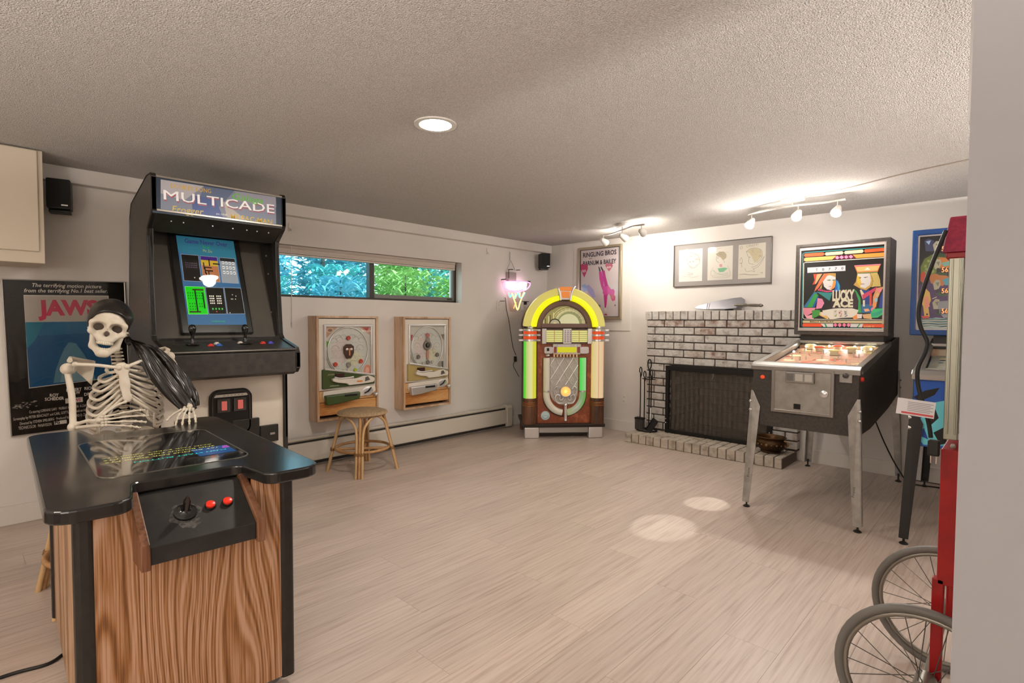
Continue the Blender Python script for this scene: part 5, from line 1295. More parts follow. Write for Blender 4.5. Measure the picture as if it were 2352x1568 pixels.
    MB().tube([(cx+(rx+.012)*math.cos(q), -D+.002, cz+(rz_+.012)*math.sin(q)) for q in np.linspace(pi*.95, pi*1.40, 24)], .004, 6).obj('launch_rail', M_chrome, t, smooth=60)
    mk = lambda n_, c: mat('pachinko_'+n_, c, .3)
    def pocket(x, z, r, c, n_):
        MB().lathe([(0, 0), (r*.5, 0), (r, .008), (r*.8, .018), (r*.3, .016)], 12, c=(x, -D+.008, z), axis='Y').obj('pocket', mk(n_, c), t, smooth=40)
    if col2 == 'a':
        ct = MB().prism([(cx-.045, cz+.035), (cx-.02, cz+.055), (cx+.02, cz+.055), (cx+.045, cz+.035), (cx+.045, cz-.02), (cx+.02, cz-.065), (cx-.02, cz-.065), (cx-.045, cz-.02)], -D-.012, -D+.01, 'XZ').obj('centre_piece', mk('brown', '#4a3228'), t, bevel=.004)
        for s in (-1, 1): MB().ball((cx+s*.02, -D-.012, cz+.012), (.014, .006, .012), 10, 6).obj('centre_bead', M_chrome, ct, smooth=180)
        MB().box(cx-.006, cx+.006, -D-.018, -D-.010, cz-.04, cz+.02).obj('centre_beak', mk('copper', '#b07a5a'), ct)
        for x, z, r, c, n_ in ((0, .105, .020, '#a8443c', 'red'), (-.12, -.11, .020, '#b5422c', 'red2'), (.115, -.095, .020, '#b5422c', 'red2'), (-.055, -.17, .016, '#9ab02c', 'lime'), (.06, -.165, .016, '#9ab02c', 'lime'), (0, -.12, .022, '#8a8378', 'grey'), (0, -.165, .018, '#b9b2a6', 'pale')): pocket(cx+x, cz+z, r, c, n_)
    else:
        ct = MB().lathe([(0, 0), (.02, .0), (.03, .012), (.042, .014), (.048, .004), (.05, 0)], 20, c=(cx, -D+.008, cz+.02), axis='Y').obj('centre_piece', mk('grey2', '#7b756c'), t, smooth=40)
        MB().ball((cx, -D-.004, cz+.02), (.018, .01, .02), 12, 8).obj('centre_bead', mk('dark', '#3d3935'), ct, smooth=180)
        MB().prism([(cx-.012, cz-.03), (cx+.012, cz-.03), (cx+.012, cz-.11), (cx-.012, cz-.11)], -D-.004, -D+.008, 'XZ').obj('centre_strip', mk('rose', '#b08478'), ct)
        for x, z, r, c, n_ in ((0, .115, .022, '#b06a64', 'rose2'), (0, .075, .024, '#8a8378', 'grey'), (-.11, -.085, .022, '#6f6a63', 'grey3'), (.115, -.075, .022, '#6f6a63', 'grey3'), (0, -.14, .022, '#6f6a63', 'grey3'), (-.055, -.145, .016, '#a39d94', 'pale'), (.055, -.14, .016, '#a39d94', 'pale')): pocket(cx+x, cz+z, r, c, n_)
    MB().box(fx0+.015, fx1-.015, -D-.001, -D+.000, fz0+.02, fz1-.015).obj('glass', pane_mat('thin_glass_'+col2, (.96, .97, .96)), t)
    # sloping ball tray panel
    M_c = mat('tray_'+col2, col, .3)
    tp_ = MB().prism([(-hw+.045, .265), (hw-.045, .275), (hw-.045, .345), (-hw+.060, .425), (-hw+.045, .42)], -D-.010, -D+.02, 'XZ').obj('tray_panel', M_c, t, bevel=.004)
    MB().bar((-hw+.06, -D-.012, .428), (hw-.045, -D-.012, .350), .016, .016).obj('tray_rail', M_chrome, tp_, bevel=.004)
    sw = [(-.17, .345), (-.15, .352), (.05, .335), (.12, .352), (.17, .352), (.215, .335), (.225, .315), (.21, .292), (.10, .285), (-.02, .282), (-.04, .298), (-.12, .310), (-.165, .325)]
    sw = [(x*hw/.285, z) for x, z in sw]
    tr = MB().prism(sw, -D-.040, -D-.008, 'XZ').obj('ball_tray', M_enam, tp_, bevel=.006)
    MB().prism([(x*hw/.285, z) for x, z in ((.13, .340), (.155, .346), (.175, .315), (.125, .305))], -D-.043, -D-.038, 'XZ').obj('tray_window', mk('tray_dark', '#5c5750'), tr)
    MB().box(-.135, -.06, -D-.03, -D-.008, .352, .385).obj('payout_mouth', mk('maroon', '#3a1f1c'), tp_)
    MB().tube(spline([(-.15, -D-.032, .36), (-.10, -D-.04, .346), (.02, -D-.036, .350)], 5), .007, 7).obj('payout_lip', M_chrome, tp_, smooth=60)
    if col2 == 'a':
        b_ = Art(-D-.0105); b_.text('JOVEN', (-.20, .375), (-.13, .373), .012, '#c9b78a', shear=.2); b_.rect(-.18, -.10, .284, .288, '#c9c2b0'); b_.obj('lettering', tp_)
        MB().box(.05, .10, -D-.044, -D-.038, .305, .316).obj('orange_mark', mk('orange', '#d07a35'), tr)
    # lower tray and handle
    MB().prism([(-hw+.05, .245), (hw-.04, .262), (hw-.035, .215), (hw-.08, .18), (-hw+.06, .165), (-hw+.045, .20)], -D-.008, -D+.01, 'XZ').obj('lower_plate', M_enam, t, bevel=.003)
    lt = MB().prism([(-hw+.05, .215), (.08, .222), (.075, .165), (-.12, .140), (-hw+.06, .135)], -D-.050, -D-.006, 'XZ').obj('lower_tray', M_c if col2 == 'a' else M_chrome, t, bevel=.010, seg=3)
    MB().box(-.07, .045, -D-.053, -D-.046, .192, .212).obj('tray_mouth', mk('tray_black', '#1f1c1a'), lt, bevel=.003)
    MB().lathe([(.0, .0), (.052, .0), (.052, .004), (.046, .006), (.0, .006)], 24, c=(hw-.115, -D-.008, .215), axis='Y', sy=.75).obj('shooter_plate', M_chrome, t, smooth=40)
    MB().tube([(hw-.15, -D-.018, .20), (hw-.115, -D-.022, .215), (hw-.085, -D-.018, .245)], .005, 7).obj('shooter_lever', M_tmold, t)
    MB().ball((hw-.045, -D-.025, .185), (.020, .022, .020), 14, 10).obj('knob', M_chrome, t, smooth=180)
    return t
pachinko(2.055, 2.625, [(192, 129), (936, 137), (941, 1309), (204, 1412)], 'green-trayed pachinko machine in a pine box above the free rattan stool', '#41502a', 'a', 0)
pachinko(2.888, 3.448, [(1236, 140), (1805, 146), (1805, 1188), (1240, 1267)], 'tan-trayed pachinko machine in a pine box, nearer the jukebox', '#a8955f', 'b', 0)
# ================================================================== framed prints
def frame(t, w, h, d, fw, m, name='frame'):
    MB().ring([(-w/2, 0), (w/2, 0), (w/2, h), (-w/2, h)], [(-w/2+fw, fw), (w/2-fw, fw), (w/2-fw, h-fw), (-w/2+fw, h-fw)], -d, 0, 'XZ').obj(name, m, t, bevel=.002)
    MB().box(-w/2+fw*.5, w/2-fw*.5, -d*.5, -.001, fw*.5, h-fw*.5).obj('backing', M_black, t)
M_silver = mat('thin_silver_frame', '#a8a49e', .3, metal=.8)
# ---- shark film poster (the picture itself is a plain stand-in)
jp = thing('framed_poster', 'framed black and blue shark film poster hanging behind the skeleton', 'poster', (XW+.001, .545, .520), 90)
jp.rotation_euler = (math.radians(0), math.radians(0), math.radians(90))
PW_, PH_ = .585, .915
rot = Matrix.Rotation(math.radians(-1.3), 4, 'Y')
JH = homog([(50, 64), (1150, 103), (1180, 1376), (135, 1466)], [(-PW_/2, PH_), (PW_/2, PH_), (PW_/2, 0), (-PW_/2, 0)])
frame(jp, PW_, PH_, .022, .006, M_silver)
a = Art(-.0125, JH, rough=.25)
a.rect(62, 1148, 75, 1465, '#14110f') if False else a.poly([(55, 72), (1146, 110), (1176, 1370), (140, 1460)], '#151210')
a.text('The terrifying motion picture', (322, 141), (936, 160), .022, '#d3ccc2', shear=.25, bold=.008)
a.text('from the terrifying No.1 best seller.', (250, 190), (992, 203), .022, '#d3ccc2', shear=.25, bold=.008)
a.poly([(246, 215), (1000, 230), (1020, 980), (290, 1050)], '#c9c2b8')
a.poly([(251, 221), (995, 236), (1002, 465), (260, 462)], '#a39a90')
a.text('JAWS', (372, 398), (905, 398), .085, '#b0344c', bold=.05)
a.poly([(260, 462), (1002, 465), (1016, 976), (294, 1044)], '#164a73')
a.poly([(260, 462), (1002, 465), (1004, 560), (266, 590)], '#1f5c80')
a.poly([(262, 462), (420, 464), (350, 620), (272, 700)], '#1d6a80')
# plain pale-blue mound in place of the picture
a.poly([(500, 1010), (520, 900), (560, 790), (600, 700), (640, 650), (700, 660), (770, 760), (830, 860), (870, 990)], '#4f7688')
a.poly([(560, 1005), (580, 900), (630, 800), (680, 770), (740, 830), (790, 930), (810, 995)], '#6d8d98')
a.text('ROY', (467, 1130), (545, 1128), .018, '#d3ccc2', bold=.02); a.text('SCHEIDER', (425, 1163), (590, 1158), .018, '#d3ccc2', bold=.02)
a.text('ROBERT', (612, 1090), (745, 1083), .018, '#d3ccc2', bold=.02); a.text('SHAW', (628, 1117), (732, 1112), .018, '#d3ccc2', bold=.02)
a.text('RICHARD', (770, 1080), (920, 1072), .018, '#d3ccc2', bold=.02); a.text('DREYFUSS', (768, 1132), (935, 1120), .018, '#d3ccc2', bold=.02)
a.poly([(600, 1150), (752, 1142), (754, 1184), (602, 1194)], '#bdb5ab'); a.text('JAWS', (640, 1182), (735, 1176), .018, '#b0344c', bold=.03)
a.text('Co starring LORRAINE GARY · MURRAY HAMILTON · A ZANUCK/BROWN PRODUCTION', (292, 1268), (1010, 1208), .016, '#c3bcb2')
a.text('Screenplay by PETER BENCHLEY and CARL GOTTLIEB · Based on the novel by PETER BENCHLEY', (158, 1325), (1020, 1242), .016, '#c3bcb2')
a.text('Directed by STEVEN SPIELBERG · Produced by RICHARD D. ZANUCK and DAVID BROWN', (212, 1366), (1020, 1280), .016, '#c3bcb2')
a.text('TECHNICOLOR · PANAVISION', (200, 1405), (482, 1380), .018, '#c3bcb2')
a.poly([(502, 1345), (610, 1335), (612, 1366), (504, 1376)], '#c3bcb2'); a.text('PG', (508, 1370), (552, 1366), .018, '#151210', bold=.04)
for k in range(26): x = 140+RN.random()*200; y = 1160+RN.random()*60; a.poly([(x, y), (x+18+RN.random()*20, y-3), (x+16, y+5)], '#8d867c')
a.obj('print', jp)
for ch in jp.children: ch.matrix_local = rot
MB().box(-PW_/2+.006, PW_/2-.006, -.0185, -.0175, .006, PH_-.006).obj('glazing', pane_mat('poster_glazing', (.97, .97, .97)), jp).matrix_local = rot

# ---- circus poster
rp_ = thing('framed_poster', 'framed circus poster with an upside-down pink acrobat above the jukebox', 'poster', (-3.476, YB-.008, 1.223))
RW, RHh = .578, .817
RH_ = homog([(133, 600), (590, 550), (580, 1351), (126, 1351)], [(-RW/2, RHh), (RW/2, RHh), (RW/2, 0), (-RW/2, 0)])
frame(rp_, RW, RHh, .028, .024, mat('champagne_frame', '#b3a68e', .3, metal=.6))
MB().ring([(-RW/2+.024, .024), (RW/2-.024, .024), (RW/2-.024, RHh-.024), (-RW/2+.024, RHh-.024)], [(-RW/2+.031, .031), (RW/2-.031, .031), (RW/2-.031, RHh-.031), (-RW/2+.031, RHh-.031)], -.026, -.012, 'XZ').obj('inner_fillet', mat('dark_fillet', '#4a4038', .4), rp_)
a = Art(-.0145, RH_, rough=.35)
a.poly([(152, 612), (556, 572), (550, 1325), (150, 1330)], '#cbbfc0')
a.text('RINGLING BROS', (178, 697), (530, 660), .050, '#2c2130', bold=.03)
a.text('AND', (238, 714), (275, 710), .010, '#2c2130', bold=.03)
a.text('BARNUM & BAILEY', (178, 783), (528, 755), .048, '#2c2130', bold=.03)
def heart(cx, cy, w, h, c): a.poly([(cx+w*x, cy+h*y) for x, y in ((0, .5), (-.25, .2), (-.5, -.15), (-.45, -.42), (-.2, -.5), (0, -.36), (.2, -.5), (.45, -.42), (.5, -.15), (.25, .2))], c)
heart(190, 835, 78, 150, '#b8386a'); a.text('RR', (170, 855), (212, 850), .028, '#d8c8cc', bold=.03)
heart(452, 800, 80, 90, '#bd6a7c'); a.text('BB', (430, 812), (474, 806), .020, '#d8c8cc', bold=.02)
# acrobat: legs up, hand on the ground
a.poly([(338, 790), (352, 800), (365, 838), (350, 850)], '#4a4450'); a.poly([(360, 795), (372, 792), (395, 832), (380, 842)], '#4a4450')
a.poly([(345, 850), (372, 842), (392, 925), (398, 1000), (432, 1020), (430, 1065), (395, 1068), (372, 1010), (352, 930)], '#c23c92')
a.poly([(376, 840), (405, 832), (418, 900), (440, 985), (470, 1030), (440, 1060), (405, 1010), (392, 930)], '#b83488')
a.poly([(395, 1010), (440, 995), (478, 1035), (500, 1030), (512, 1055), (505, 1100), (470, 1110), (450, 1080), (438, 1100), (405, 1110), (385, 1070)], '#cf4a9a')
a.poly([(395, 1095), (436, 1090), (428, 1180), (420, 1228), (406, 1228), (400, 1150)], '#c23a86')
a.poly([(468, 1090), (498, 1085), (520, 1110), (515, 1150), (488, 1160), (470, 1130)], '#d0608a'); a.circ(488, 1112, 22, '#c9788a', 14)
a.circ(414, 1250, 12, '#d8d0cc', 10, 1.6); a.poly([(398, 1310), (402, 1295), (425, 1290), (438, 1310)], '#b0405a')
a.poly([(200, 1000), (240, 985), (290, 1040), (310, 1120), (280, 1120), (230, 1060)], '#a8a0d0'); a.poly([(165, 990), (205, 975), (225, 1050), (180, 1060)], '#8fb0d8')
a.poly([(330, 1200), (360, 1195), (366, 1220), (335, 1228)], '#8f8a92'); a.poly([(510, 1195), (522, 1193), (522, 1212), (511, 1212)], '#6d686a')
a.obj('print', rp_)
MB().box(-RW/2+.024, RW/2-.024, -.022, -.021, .024, RHh-.024).obj('glazing', pane_mat('poster_glazing2', (.97, .97, .97)), rp_)

# ---- triple caricature frame
cf = thing('framed_drawings', 'wide grey-matted frame of three cartoon portrait drawings above the mantel', 'picture', (-2.1165, YB-.002, 1.547))
CW, CHh = .937, .417
CH_ = homog([(132, 606), (1241, 495), (1229, 1027), (124, 1074)], [(-CW/2, CHh), (CW/2, CHh), (CW/2, 0), (-CW/2, 0)])
frame(cf, CW, CHh, .025, .007, mat('pewter_frame', '#6f6863', .35, metal=.7))
a = Art(-.0135, CH_, rough=.4)
a.poly([(136, 612), (1236, 502), (1224, 1024), (130, 1070)], '#9b9490')
a.poly([(188, 660), (452, 635), (445, 1003), (184, 1015)], '#d9d5ce'); a.poly([(512, 632), (795, 602), (787, 985), (505, 998)], '#d6d0c4'); a.poly([(860, 600), (1166, 568), (1158, 966), (850, 983)], '#d3ccbc')
g = '#8d877e'
def sk_(P, c=g, w=.0028): a.line([tuple(p) for p in spline([Vector(q) for q in P], 4)], w, c)
for k in range(12): x = 330+RN.random()*80; y = 700+RN.random()*90; sk_([(x, y), (x+15, y-8), (x+30, y+6)], '#b8b2a8')
sk_([(290, 720), (300, 690), (350, 690), (400, 720), (420, 770), (410, 810), (370, 830)]); sk_([(290, 730), (280, 780), (300, 830), (340, 850)]); sk_([(285, 905), (310, 920), (345, 915)]); sk_([(280, 930), (320, 935), (345, 925)])
# second drawing
a.poly([(600, 700), (640, 675), (690, 672), (722, 700), (720, 740), (700, 760), (680, 770), (660, 740), (620, 725)], '#b0a284'); sk_([(612, 720), (606, 750), (612, 780), (640, 800)]); sk_([(690, 770), (700, 800)])
a.poly([(640, 815), (672, 812), (676, 845), (645, 848)], '#d09aa0'); a.poly([(622, 862), (700, 852), (735, 860), (690, 900), (640, 905)], '#79b08a')
sk_([(575, 850), (545, 900), (560, 955), (650, 970), (750, 955), (760, 900), (730, 830)], '#a8a69a'); sk_([(530, 680), (600, 650), (665, 632)], '#b8b0a2', .004); sk_([(570, 880), (640, 930), (740, 910)], '#9fb0a0')
# third drawing
a.poly([(945, 670), (990, 640), (1060, 632), (1110, 660), (1122, 720), (1080, 770), (1040, 800), (1010, 740), (980, 690)], '#c4b898')
sk_([(950, 670), (960, 720), (975, 740), (970, 790), (990, 810), (1030, 815)]); sk_([(940, 680), (990, 640), (1070, 635), (1120, 670), (1120, 740), (1060, 800)])
sk_([(1000, 850), (1060, 830), (1110, 780), (1150, 720)], g, .003); sk_([(1020, 870), (1080, 840), (1130, 770), (1150, 730)]); sk_([(930, 860), (950, 900), (1000, 890), (1040, 900), (1020, 860)]); sk_([(870, 780), (890, 740), (900, 790), (880, 810)]); sk_([(865, 810), (890, 800), (895, 850)])
for (cx, cy, w_, h_) in ((355, 745, 60, 50), (660, 700, 55, 30), (1040, 690, 75, 55)):     # hair strokes
    for k in range(16):
        x = cx+RN.uniform(-1, 1)*w_; y = cy+RN.uniform(-1, 1)*h_; sk_([(x, y), (x+RN.uniform(5, 16), y+RN.uniform(-14, -4)), (x+RN.uniform(18, 34), y+RN.uniform(-6, 8))], RN.choice(['#a39c90', '#8d867a', '#b5ad9f']), .0016)
for (cx, cy) in ((310, 790), (350, 785), (625, 745), (985, 735)): a.circ(cx, cy, 5, '#6d675f', 8)
sk_([(300, 840), (330, 860), (370, 850), (400, 830)]); sk_([(240, 960), (290, 950), (340, 965), (400, 950)], '#b8b2a8'); sk_([(545, 900), (580, 890), (600, 930), (640, 920), (690, 940), (740, 925)], '#9aa396', .002); sk_([(560, 940), (650, 955), (750, 940)], '#a8a69a', .002)
a.text('CINDY!', (945, 627), (1085, 604), .020, '#9b9488', shear=.15); sk_([(880, 620), (900, 615), (900, 640), (880, 640), (880, 620)]); sk_([(870, 935), (920, 925), (1000, 935), (1080, 930)]); sk_([(1100, 915), (1130, 905), (1120, 925)])
a.obj('drawings', cf)
MB().box(-CW/2+.007, CW/2-.007, -.021, -.020, .007, CHh-.007).obj('glazing', pane_mat('picture_glazing', (.98, .98, .98)), cf)

# ================================================================== small loudspeakers
def speaker(loc, rz, label, cable):
    t = thing('loudspeaker', label, 'speaker', loc, rz, 'small black wall loudspeakers')
    M_s = mat('speaker_black', '#0f0e0d', .45); M_g = mat('speaker_cloth', '#1a1917', .8)
    MB().prism(rrect(-.055, .055, -.085, .085, .008), -.19, -.07, 'XZ').obj('speaker_box', M_s, t, bevel=.003)
    MB().prism(rrect(-.050, .050, -.078, .080, .006), -.196, -.19, 'XZ').obj('grille', M_g, t)
    MB().box(.012, .042, -.199, -.1955, -.070, -.063).obj('name_plate', mat('bright_steel'), t)
    MB().box(-.04, .04, -.012, 0, -.06, .06).bar((0, -.006, -.045), (0, -.13, -.095), .05, .012).box(-.05, .05, -.15, -.07, -.104, -.088).obj('wall_bracket', M_s, t, bevel=.003)
    if cable: MB().tube(spline([(-.03, -.02, .05), (-.05, -.03, .0), (-.04, -.05, -.06), (-.01, -.07, -.08)], 5), .003, 6).obj('speaker_wire', mat('red_wire', '#7a3a2c', .5), t)
speaker((XW, .515, 1.925), 78, 'black loudspeaker on the wall beside the hanging cream cabinet', True)
speaker((XW, 4.985, 1.91), 58, 'black loudspeaker in the far corner above the jukebox', False)
# ================================================================== pinball machines
M_rail = mat('worn_stainless', '#8f8b86', .34, metal=.9)
M_galv = mat('galvanised_leg', '#a5a29d', .38, metal=.7, noise=(20, '#8d8a85', (1,1,1), .35, .7))
M_bolt = mat('chrome_bolt', '#c9c6c2', .2, metal=.95)
def pinball(loc, rz, label, M_cab, M_leg, M_bb, bbw, bbz, leg_note, M_sd=None):
    t = thing('pinball_machine', label, 'pinball machine', loc, rz)
    hw = .2925; yf, yb = -.70, .62
    prof = [(yf, .54), (yf, .915), (.26, 1.045), (yb, 1.09), (yb, .66), (.25, .60), (-.35, .54)]
    for s in (-1, 1): MB().prism(prof, *sorted((s*hw, s*(hw-.018))), 'YZ').obj('cabinet_side', M_sd or M_cab, t)
    MB().box(-hw+.018, hw-.018, yf, yf+.018, .54, .915).obj('cabinet_front', M_cab, t)
    MB().box(-hw+.018, hw-.018, yb-.018, yb, .66, 1.09).obj('cabinet_back', M_cab, t)
    MB().prism([(yf+.018, .545), (-.35, .545), (.25, .605), (yb-.018, .66), (yb-.018, .675), (.25, .62), (-.35, .56), (yf+.018, .56)], -hw+.018, hw-.018, 'YZ').obj('cabinet_bottom', M_black, t)
    # rails, lockdown bar, glass
    MB().prism([(yf-.012, .895), (yf-.012, .925), (yf+.02, .945), (yf+.085, .948), (yf+.085, .935), (yf+.02, .91)], -hw-.010, hw+.010, 'YZ').obj('lockdown_bar', M_rail, t, bevel=.004)
    for s in (-1, 1):
        MB().prism([(yf+.07, .895), (yf+.07, .946), (.255, 1.068), (.255, 1.035)], *sorted((s*(hw+.006), s*(hw-.03))), 'YZ').obj('side_rail', M_rail, t, bevel=.003)
    gl = [(yf+.08, .944), (.25, 1.062)]
    MB().prism([(gl[0][0], gl[0][1]-.004), (gl[1][0], gl[1][1]-.004), (gl[1][0], gl[1][1]), (gl[0][0], gl[0][1])], -hw+.028, hw-.028, 'YZ').obj('playfield_glass', pane_mat('playfield_glass', (.97, .98, .97), 1.06), t)
    MB().box(-hw+.02, hw-.02, .172, .188, 1.046, 1.066).obj('back_rail', M_rail, t, bevel=.003)
    MB().box(-hw+.02, hw-.02, .20, .21, .93, 1.05).obj('backboard', mat('cream_backboard', '#cbb7a0', .5, noise=(16, '#b07a62', (1,1,1), .45, .7)), t)
    # legs with levellers
    for sx in (-1, 1):
        for sy in (-1, 1):
            y = yf if sy < 0 else yb; x = sx*hw
            zt = .76 if sy < 0 else .84
            top = Vector((x, y, zt)); bot = Vector((x+sx*.030, y+sy*.035, .035))
            mb = MB()
            for (ax, ay) in ((1, 0), (0, 1)):
                o1 = Vector((-sx*.055 if ax else 0, -sy*.055 if ay else 0, 0)); n1 = Vector((0, sy*.004, 0)) if ax else Vector((sx*.004, 0, 0)); off = Vector((sx*.006, sy*.006, 0))
                A = [top+off, top+off+o1*.18, Vector((x, y, zt-.10))+off+o1, bot+off+o1*.72, bot+off]
                vs = A+[p+n1 for p in A]; mb.add(vs, [(0, 1, 2, 3, 4), (9, 8, 7, 6, 5)]+[(i, (i+1) % 5, 5+(i+1) % 5, 5+i) for i in range(5)])
            lg = mb.obj('leg', M_leg, t)
            for dz in (.07, .125): MB().ball((x+sx*.010, y+sy*.010, zt-dz), (.011, .011, .011), 10, 7).obj('bolt', M_bolt, lg, smooth=180)
            b2 = bot+Vector((-sx*.012, -sy*.012, 0)); MB().cyl((b2.x, b2.y, .008), (b2.x, b2.y, .06), .006, n=8).lathe([(.020, 0), (.022, .004), (.012, .012), (.006, .014)], 14, c=(b2.x, b2.y, 0)).obj('leveller', M_black, lg, smooth=40)
            if leg_note and sy < 0:
                q = Art(y+sy*.0065-.0045); x0 = bot.x-sx*.02; q.text('Front', (x0-.010+(.0 if sx > 0 else .02), .20), (x0-.006+(.0 if sx > 0 else .02), .26), .014, '#3a3a3c'); qo = q.obj('handwriting', lg); qo.location = (0, -.0275, 0) 
    # backbox
    z0, z1 = bbz; yb0, yb1 = .15, .36
    MB().box(-hw+.03, hw-.03, yb0+.04, yb-.02, 1.03, z0+.01).obj('pedestal', M_black, t)
    bb = MB().box(-bbw/2, bbw/2, yb0, yb1, z0, z1).obj('backbox', M_bb, t, bevel=.004)
    return t, hw, yf, bb, yb0, z0, z1

# ---- machine with the card king and queen
M_pb = mat('black_cabinet', '#322d28', .6, noise=(60, '#403a34', (1,1,1), .35, .65))
t, hw, yf, bb, yb0, z0, z1 = pinball((-.9725, 4.30, 0), 0, 'black pinball machine with a card king and queen on its back glass', M_pb, M_galv, mat('grey_black_box', '#3a3531', .5, noise=(50, '#4a443f', (1,1,1), .35, .65)), .592, (1.108, 1.780), True)
PX = lambda x: x+.9725
# front door, plate, start button
dr = MB().box(PX(-1.150), PX(-.802), yf-.010, yf+.002, .638, .916).obj('coin_door', mat('dull_steel', '#9b9791', .42, metal=.75, noise=(14, '#85817b', (1,1,1), .4, .7)), t, bevel=.003)
MB().ring([(PX(-1.150), .638), (PX(-.802), .638), (PX(-.802), .916), (PX(-1.150), .916)], [(PX(-1.130), .656), (PX(-.820), .656), (PX(-.820), .900), (PX(-1.130), .900)], yf-.014, yf-.009, 'XZ').obj('door_frame', M_rail, dr, bevel=.002)
for x in (-1.142, -.976, -.81):
    for z in (.646, .908): MB().ball((PX(x), yf-.014, z), .004, 6, 5).obj('rivet', M_bolt, dr)
cs = MB().box(PX(-1.064), PX(-.905), yf-.030, yf-.010, .830, .895).obj('coin_entry', M_rail, dr, bevel=.004)
MB().box(PX(-1.056), PX(-1.018), yf-.033, yf-.029, .842, .885).obj('coin_plate', mat('dark_plate', '#6d6a66', .4, metal=.5), cs); MB().box(PX(-1.008), PX(-.965), yf-.032, yf-.029, .842, .885).obj('coin_plate', mat('light_plate', '#b3aea6', .4, metal=.3), cs); MB().box(PX(-.955), PX(-.915), yf-.032, yf-.029, .842, .885).obj('coin_plate', mat('light_plate'), cs)
MB().lathe([(.0, .0), (.021, .0), (.021, .006), (.014, .008), (.008, .011), (0, .011)], 20, c=(PX(-.853), yf-.014, .775), axis='Y').obj('lock', M_chrome, dr, smooth=40)
MB().box(PX(-1.018), PX(-.980), yf-.013, yf-.009, .668, .700).obj('coin_return', M_tmold, dr)
pl = MB().box(PX(-.777), PX(-.712), yf-.008, yf, .850, .925).obj('plunger_plate', mat('dull_steel'), t, bevel=.002); MB().lathe([(0, 0), (.016, 0), (.015, .010), (.006, .014)], 16, c=(PX(-.745), yf-.008, .892), axis='Y').obj('plunger_cap', mat('coin_grey'), pl, smooth=40)
b_ = MB().lathe([(0, 0), (.013, 0), (.013, .005), (.008, .009), (0, .009)], 16, c=(PX(-1.207), yf, .850), axis='Y').obj('start_button', mat('red_orange_button', '#e04a22', .3, emit=.3), t, smooth=40)
MB().lathe([(0, 0), (.014, 0), (.012, .012), (0, .013)], 14, c=(hw, yf+.06, .87), axis='X').obj('flipper_button', mat('bright_red', '#e0301c', .3), t, smooth=40)
# playfield
a = Art(0, None)
a.rect(-hw+.03, hw-.03, -.60, .24, '#b88a70')
cols = ['#d9b48c', '#c9563a', '#e3d9a8', '#d98a6a', '#e8c8b4', '#a8443a', '#c9b07a', '#e0b0a0']
for k in range(46): a.circ(RN.uniform(-.24, .24), RN.uniform(-.55, .22), RN.uniform(.012, .045), cols[k % 8], 14, RN.uniform(.5, 1.4))
for k in range(16): x, y = RN.uniform(-.22, .22), RN.uniform(-.5, .2); a.line([(x, y), (x+RN.uniform(-.06, .06), y+RN.uniform(.02, .07))], .006, RN.choice(['#3d2a26', '#c0392b', '#efe6cf']))
o = a.obj('playfield', t); sl = math.atan2(1.062-.944, .87)
o.rotation_euler = (-pi/2+sl, 0, 0); o.location = (0, -.02, .978)
for k, (x, y, c) in enumerate(((-.10, .06, '#d9573a'), (.10, .06, '#d8c890'), (.0, .13, '#d9573a'), (-.18, .14, '#e3d9a8'), (.19, .13, '#e3d9a8'), (.02, -.06, '#d8c890'))):
    z = .978+(y+.02)*math.tan(sl)
    u = MB().cyl((x, y, z), (x, y, z+.028), .026, n=16).obj('bumper', mat('bumper_cream', '#d9d0b4', .4), t, smooth=40); MB().lathe([(.036, 0), (.036, .006), (.02, .012), (0, .013)], 18, c=(x, y, z+.028)).obj('bumper_cap', mat('bumper_'+c, c, .3, emit=.25), u, smooth=40)
for x, y in ((-.20, .10), (-.06, .15), (.10, .15), (.21, .08), (-.22, -.12), (.17, -.05)):
    z = .978+(y+.02)*math.tan(sl); MB().ball((x, y, z+.026), .008, 10, 8).obj('playfield_bulb', mat('playfield_bulb', '#fff0d0', .3, emit=6), t, smooth=180)
ld = bpy.data.lights.new('playfield_lamp', 'AREA'); ld.shape = 'RECTANGLE'; ld.size = .45; ld.size_y = .02; ld.energy = .8; ld.color = WARM
lo = bpy.data.objects.new('playfield_lamp', ld); COL.objects.link(lo); lo.parent = t; lo.location = (0, .160, 1.034); lo.rotation_euler = (math.radians(-48), 0, 0)
for k in range(22):
    x, y = RN.uniform(-.24, .24), RN.uniform(-.3, .2); z = .978+(y+.02)*math.tan(sl); MB().cyl((x, y, z), (x, y, z+.026), .005, n=8).obj('post', mat('post_white', '#d8d2c4', .4), t)
# back glass
MB().ring([(-.296, z0), (.296, z0), (.296, z1), (-.296, z1)], [(-.270, z0+.030), (.270, z0+.030), (.270, z1-.022), (-.270, z1-.022)], yb0-.014, yb0, 'XZ').obj('backbox_frame', M_bb if False else mat('grey_black_box'), bb, bevel=.003)
MB().ring([(-.272, z0+.028), (.272, z0+.028), (.272, z1-.020), (-.272, z1-.020)], [(-.262, z0+.046), (.258, z0+.046), (.258, z1-.045), (-.262, z1-.045)], yb0-.006, yb0, 'XZ').obj('glass_channel', mat('light_channel', '#b5a9a4', .4), bb)
LA = homog([(169, 240), (1384, 136), (1345, 1408), (141, 1386)], [(-.296, z1), (.296, z1), (.296, z0), (-.296, z0)])
a = Art(yb0-.002, LA, emit=.10, rough=.22)
P = a.poly
P([(215, 300), (1358, 210), (1338, 1332), (205, 1322)], '#171311')
a.line([(250, 350), (280, 335), (1310, 262), (1342, 280), (1318, 1290), (1290, 1310), (270, 1300), (235, 1280)], .004, '#2f8a8a', closed=True)
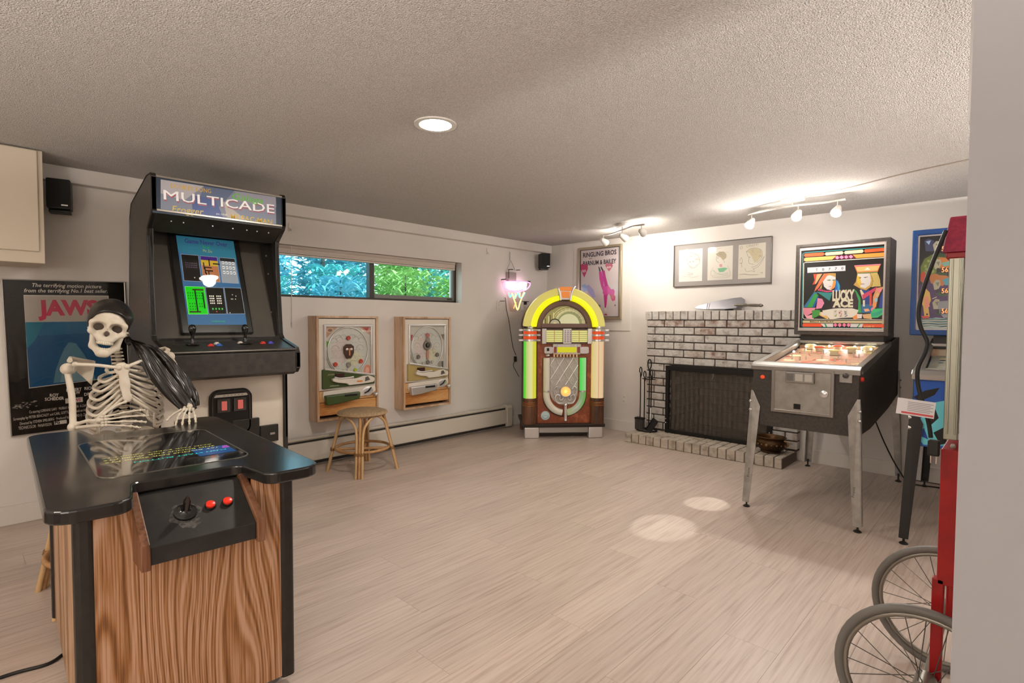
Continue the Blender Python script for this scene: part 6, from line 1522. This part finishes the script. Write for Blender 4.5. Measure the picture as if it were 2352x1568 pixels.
def band(x0, x1, y0, y1, c, k=-.082, hgt=42, r=18):
    P(rrect(x0, x1, 0, 1, .001, 1) and [(x0+r, y0), (x1-r, y1), (x1, y1+hgt/2), (x1-r, y1+hgt), (x0+r, y0+hgt), (x0, y0+hgt/2)], c)
band(262, 528, 348, 332, '#d9512a'); band(530, 772, 332, 316, '#b9b48a'); band(776, 1030, 314, 296, '#b9b48a'); band(1032, 1328, 294, 272, '#d9512a')
P([(265, 412), (290, 400), (690, 375), (640, 424), (290, 448), (265, 440)], '#dd9a52'); P([(880, 362), (1300, 332), (1325, 348), (1322, 378), (1300, 386), (925, 408)], '#dd8a3c')
P([(625, 425), (680, 375), (890, 362), (935, 407)], '#5c1c2e')
def dia(x, y, w, h, c): P([(x-w, y), (x, y-h), (x+w, y), (x, y+h)], c)
for x, y in ((690, 400), (747, 395), (806, 392), (866, 388)): dia(x, y, 27, 25, '#df7a9a')
a.line([(262, 470), (285, 462), (1310, 398), (1330, 410), (1306, 1185), (1285, 1200), (270, 1190), (250, 1175)], .005, '#c9c3b6', closed=True)
# score window
P([(308, 528), (796, 500), (796, 570), (308, 596)], '#b5b8bc')
for k, ch in enumerate('10770'):
    x = 415+k*82; y = 572-k*4.6; a.text('T' if k == 0 else ch, (x, y), (x+26, y-1.5), .018, '#2c2b2d', bold=.01)
# queen
P([(385, 612), (525, 604), (470, 690), (430, 735), (372, 748), (400, 690)], '#c9432a'); P([(430, 615), (525, 604), (450, 720), (405, 740)], '#c9a070')
P([(580, 600), (672, 600), (672, 680), (640, 640), (560, 660), (500, 740), (490, 800), (460, 800)], '#a88446')
P([(672, 680), (700, 700), (728, 760), (725, 820), (680, 845), (655, 830), (668, 760)], '#1f5fae'); P([(690, 700), (715, 740), (722, 800), (700, 830)], '#2c9ab0')
P([(530, 640), (600, 625), (668, 650), (672, 720), (660, 780), (610, 818), (560, 808), (520, 770), (508, 710)], '#c9c4c0')
P([(640, 700), (672, 690), (668, 750), (648, 795), (600, 815), (625, 770)], '#d8873c')
P([(525, 605), (585, 600), (450, 790), (395, 840), (415, 780)], '#c96a44'); P([(500, 606), (520, 605), (420, 760), (410, 750)], '#1f1a18')
a.line([(560, 695), (590, 682), (610, 692)], .004, '#3a5a34'); a.line([(625, 692), (650, 684), (672, 690)], .004, '#3a5a34'); a.circ(588, 695, 9, '#4a8a4a', 10, .6); a.circ(648, 694, 9, '#4a8a4a', 10, .6)
a.line([(585, 770), (615, 768)], .004, '#a8443c')
P([(450, 800), (560, 825), (655, 815), (650, 835), (560, 845), (440, 822)], '#c0446a'); [a.circ(470+k*22, 818+6*math.sin(k*.4), 6, '#2a1520', 8) for k in range(8)]
P([(430, 838), (560, 850), (630, 848), (590, 965), (500, 900)], '#2c7a7a'); P([(430, 840), (600, 960), (580, 985), (420, 870)], '#15110f')
P([(395, 840), (440, 850), (300, 1040), (255, 1040)], '#2c6a8c'); P([(405, 858), (450, 880), (370, 1040), (300, 1040)], '#2f8f3c'); P([(440, 890), (455, 900), (400, 1040), (370, 1040)], '#1d4f9a')
P([(440, 920), (500, 930), (525, 985), (490, 1050), (420, 1060)], '#cf7f9c'); P([(255, 1045), (420, 1045), (370, 1110), (300, 1150), (262, 1120)], '#cf8090'); P([(255, 1110), (300, 1150), (380, 1130), (390, 1190), (300, 1180)], '#d69aa4')
P([(365, 1080), (420, 1070), (470, 1075), (480, 1130), (420, 1165), (370, 1180)], '#3f8a3c'); P([(465, 1105), (520, 1090), (580, 1150), (575, 1195), (500, 1160), (465, 1140)], '#d6a85c'); P([(475, 1100), (540, 1110), (545, 1150), (490, 1140)], '#cfc9c0')
# king
P([(910, 508), (1250, 484), (1212, 580), (945, 592)], '#c9563a'); P([(925, 520), (1235, 500), (1205, 570), (950, 582)], '#c9aa6c'); P([(1040, 560), (1078, 525), (1115, 555)], '#d9d6c9'); P([(910, 500), (1250, 480), (1248, 494), (912, 512)], '#c97a8a'); a.line([(945, 598), (1210, 585)], .006, '#6d8a4a')
P([(950, 605), (1120, 600), (1150, 700), (1130, 770), (1060, 820), (990, 800), (900, 750), (930, 710)], '#b5904a')
P([(1120, 600), (1205, 595), (1240, 690), (1250, 770), (1180, 770), (1130, 780), (1155, 700)], '#c9b268'); [a.line([(1135+k*16, 610), (1150+k*18, 690), (1140+k*20, 765)], .0022, '#8d7a3c') for k in range(6)]
P([(955, 610), (1110, 602), (1125, 690), (1110, 750), (1050, 795), (990, 780), (950, 700)], '#c9c4be'); P([(948, 640), (985, 640), (1000, 730), (985, 775), (945, 720)], '#c9a83c')
a.line([(970, 660), (1000, 655)], .004, '#6d4a2c'); a.line([(1030, 655), (1085, 648)], .004, '#6d4a2c'); a.circ(985, 663, 8, '#4a4a4a', 8, .6); a.circ(1052, 657, 8, '#4a4a4a', 8, .6); a.line([(990, 740), (1040, 738)], .004, '#8a4a3c')
P([(1000, 800), (1060, 825), (1100, 800), (1150, 1000), (1040, 1000), (1010, 900)], '#1d3a7a'); P([(980, 815), (1000, 810), (1060, 900), (1020, 940), (1000, 880)], '#c9b8a0'); P([(1010, 880), (1195, 775), (1215, 800), (1020, 940)], '#b83a5c')
P([(900, 800), (940, 830), (990, 920), (1000, 1110), (955, 1110), (960, 960)], '#2f8f4a'); P([(1000, 1000), (1150, 1000), (1140, 1110), (1000, 1110)], '#2c5f8c'); P([(1020, 950), (1045, 945), (1045, 1028), (1022, 1028)], '#cfc9a8'); P([(1105, 870), (1135, 860), (1130, 1020), (1105, 1020)], '#c9432a')
P([(1195, 790), (1300, 770), (1250, 830), (1210, 920), (1190, 1030), (1145, 1090), (1150, 900)], '#c98a5c'); [a.circ(1235-k*22, 820+k*62, 26, c, 12) for k, c in enumerate(('#d97a8a', '#c9a070', '#8fb0b8', '#d98a4a', '#d97a9a'))]
P([(1300, 780), (1300, 1045), (1195, 1045), (1210, 920), (1250, 840)], '#1d3f8c'); P([(1300, 790), (1270, 840), (1240, 920), (1225, 1040), (1195, 1045), (1215, 910), (1255, 830)], '#14100f')
P([(1150, 1060), (1300, 1048), (1290, 1120), (1210, 1170), (1125, 1175), (1110, 1130)], '#2fae6a'); [a.line([(1130, 1150-k*14), (1200, 1140-k*16), (1290, 1085-k*8)], .003, '#1f6f8a') for k in range(3)]
P([(1010, 1130), (1120, 1120), (1135, 1190), (1030, 1180)], '#c9a070'); P([(875, 1150), (950, 1120), (1010, 1130), (1000, 1175), (905, 1195)], '#d9873c'); P([(945, 1125), (1010, 1125), (1005, 1180), (950, 1180)], '#cfc9c4'); P([(1030, 1060), (1090, 1055), (1110, 1085), (1050, 1095)], '#d9a07a')
# card fan and title
P([(500, 1080), (640, 1055), (780, 1045), (880, 1050), (965, 1075), (940, 1130), (880, 1170), (740, 1175), (600, 1195), (570, 1160), (520, 1110)], '#cfcabc')
for x, c in ((640, '#8a8a4a'), (705, '#a8443c'), (775, '#3d3a3c')): P([(x, 1075), (x+50, 1070), (x+54, 1160), (x+4, 1168)], '#c3bfb6'); [a.circ(x+12+RN.random()*30, 1085+RN.random()*70, 7, c, 8) for _ in range(7)]
P([(640, 845), (925, 840), (965, 960), (950, 1050), (600, 1050)], '#2a1620')
a.text('Williams', (735, 842), (880, 838), .014, '#c0446a', shear=.25)
a.text('LUCKY', (630, 952), (912, 945), .072, '#c9c3a8', bold=.05); a.text('ACE', (632, 1035), (895, 1032), .052, '#c9c3a8', bold=.05)
band(246, 1302, 1208, 1212, '#b9ab84', hgt=32, r=10); a.text('BALLS TO PLAY', (342, 1232), (650, 1234), .010, '#2a211a', bold=.03)
band(246, 500, 1246, 1247, '#d9512a', hgt=42, r=8); P([(480, 1248), (640, 1248), (640, 1292), (515, 1290)], '#c9c4c4'); P([(525, 1250), (545, 1250), (566, 1292), (546, 1292)], '#2f8a4a'); P([(860, 1250), (1030, 1252), (1010, 1296), (860, 1294)], '#c9c4c4'); P([(975, 1252), (990, 1252), (960, 1296), (940, 1296)], '#2f8a4a'); band(1015, 1302, 1252, 1254, '#d9512a', hgt=44, r=10)
for x in (668, 724, 782, 838): dia(x, 1266, 32, 32, '#171311'); dia(x, 1266, 27, 27, '#df7a9a')
a.text('GAME O', (1030, 1293), (1165, 1293), .010, '#d9b07a', bold=.02)
a.obj('back_glass', bb)
MB().box(-.27, .27, yb0-.016, yb0-.010, z0+.030, z0+.036).box(-.27, .27, yb0-.016, yb0-.010, z0+.044, z0+.050).obj('trim_strip', mat('white_strip', '#c9c2ba', .3, metal=.5), bb)
pc = thing('power_cord', 'black power cord sagging from the card pinball machine to the wall', 'cord', (-.7, 4.6, 0))
MB().tube(spline([(-.10, -.0, .60), (-.02, .10, .33), (.06, .20, .12), (.12, .30, .015), (.28, .34, .006), (.42, .30, .006)], 8), .005, 6).obj('cable', mat('black_rubber'), pc, smooth=60)

as_part(pc, t, 'power_cord')
# ---- blue fantasy machine behind the cart
M_blue = mat('royal_blue_paint', '#18427f', .4, noise=(12, '#143869', (1,1,1), .4, .7))
t, hw, yf, bb, yb0, z0, z1 = pinball((-.135-.03, 4.30, 0), 2.4, 'blue pinball machine with a monster scene on its back glass, half hidden by the cart', M_blue, mat('black_leg', '#1f1d1c', .4), M_blue, .77, (1.118, 1.805), False, mat('dark_navy_side', '#161a24', .5))
a = Art(yf-.001)
a.rect(-.29, .29, .545, .90, '#1f4fa0')
for pts, c in (([(-.29, .62), (-.25, .70), (-.20, .78), (-.14, .80), (-.10, .74), (-.06, .66), (-.10, .56), (-.24, .55)], '#5fb8c4'), ([(-.29, .80), (-.24, .84), (-.18, .86), (-.20, .82), (-.26, .78)], '#14130f'), ([(-.23, .70), (-.20, .76), (-.18, .70), (-.21, .66)], '#14130f'), ([(-.20, .62), (-.15, .66), (-.12, .58), (-.17, .56)], '#14130f'), ([(-.16, .72), (-.12, .77), (-.10, .71)], '#1d5fb8'), ([(-.27, .60), (-.24, .64), (-.22, .58)], '#1d3f8c')): a.poly(pts, c)
a.obj('side_art', t)
o = MB().box(-.145, -.085, yf-.014, yf, .56, .90).obj('door_strip', M_rail, t, bevel=.002)
for k in range(16): MB().box(-.108, -.092, yf-.016, yf-.013, .57+k*.02, .58+k*.02).obj('vent_slot', M_tmold, o)
for z in (.62, .75, .88): MB().ball((-.128, yf-.014, z), (.010, .006, .010), 8, 6).obj('carriage_bolt', M_bolt, o, smooth=180)
a = Art(0); a.rect(-hw+.03, hw-.03, -.60, .24, '#a8a498')
for k in range(50): a.circ(RN.uniform(-.25, .24), RN.uniform(-.56, .22), RN.uniform(.01, .04), RN.choice(['#d9d6cc', '#4a4a44', '#8a867a', '#3f6a70', '#c9b58a', '#2b2a28']), 12, RN.uniform(.5, 1.5))
o = a.obj('playfield', t); o.rotation_euler = (-pi/2+sl, 0, 0); o.location = (0, -.02, .955)
MB().ring([(-.385, z0), (.385, z0), (.385, z1), (-.385, z1)], [(-.355, z0+.035), (.355, z0+.035), (.355, z1-.035), (-.355, z1-.035)], yb0-.03, yb0, 'XZ').obj('backbox_frame', M_blue, bb, bevel=.006)
MB().ring([(-.357, z0+.033), (.357, z0+.033), (.357, z1-.033), (-.357, z1-.033)], [(-.347, z0+.043), (.347, z0+.043), (.347, z1-.043), (-.347, z1-.043)], yb0-.010, yb0, 'XZ').obj('glass_channel', mat('light_channel'), bb)
PH = homog([(242, 314), (1174, 231), (1137, 1137), (216, 1121)], [(-.385, z1), (.188, z1), (.188, z0), (-.385, z0)])
a = Art(yb0-.002, PH, emit=.02, rough=.22); P = a.poly
a.poly([(-.35, z1-.036), (.35, z1-.036), (.35, z0+.036), (-.35, z0+.036)], '#171418', raw=True)
P([(268, 740), (420, 690), (560, 760), (560, 1010), (262, 1010)], '#3a1550')
P([(330, 390), (360, 370), (400, 385), (430, 420), (400, 470), (340, 470)], '#3a3f5c'); P([(340, 395), (380, 385), (365, 420)], '#8fa8c9')
P([(300, 590), (330, 530), (390, 495), (450, 500), (470, 560), (420, 640), (360, 690), (300, 700)], '#5c6a2c'); [a.circ(330+RN.random()*90, 520+RN.random()*120, 12, '#7f8a44', 8) for _ in range(14)]
P([(440, 500), (520, 510), (560, 500), (560, 600), (500, 640), (440, 600)], '#b06a2c'); P([(300, 650), (330, 620), (340, 680), (320, 720), (298, 700)], '#b53a24'); P([(360, 650), (480, 640), (540, 690), (470, 740), (380, 720)], '#a8642c')
P([(470, 690), (560, 660), (560, 730), (490, 735)], '#3f8a9a'); P([(460, 560), (550, 540), (555, 570), (480, 590)], '#6d9a8a')
for (x, y) in ((395, 420), (400, 560), (395, 720), (390, 870)):
    P([(x, y), (x+25, y-30), (x+55, y-25), (x+60, y+10), (x+40, y+50), (x+10, y+50)], '#9c987f'); P([(x+20, y-5), (x+50, y-10), (x+40, y+25)], '#6d6a58'); P([(x+15, y+80), (x+60, y+65), (x+110, y+75), (x+100, y+100), (x+40, y+95)], '#24401f')
P([(300, 800), (340, 760), (370, 790), (380, 850), (360, 900), (370, 980), (330, 985), (320, 900), (300, 860)], '#c9a24a'); P([(325, 830), (360, 820), (370, 900), (335, 920)], '#d98a6a'); P([(305, 975), (360, 970), (368, 1000), (320, 1000)], '#c9402c'); a.circ(350, 960, 8, '#171418', 8)
P([(262, 985), (330, 1000), (420, 985), (560, 1000), (560, 1075), (258, 1075)], '#8fa09a'); [a.line([(262+RN.random()*60, 995+k*6), (340+RN.random()*60, 988+k*6+RN.random()*8), (430+RN.random()*40, 998+k*6), (555, 992+k*6)], .004, ('#2f6f80', '#1a2826', '#b9b8a8')[k % 3]) for k in range(12)]
P([(440, 860), (560, 850), (560, 980), (480, 990), (430, 930)], '#7d7f85'); a.line([(390, 840), (425, 825)], .003, '#d8c8a8')
for (y, s_) in ((455, '5620'), (620, '5620'), (783, '5620'), (940, '5620')):
    P([(455, y-22), (560+60, y-28), (618, y+12), (453, y+18)], '#2a0f0a'); a.text(s_, (462, y+13), (568, y+8), .030, '#f08a50', bold=.01, emit=1.2); P([(425, y-18), (445, y-20), (445, y+10), (425, y+12)], '#14120f')
a.obj('back_glass', bb)
# ================================================================== popcorn cart
ct = thing('popcorn_cart', 'red popcorn cart with glass case and two spoked wheels behind the partition', 'popcorn cart', (.2, 2.08, 0))
CO = Vector((.2, 2.08, 0))
def CW_(*p): return tuple(Vector(p)-CO)
M_red = mat('red_enamel', '#a31416', .38, noise=(20, '#8f1013', (1,1,1), .4, .7)); M_al = mat('aluminium_post', '#a3a394', .35, metal=.7)
def cbox(x0, x1, y0, y1, z0, z1, name, m, par=None, bv=.003): return MB().box(x0-.2, x1-.2, y0-2.08, y1-2.08, z0, z1).obj(name, m, par or ct, bevel=bv)
def wheel(yc, name='wheel'):
    xc, r = -.170, .215; w = bpy.data.objects.new(name, None); COL.objects.link(w); w.parent = ct; w.location = CW_(xc, yc, r)
    M_t = mat('grey_rubber_tyre', '#6d6963', .45); ring = lambda R_, n=48: [(R_*math.cos(q), 0, R_*math.sin(q)) for q in np.linspace(0, 2*pi, n+1)[:-1]]
    MB().tube(ring(r-.0125), .0125, 10, closed=True).obj('tyre', M_t, w, smooth=60)
    MB().tube(ring(r-.028), .008, 8, closed=True).obj('rim', mat('rim_steel', '#8f8a80', .3, metal=.7), w, smooth=60)
    hb = MB().cyl((0, -.035, 0), (0, .035, 0), .026, n=18).cyl((0, -.05, 0), (0, .05, 0), .012, n=12).obj('hub', mat('rim_steel'), w, smooth=40)
    M_sp = mat('spoke_steel', '#77736c', .35, metal=.8)
    for k in range(24):
        a = 2*pi*k/24; s = 1 if k % 2 else -1; b = a+(.5 if (k//2) % 2 else -.5)
        MB().cyl((.024*math.cos(b), s*.028, .024*math.sin(b)), ((r-.03)*math.cos(a), 0, (r-.03)*math.sin(a)), .0014, n=5).obj('spoke', M_sp, w)
wheel(1.81); wheel(2.347)
MB().cyl(CW_(-.17, 1.80, .215), CW_(-.17, 2.36, .215), .011, n=12).obj('axle', mat('rim_steel'), ct)
for y in (1.862, 2.29):
    cbox(-.166, -.139, y-.004, y+.022, .205, .50, 'axle_post', M_red); cbox(-.132, -.112, y, y+.02, .43, .50, 'inner_post', M_red)
cbox(.50, .53, 1.87, 1.90, 0, .50, 'rear_leg', M_red); cbox(.50, .53, 2.27, 2.30, 0, .50, 'rear_leg', M_red)
body = cbox(-.156, .56, 1.858, 2.31, .485, .858, 'lower_body', M_red)
cbox(-.118, .56, 1.862, 2.30, .858, .885, 'deck', M_red); 
for z in (.70, .56): cbox(-.098, -.090, 1.852, 1.858, z, z+.035, 'hinge', mat('bright_steel'), body, .001)
MB().ball(CW_(-.13, 1.855, .87), .007, 8, 6).obj('bolt', mat('bright_steel'), ct)
# glazed popcorn case
case = cbox(-.152, .555, 1.866, 2.302, .885, .905, 'case_floor', mat('dull_steel'))
for (x, y) in ((-.153, 1.862), (-.153, 2.278), (.53, 1.862), (.53, 2.278)):
    p = cbox(x, x+.030, y, y+.030, .885, 1.375, 'corner_post', M_al, None, .002); cbox(x+.006, x+.010, y-.004, y, .90, 1.37, 'post_rib', M_al, p, .001); cbox(x+.022, x+.026, y-.004, y, .90, 1.37, 'post_rib', M_al, p, .001)
cbox(-.12, .53, 1.868, 1.871, .95, 1.375, 'front_glass', pane_mat('case_glass', (.9, .92, .9)), None, 0); cbox(-.12, .53, 2.293, 2.296, .905, 1.375, 'back_glass', pane_mat('case_glass2', (.9, .92, .9)), None, 0)
cbox(-.14, -.137, 1.892, 2.278, .905, 1.375, 'end_glass', pane_mat('case_glass3', (.9, .92, .9)), None, 0)
cbox(-.115, .53, 1.864, 1.874, .905, 1.03, 'lower_trim', M_al); cbox(-.10, .10, 1.98, 2.2, .95, 1.30, 'kettle_rack', mat('dull_steel'))
# sloped roof
x0, x1, y0, y1 = -.168, .57, 1.85, 2.315
mb = MB(); a_, b_ = [(x0, y0, 1.388), (x1, y0, 1.388), (x1, y1, 1.388), (x0, y1, 1.388)], [(x0+.012, y0+.03, 1.486), (x1-.012, y0+.03, 1.486), (x1-.012, y1-.03, 1.486), (x0+.012, y1-.03, 1.486)]
mb.add([tuple(Vector(p)-CO) for p in a_+b_], [(0, 3, 2, 1), (4, 5, 6, 7), (0, 1, 5, 4), (1, 2, 6, 5), (2, 3, 7, 6), (3, 0, 4, 7)])
rf = mb.obj('roof', mat('pink_red_roof', '#a32a46', .5, noise=(90, '#8c2340', (1,1,1), .4, .6)), ct, bevel=.004)
cbox(x0+.008, x1-.008, y0+.008, y1-.008, 1.372, 1.389, 'roof_lip', M_red, rf)
MB().prism([(-.30, 1.486), (.30, 1.486), (.30, 1.52), (-.26, 1.52)], -.15, .15, 'XZ').obj('roof_vent', mat('black_laminate'), rf)
# cord, plug and paper tag hanging from the roof
cc = thing('power_cord', 'black power cord and plug dangling from the popcorn cart roof', 'cord', (-.17, 1.83, 0))
def K(x, z, y=0.): return Vector((x+.17, y, z))
MB().tube(spline([K(-.160, 1.445, .01), K(-.185, 1.36), K(-.205, 1.28), K(-.2115, 1.225), K(-.205, 1.185), K(-.191, 1.15), K(-.1945, 1.12), K(-.209, 1.075), K(-.2075, 1.03), K(-.195, .98), K(-.182, .93), K(-.176, .89)], 7), .0052, 8).obj('cable', mat('black_rubber'), cc, smooth=60)
MB().box(-.012+.0, .014, -.010, .010, .842, .885).obj('plug', mat('black_rubber'), cc, bevel=.004)
MB().box(-.006, -.003, -.004, .004, .822, .842).box(.006, .009, -.004, .004, .822, .842).obj('prong', M_bolt, cc)
as_part(cc, ct, 'power_cord')
tg = thing('paper_tag', 'white printed paper tag on the dangling cart cord', 'tag', (-.21, 1.818, .968))
mb = MB(); mb.T = Matrix.Rotation(math.radians(4), 4, 'Y') @ Matrix.Rotation(math.radians(-8), 4, 'X')
mb.box(-.042, .042, -.0006, .0006, -.022, .022); mb.obj('card', mat('white_paper', '#d9d5d6', .6), tg)
a = Art(-.0008); [a.rect(-.018, .038-.006*(k % 2), .013-k*.0045, .0148-k*.0045, '#9a9698') for k in range(6)]; a.rect(-.030, .040, -.0185, -.0135, '#c94a4c'); o = a.obj('card_print', tg); o.matrix_local = Matrix.Rotation(math.radians(4), 4, 'Y') @ Matrix.Rotation(math.radians(-8), 4, 'X')

# ================================================================== outside the window
M_leaf = [mat('leaf_teal', '#4fb0a8', .6, noise=(3, '#8fdcd8', (1,1,1), .3, .7)), mat('leaf_green', '#7ab85c', .6, noise=(3, '#b8d88a', (1,1,1), .3, .7)), mat('leaf_blue', '#68b8c8', .6, noise=(3, '#b0e0e8', (1,1,1), .3, .7)), mat('leaf_dark', '#3a8a78', .6)]
M_bark = mat('bark', '#4a4440', .9, noise=(8, '#6d6862', (4,4,1), .3, .7))
MB().box(-14, XW-.25, -4, 14, .55, .70).obj('ground', mat('forest_floor', '#3a4a30', .9))['kind'] = 'structure'
def in_disc(r):
    a = RN.uniform(0, 2*pi); q = r*RN.random()**.5; return q*math.cos(a), q*math.sin(a)
def bush(loc, h, rad, m, n, label, frond):
    t = thing('garden_bush', label, 'bush', loc, 0, 'bushes outside the window')
    MB().tube([(0, 0, 0), (.02, .01, h*.6), (0, .02, h*.9)], [.03, .014, .006], 6).obj('stem', M_bark, t)
    mb = MB()
    for k in range(n):
        a = RN.uniform(0, 2*pi); L_ = RN.uniform(.6, 1.2)*frond; x, y = in_disc(rad-L_*.5); c = Vector((x, y, RN.uniform(.08, .94)*h))
        d = Vector((math.cos(a), math.sin(a), RN.uniform(-.7, .6))).normalized(); s = d.cross(Vector((0, 0, 1))).normalized()*L_*.13
        p0 = c-d*L_*.5; e = c+d*L_*.5-Vector((0, 0, L_*.15)); mid = c+Vector((0, 0, L_*.06))
        mb.add([p0, mid+s, e, mid-s], [(0, 1, 2), (0, 2, 3)])
    mb.obj('foliage', m, t)['kind'] = 'stuff'
    return t
near = [(-5.75, 2.25, 0, 'teal-leaved bush close outside the left end of the window'), (-5.75, 3.15, 2, 'blue-green bush close outside the left window pane'), (-5.75, 4.05, 1, 'green bush close outside the right window pane'), (-5.75, 4.95, 1, 'green bush close outside the right end of the window')]
mid_ = [(-6.68, 2.70, 2, 'pale blue-green bush in the second row behind the left pane'), (-6.68, 3.60, 0, 'teal bush in the second row behind the window mullion'), (-6.68, 4.50, 1, 'green bush in the second row behind the right pane'), (-6.68, 5.40, 0, 'teal bush in the second row behind the right end of the window')]
far_ = [(-8.40, 3.0, 3, 'tall dark teal bush farthest back behind the left pane'), (-8.40, 4.55, 2, 'tall blue-green bush farthest back behind the mullion'), (-8.40, 6.1, 1, 'tall green bush farthest back behind the right pane'), (-8.40, 7.65, 3, 'tall dark teal bush farthest back behind the window end')]
for x, y, m, lb in near: bush((x, y, .7), RN.uniform(1.0, 1.25), .43, M_leaf[m], 900, lb, .15)
for x, y, m, lb in mid_: bush((x, y, .7), RN.uniform(1.25, 1.6), .43, M_leaf[m], 1300, lb, .15)
for x, y, m, lb in far_: bush((x, y, .7), 2.6, .74, M_leaf[m], 2600, lb, .24)
for k, (y, r, lb) in enumerate(((2.95, .035, 'thin tree trunk outside the left window pane'), (3.75, .03, 'slim tree trunk near the window mullion'), (4.85, .045, 'dark tree trunk outside the right window pane'), (5.65, .03, 'slim tree trunk outside the right end of the window'))):
    t = thing('garden_tree', lb, 'tree', (-7.36, y, .7), 0, 'trees outside the window')
    MB().tube([(0, 0, 0), (.03, .02, 1.4), (.0, .03, 2.6), (.02, .0, 3.6)], [r*1.2, r, r*.9, r*.7], 9).obj('trunk', M_bark, t, smooth=60)
    mb = MB()
    for j in range(300):
        a = RN.uniform(0, 2*pi); L_ = RN.uniform(.1, .2); x, y2 = in_disc(.12); c = Vector((x, y2*2, RN.uniform(1.3, 3.6))); d = Vector((math.cos(a)*.4, math.sin(a), RN.uniform(-.5, .2))); s = d.cross(Vector((0, 0, 1))).normalized()*L_*.15
        mb.add([c, c+d*L_*.5+s, c+d*L_, c+d*L_*.5-s], [(0, 1, 2), (0, 2, 3)])
    mb.obj('crown', M_leaf[(2, 0, 1, 1)[k]], t)['kind'] = 'stuff'
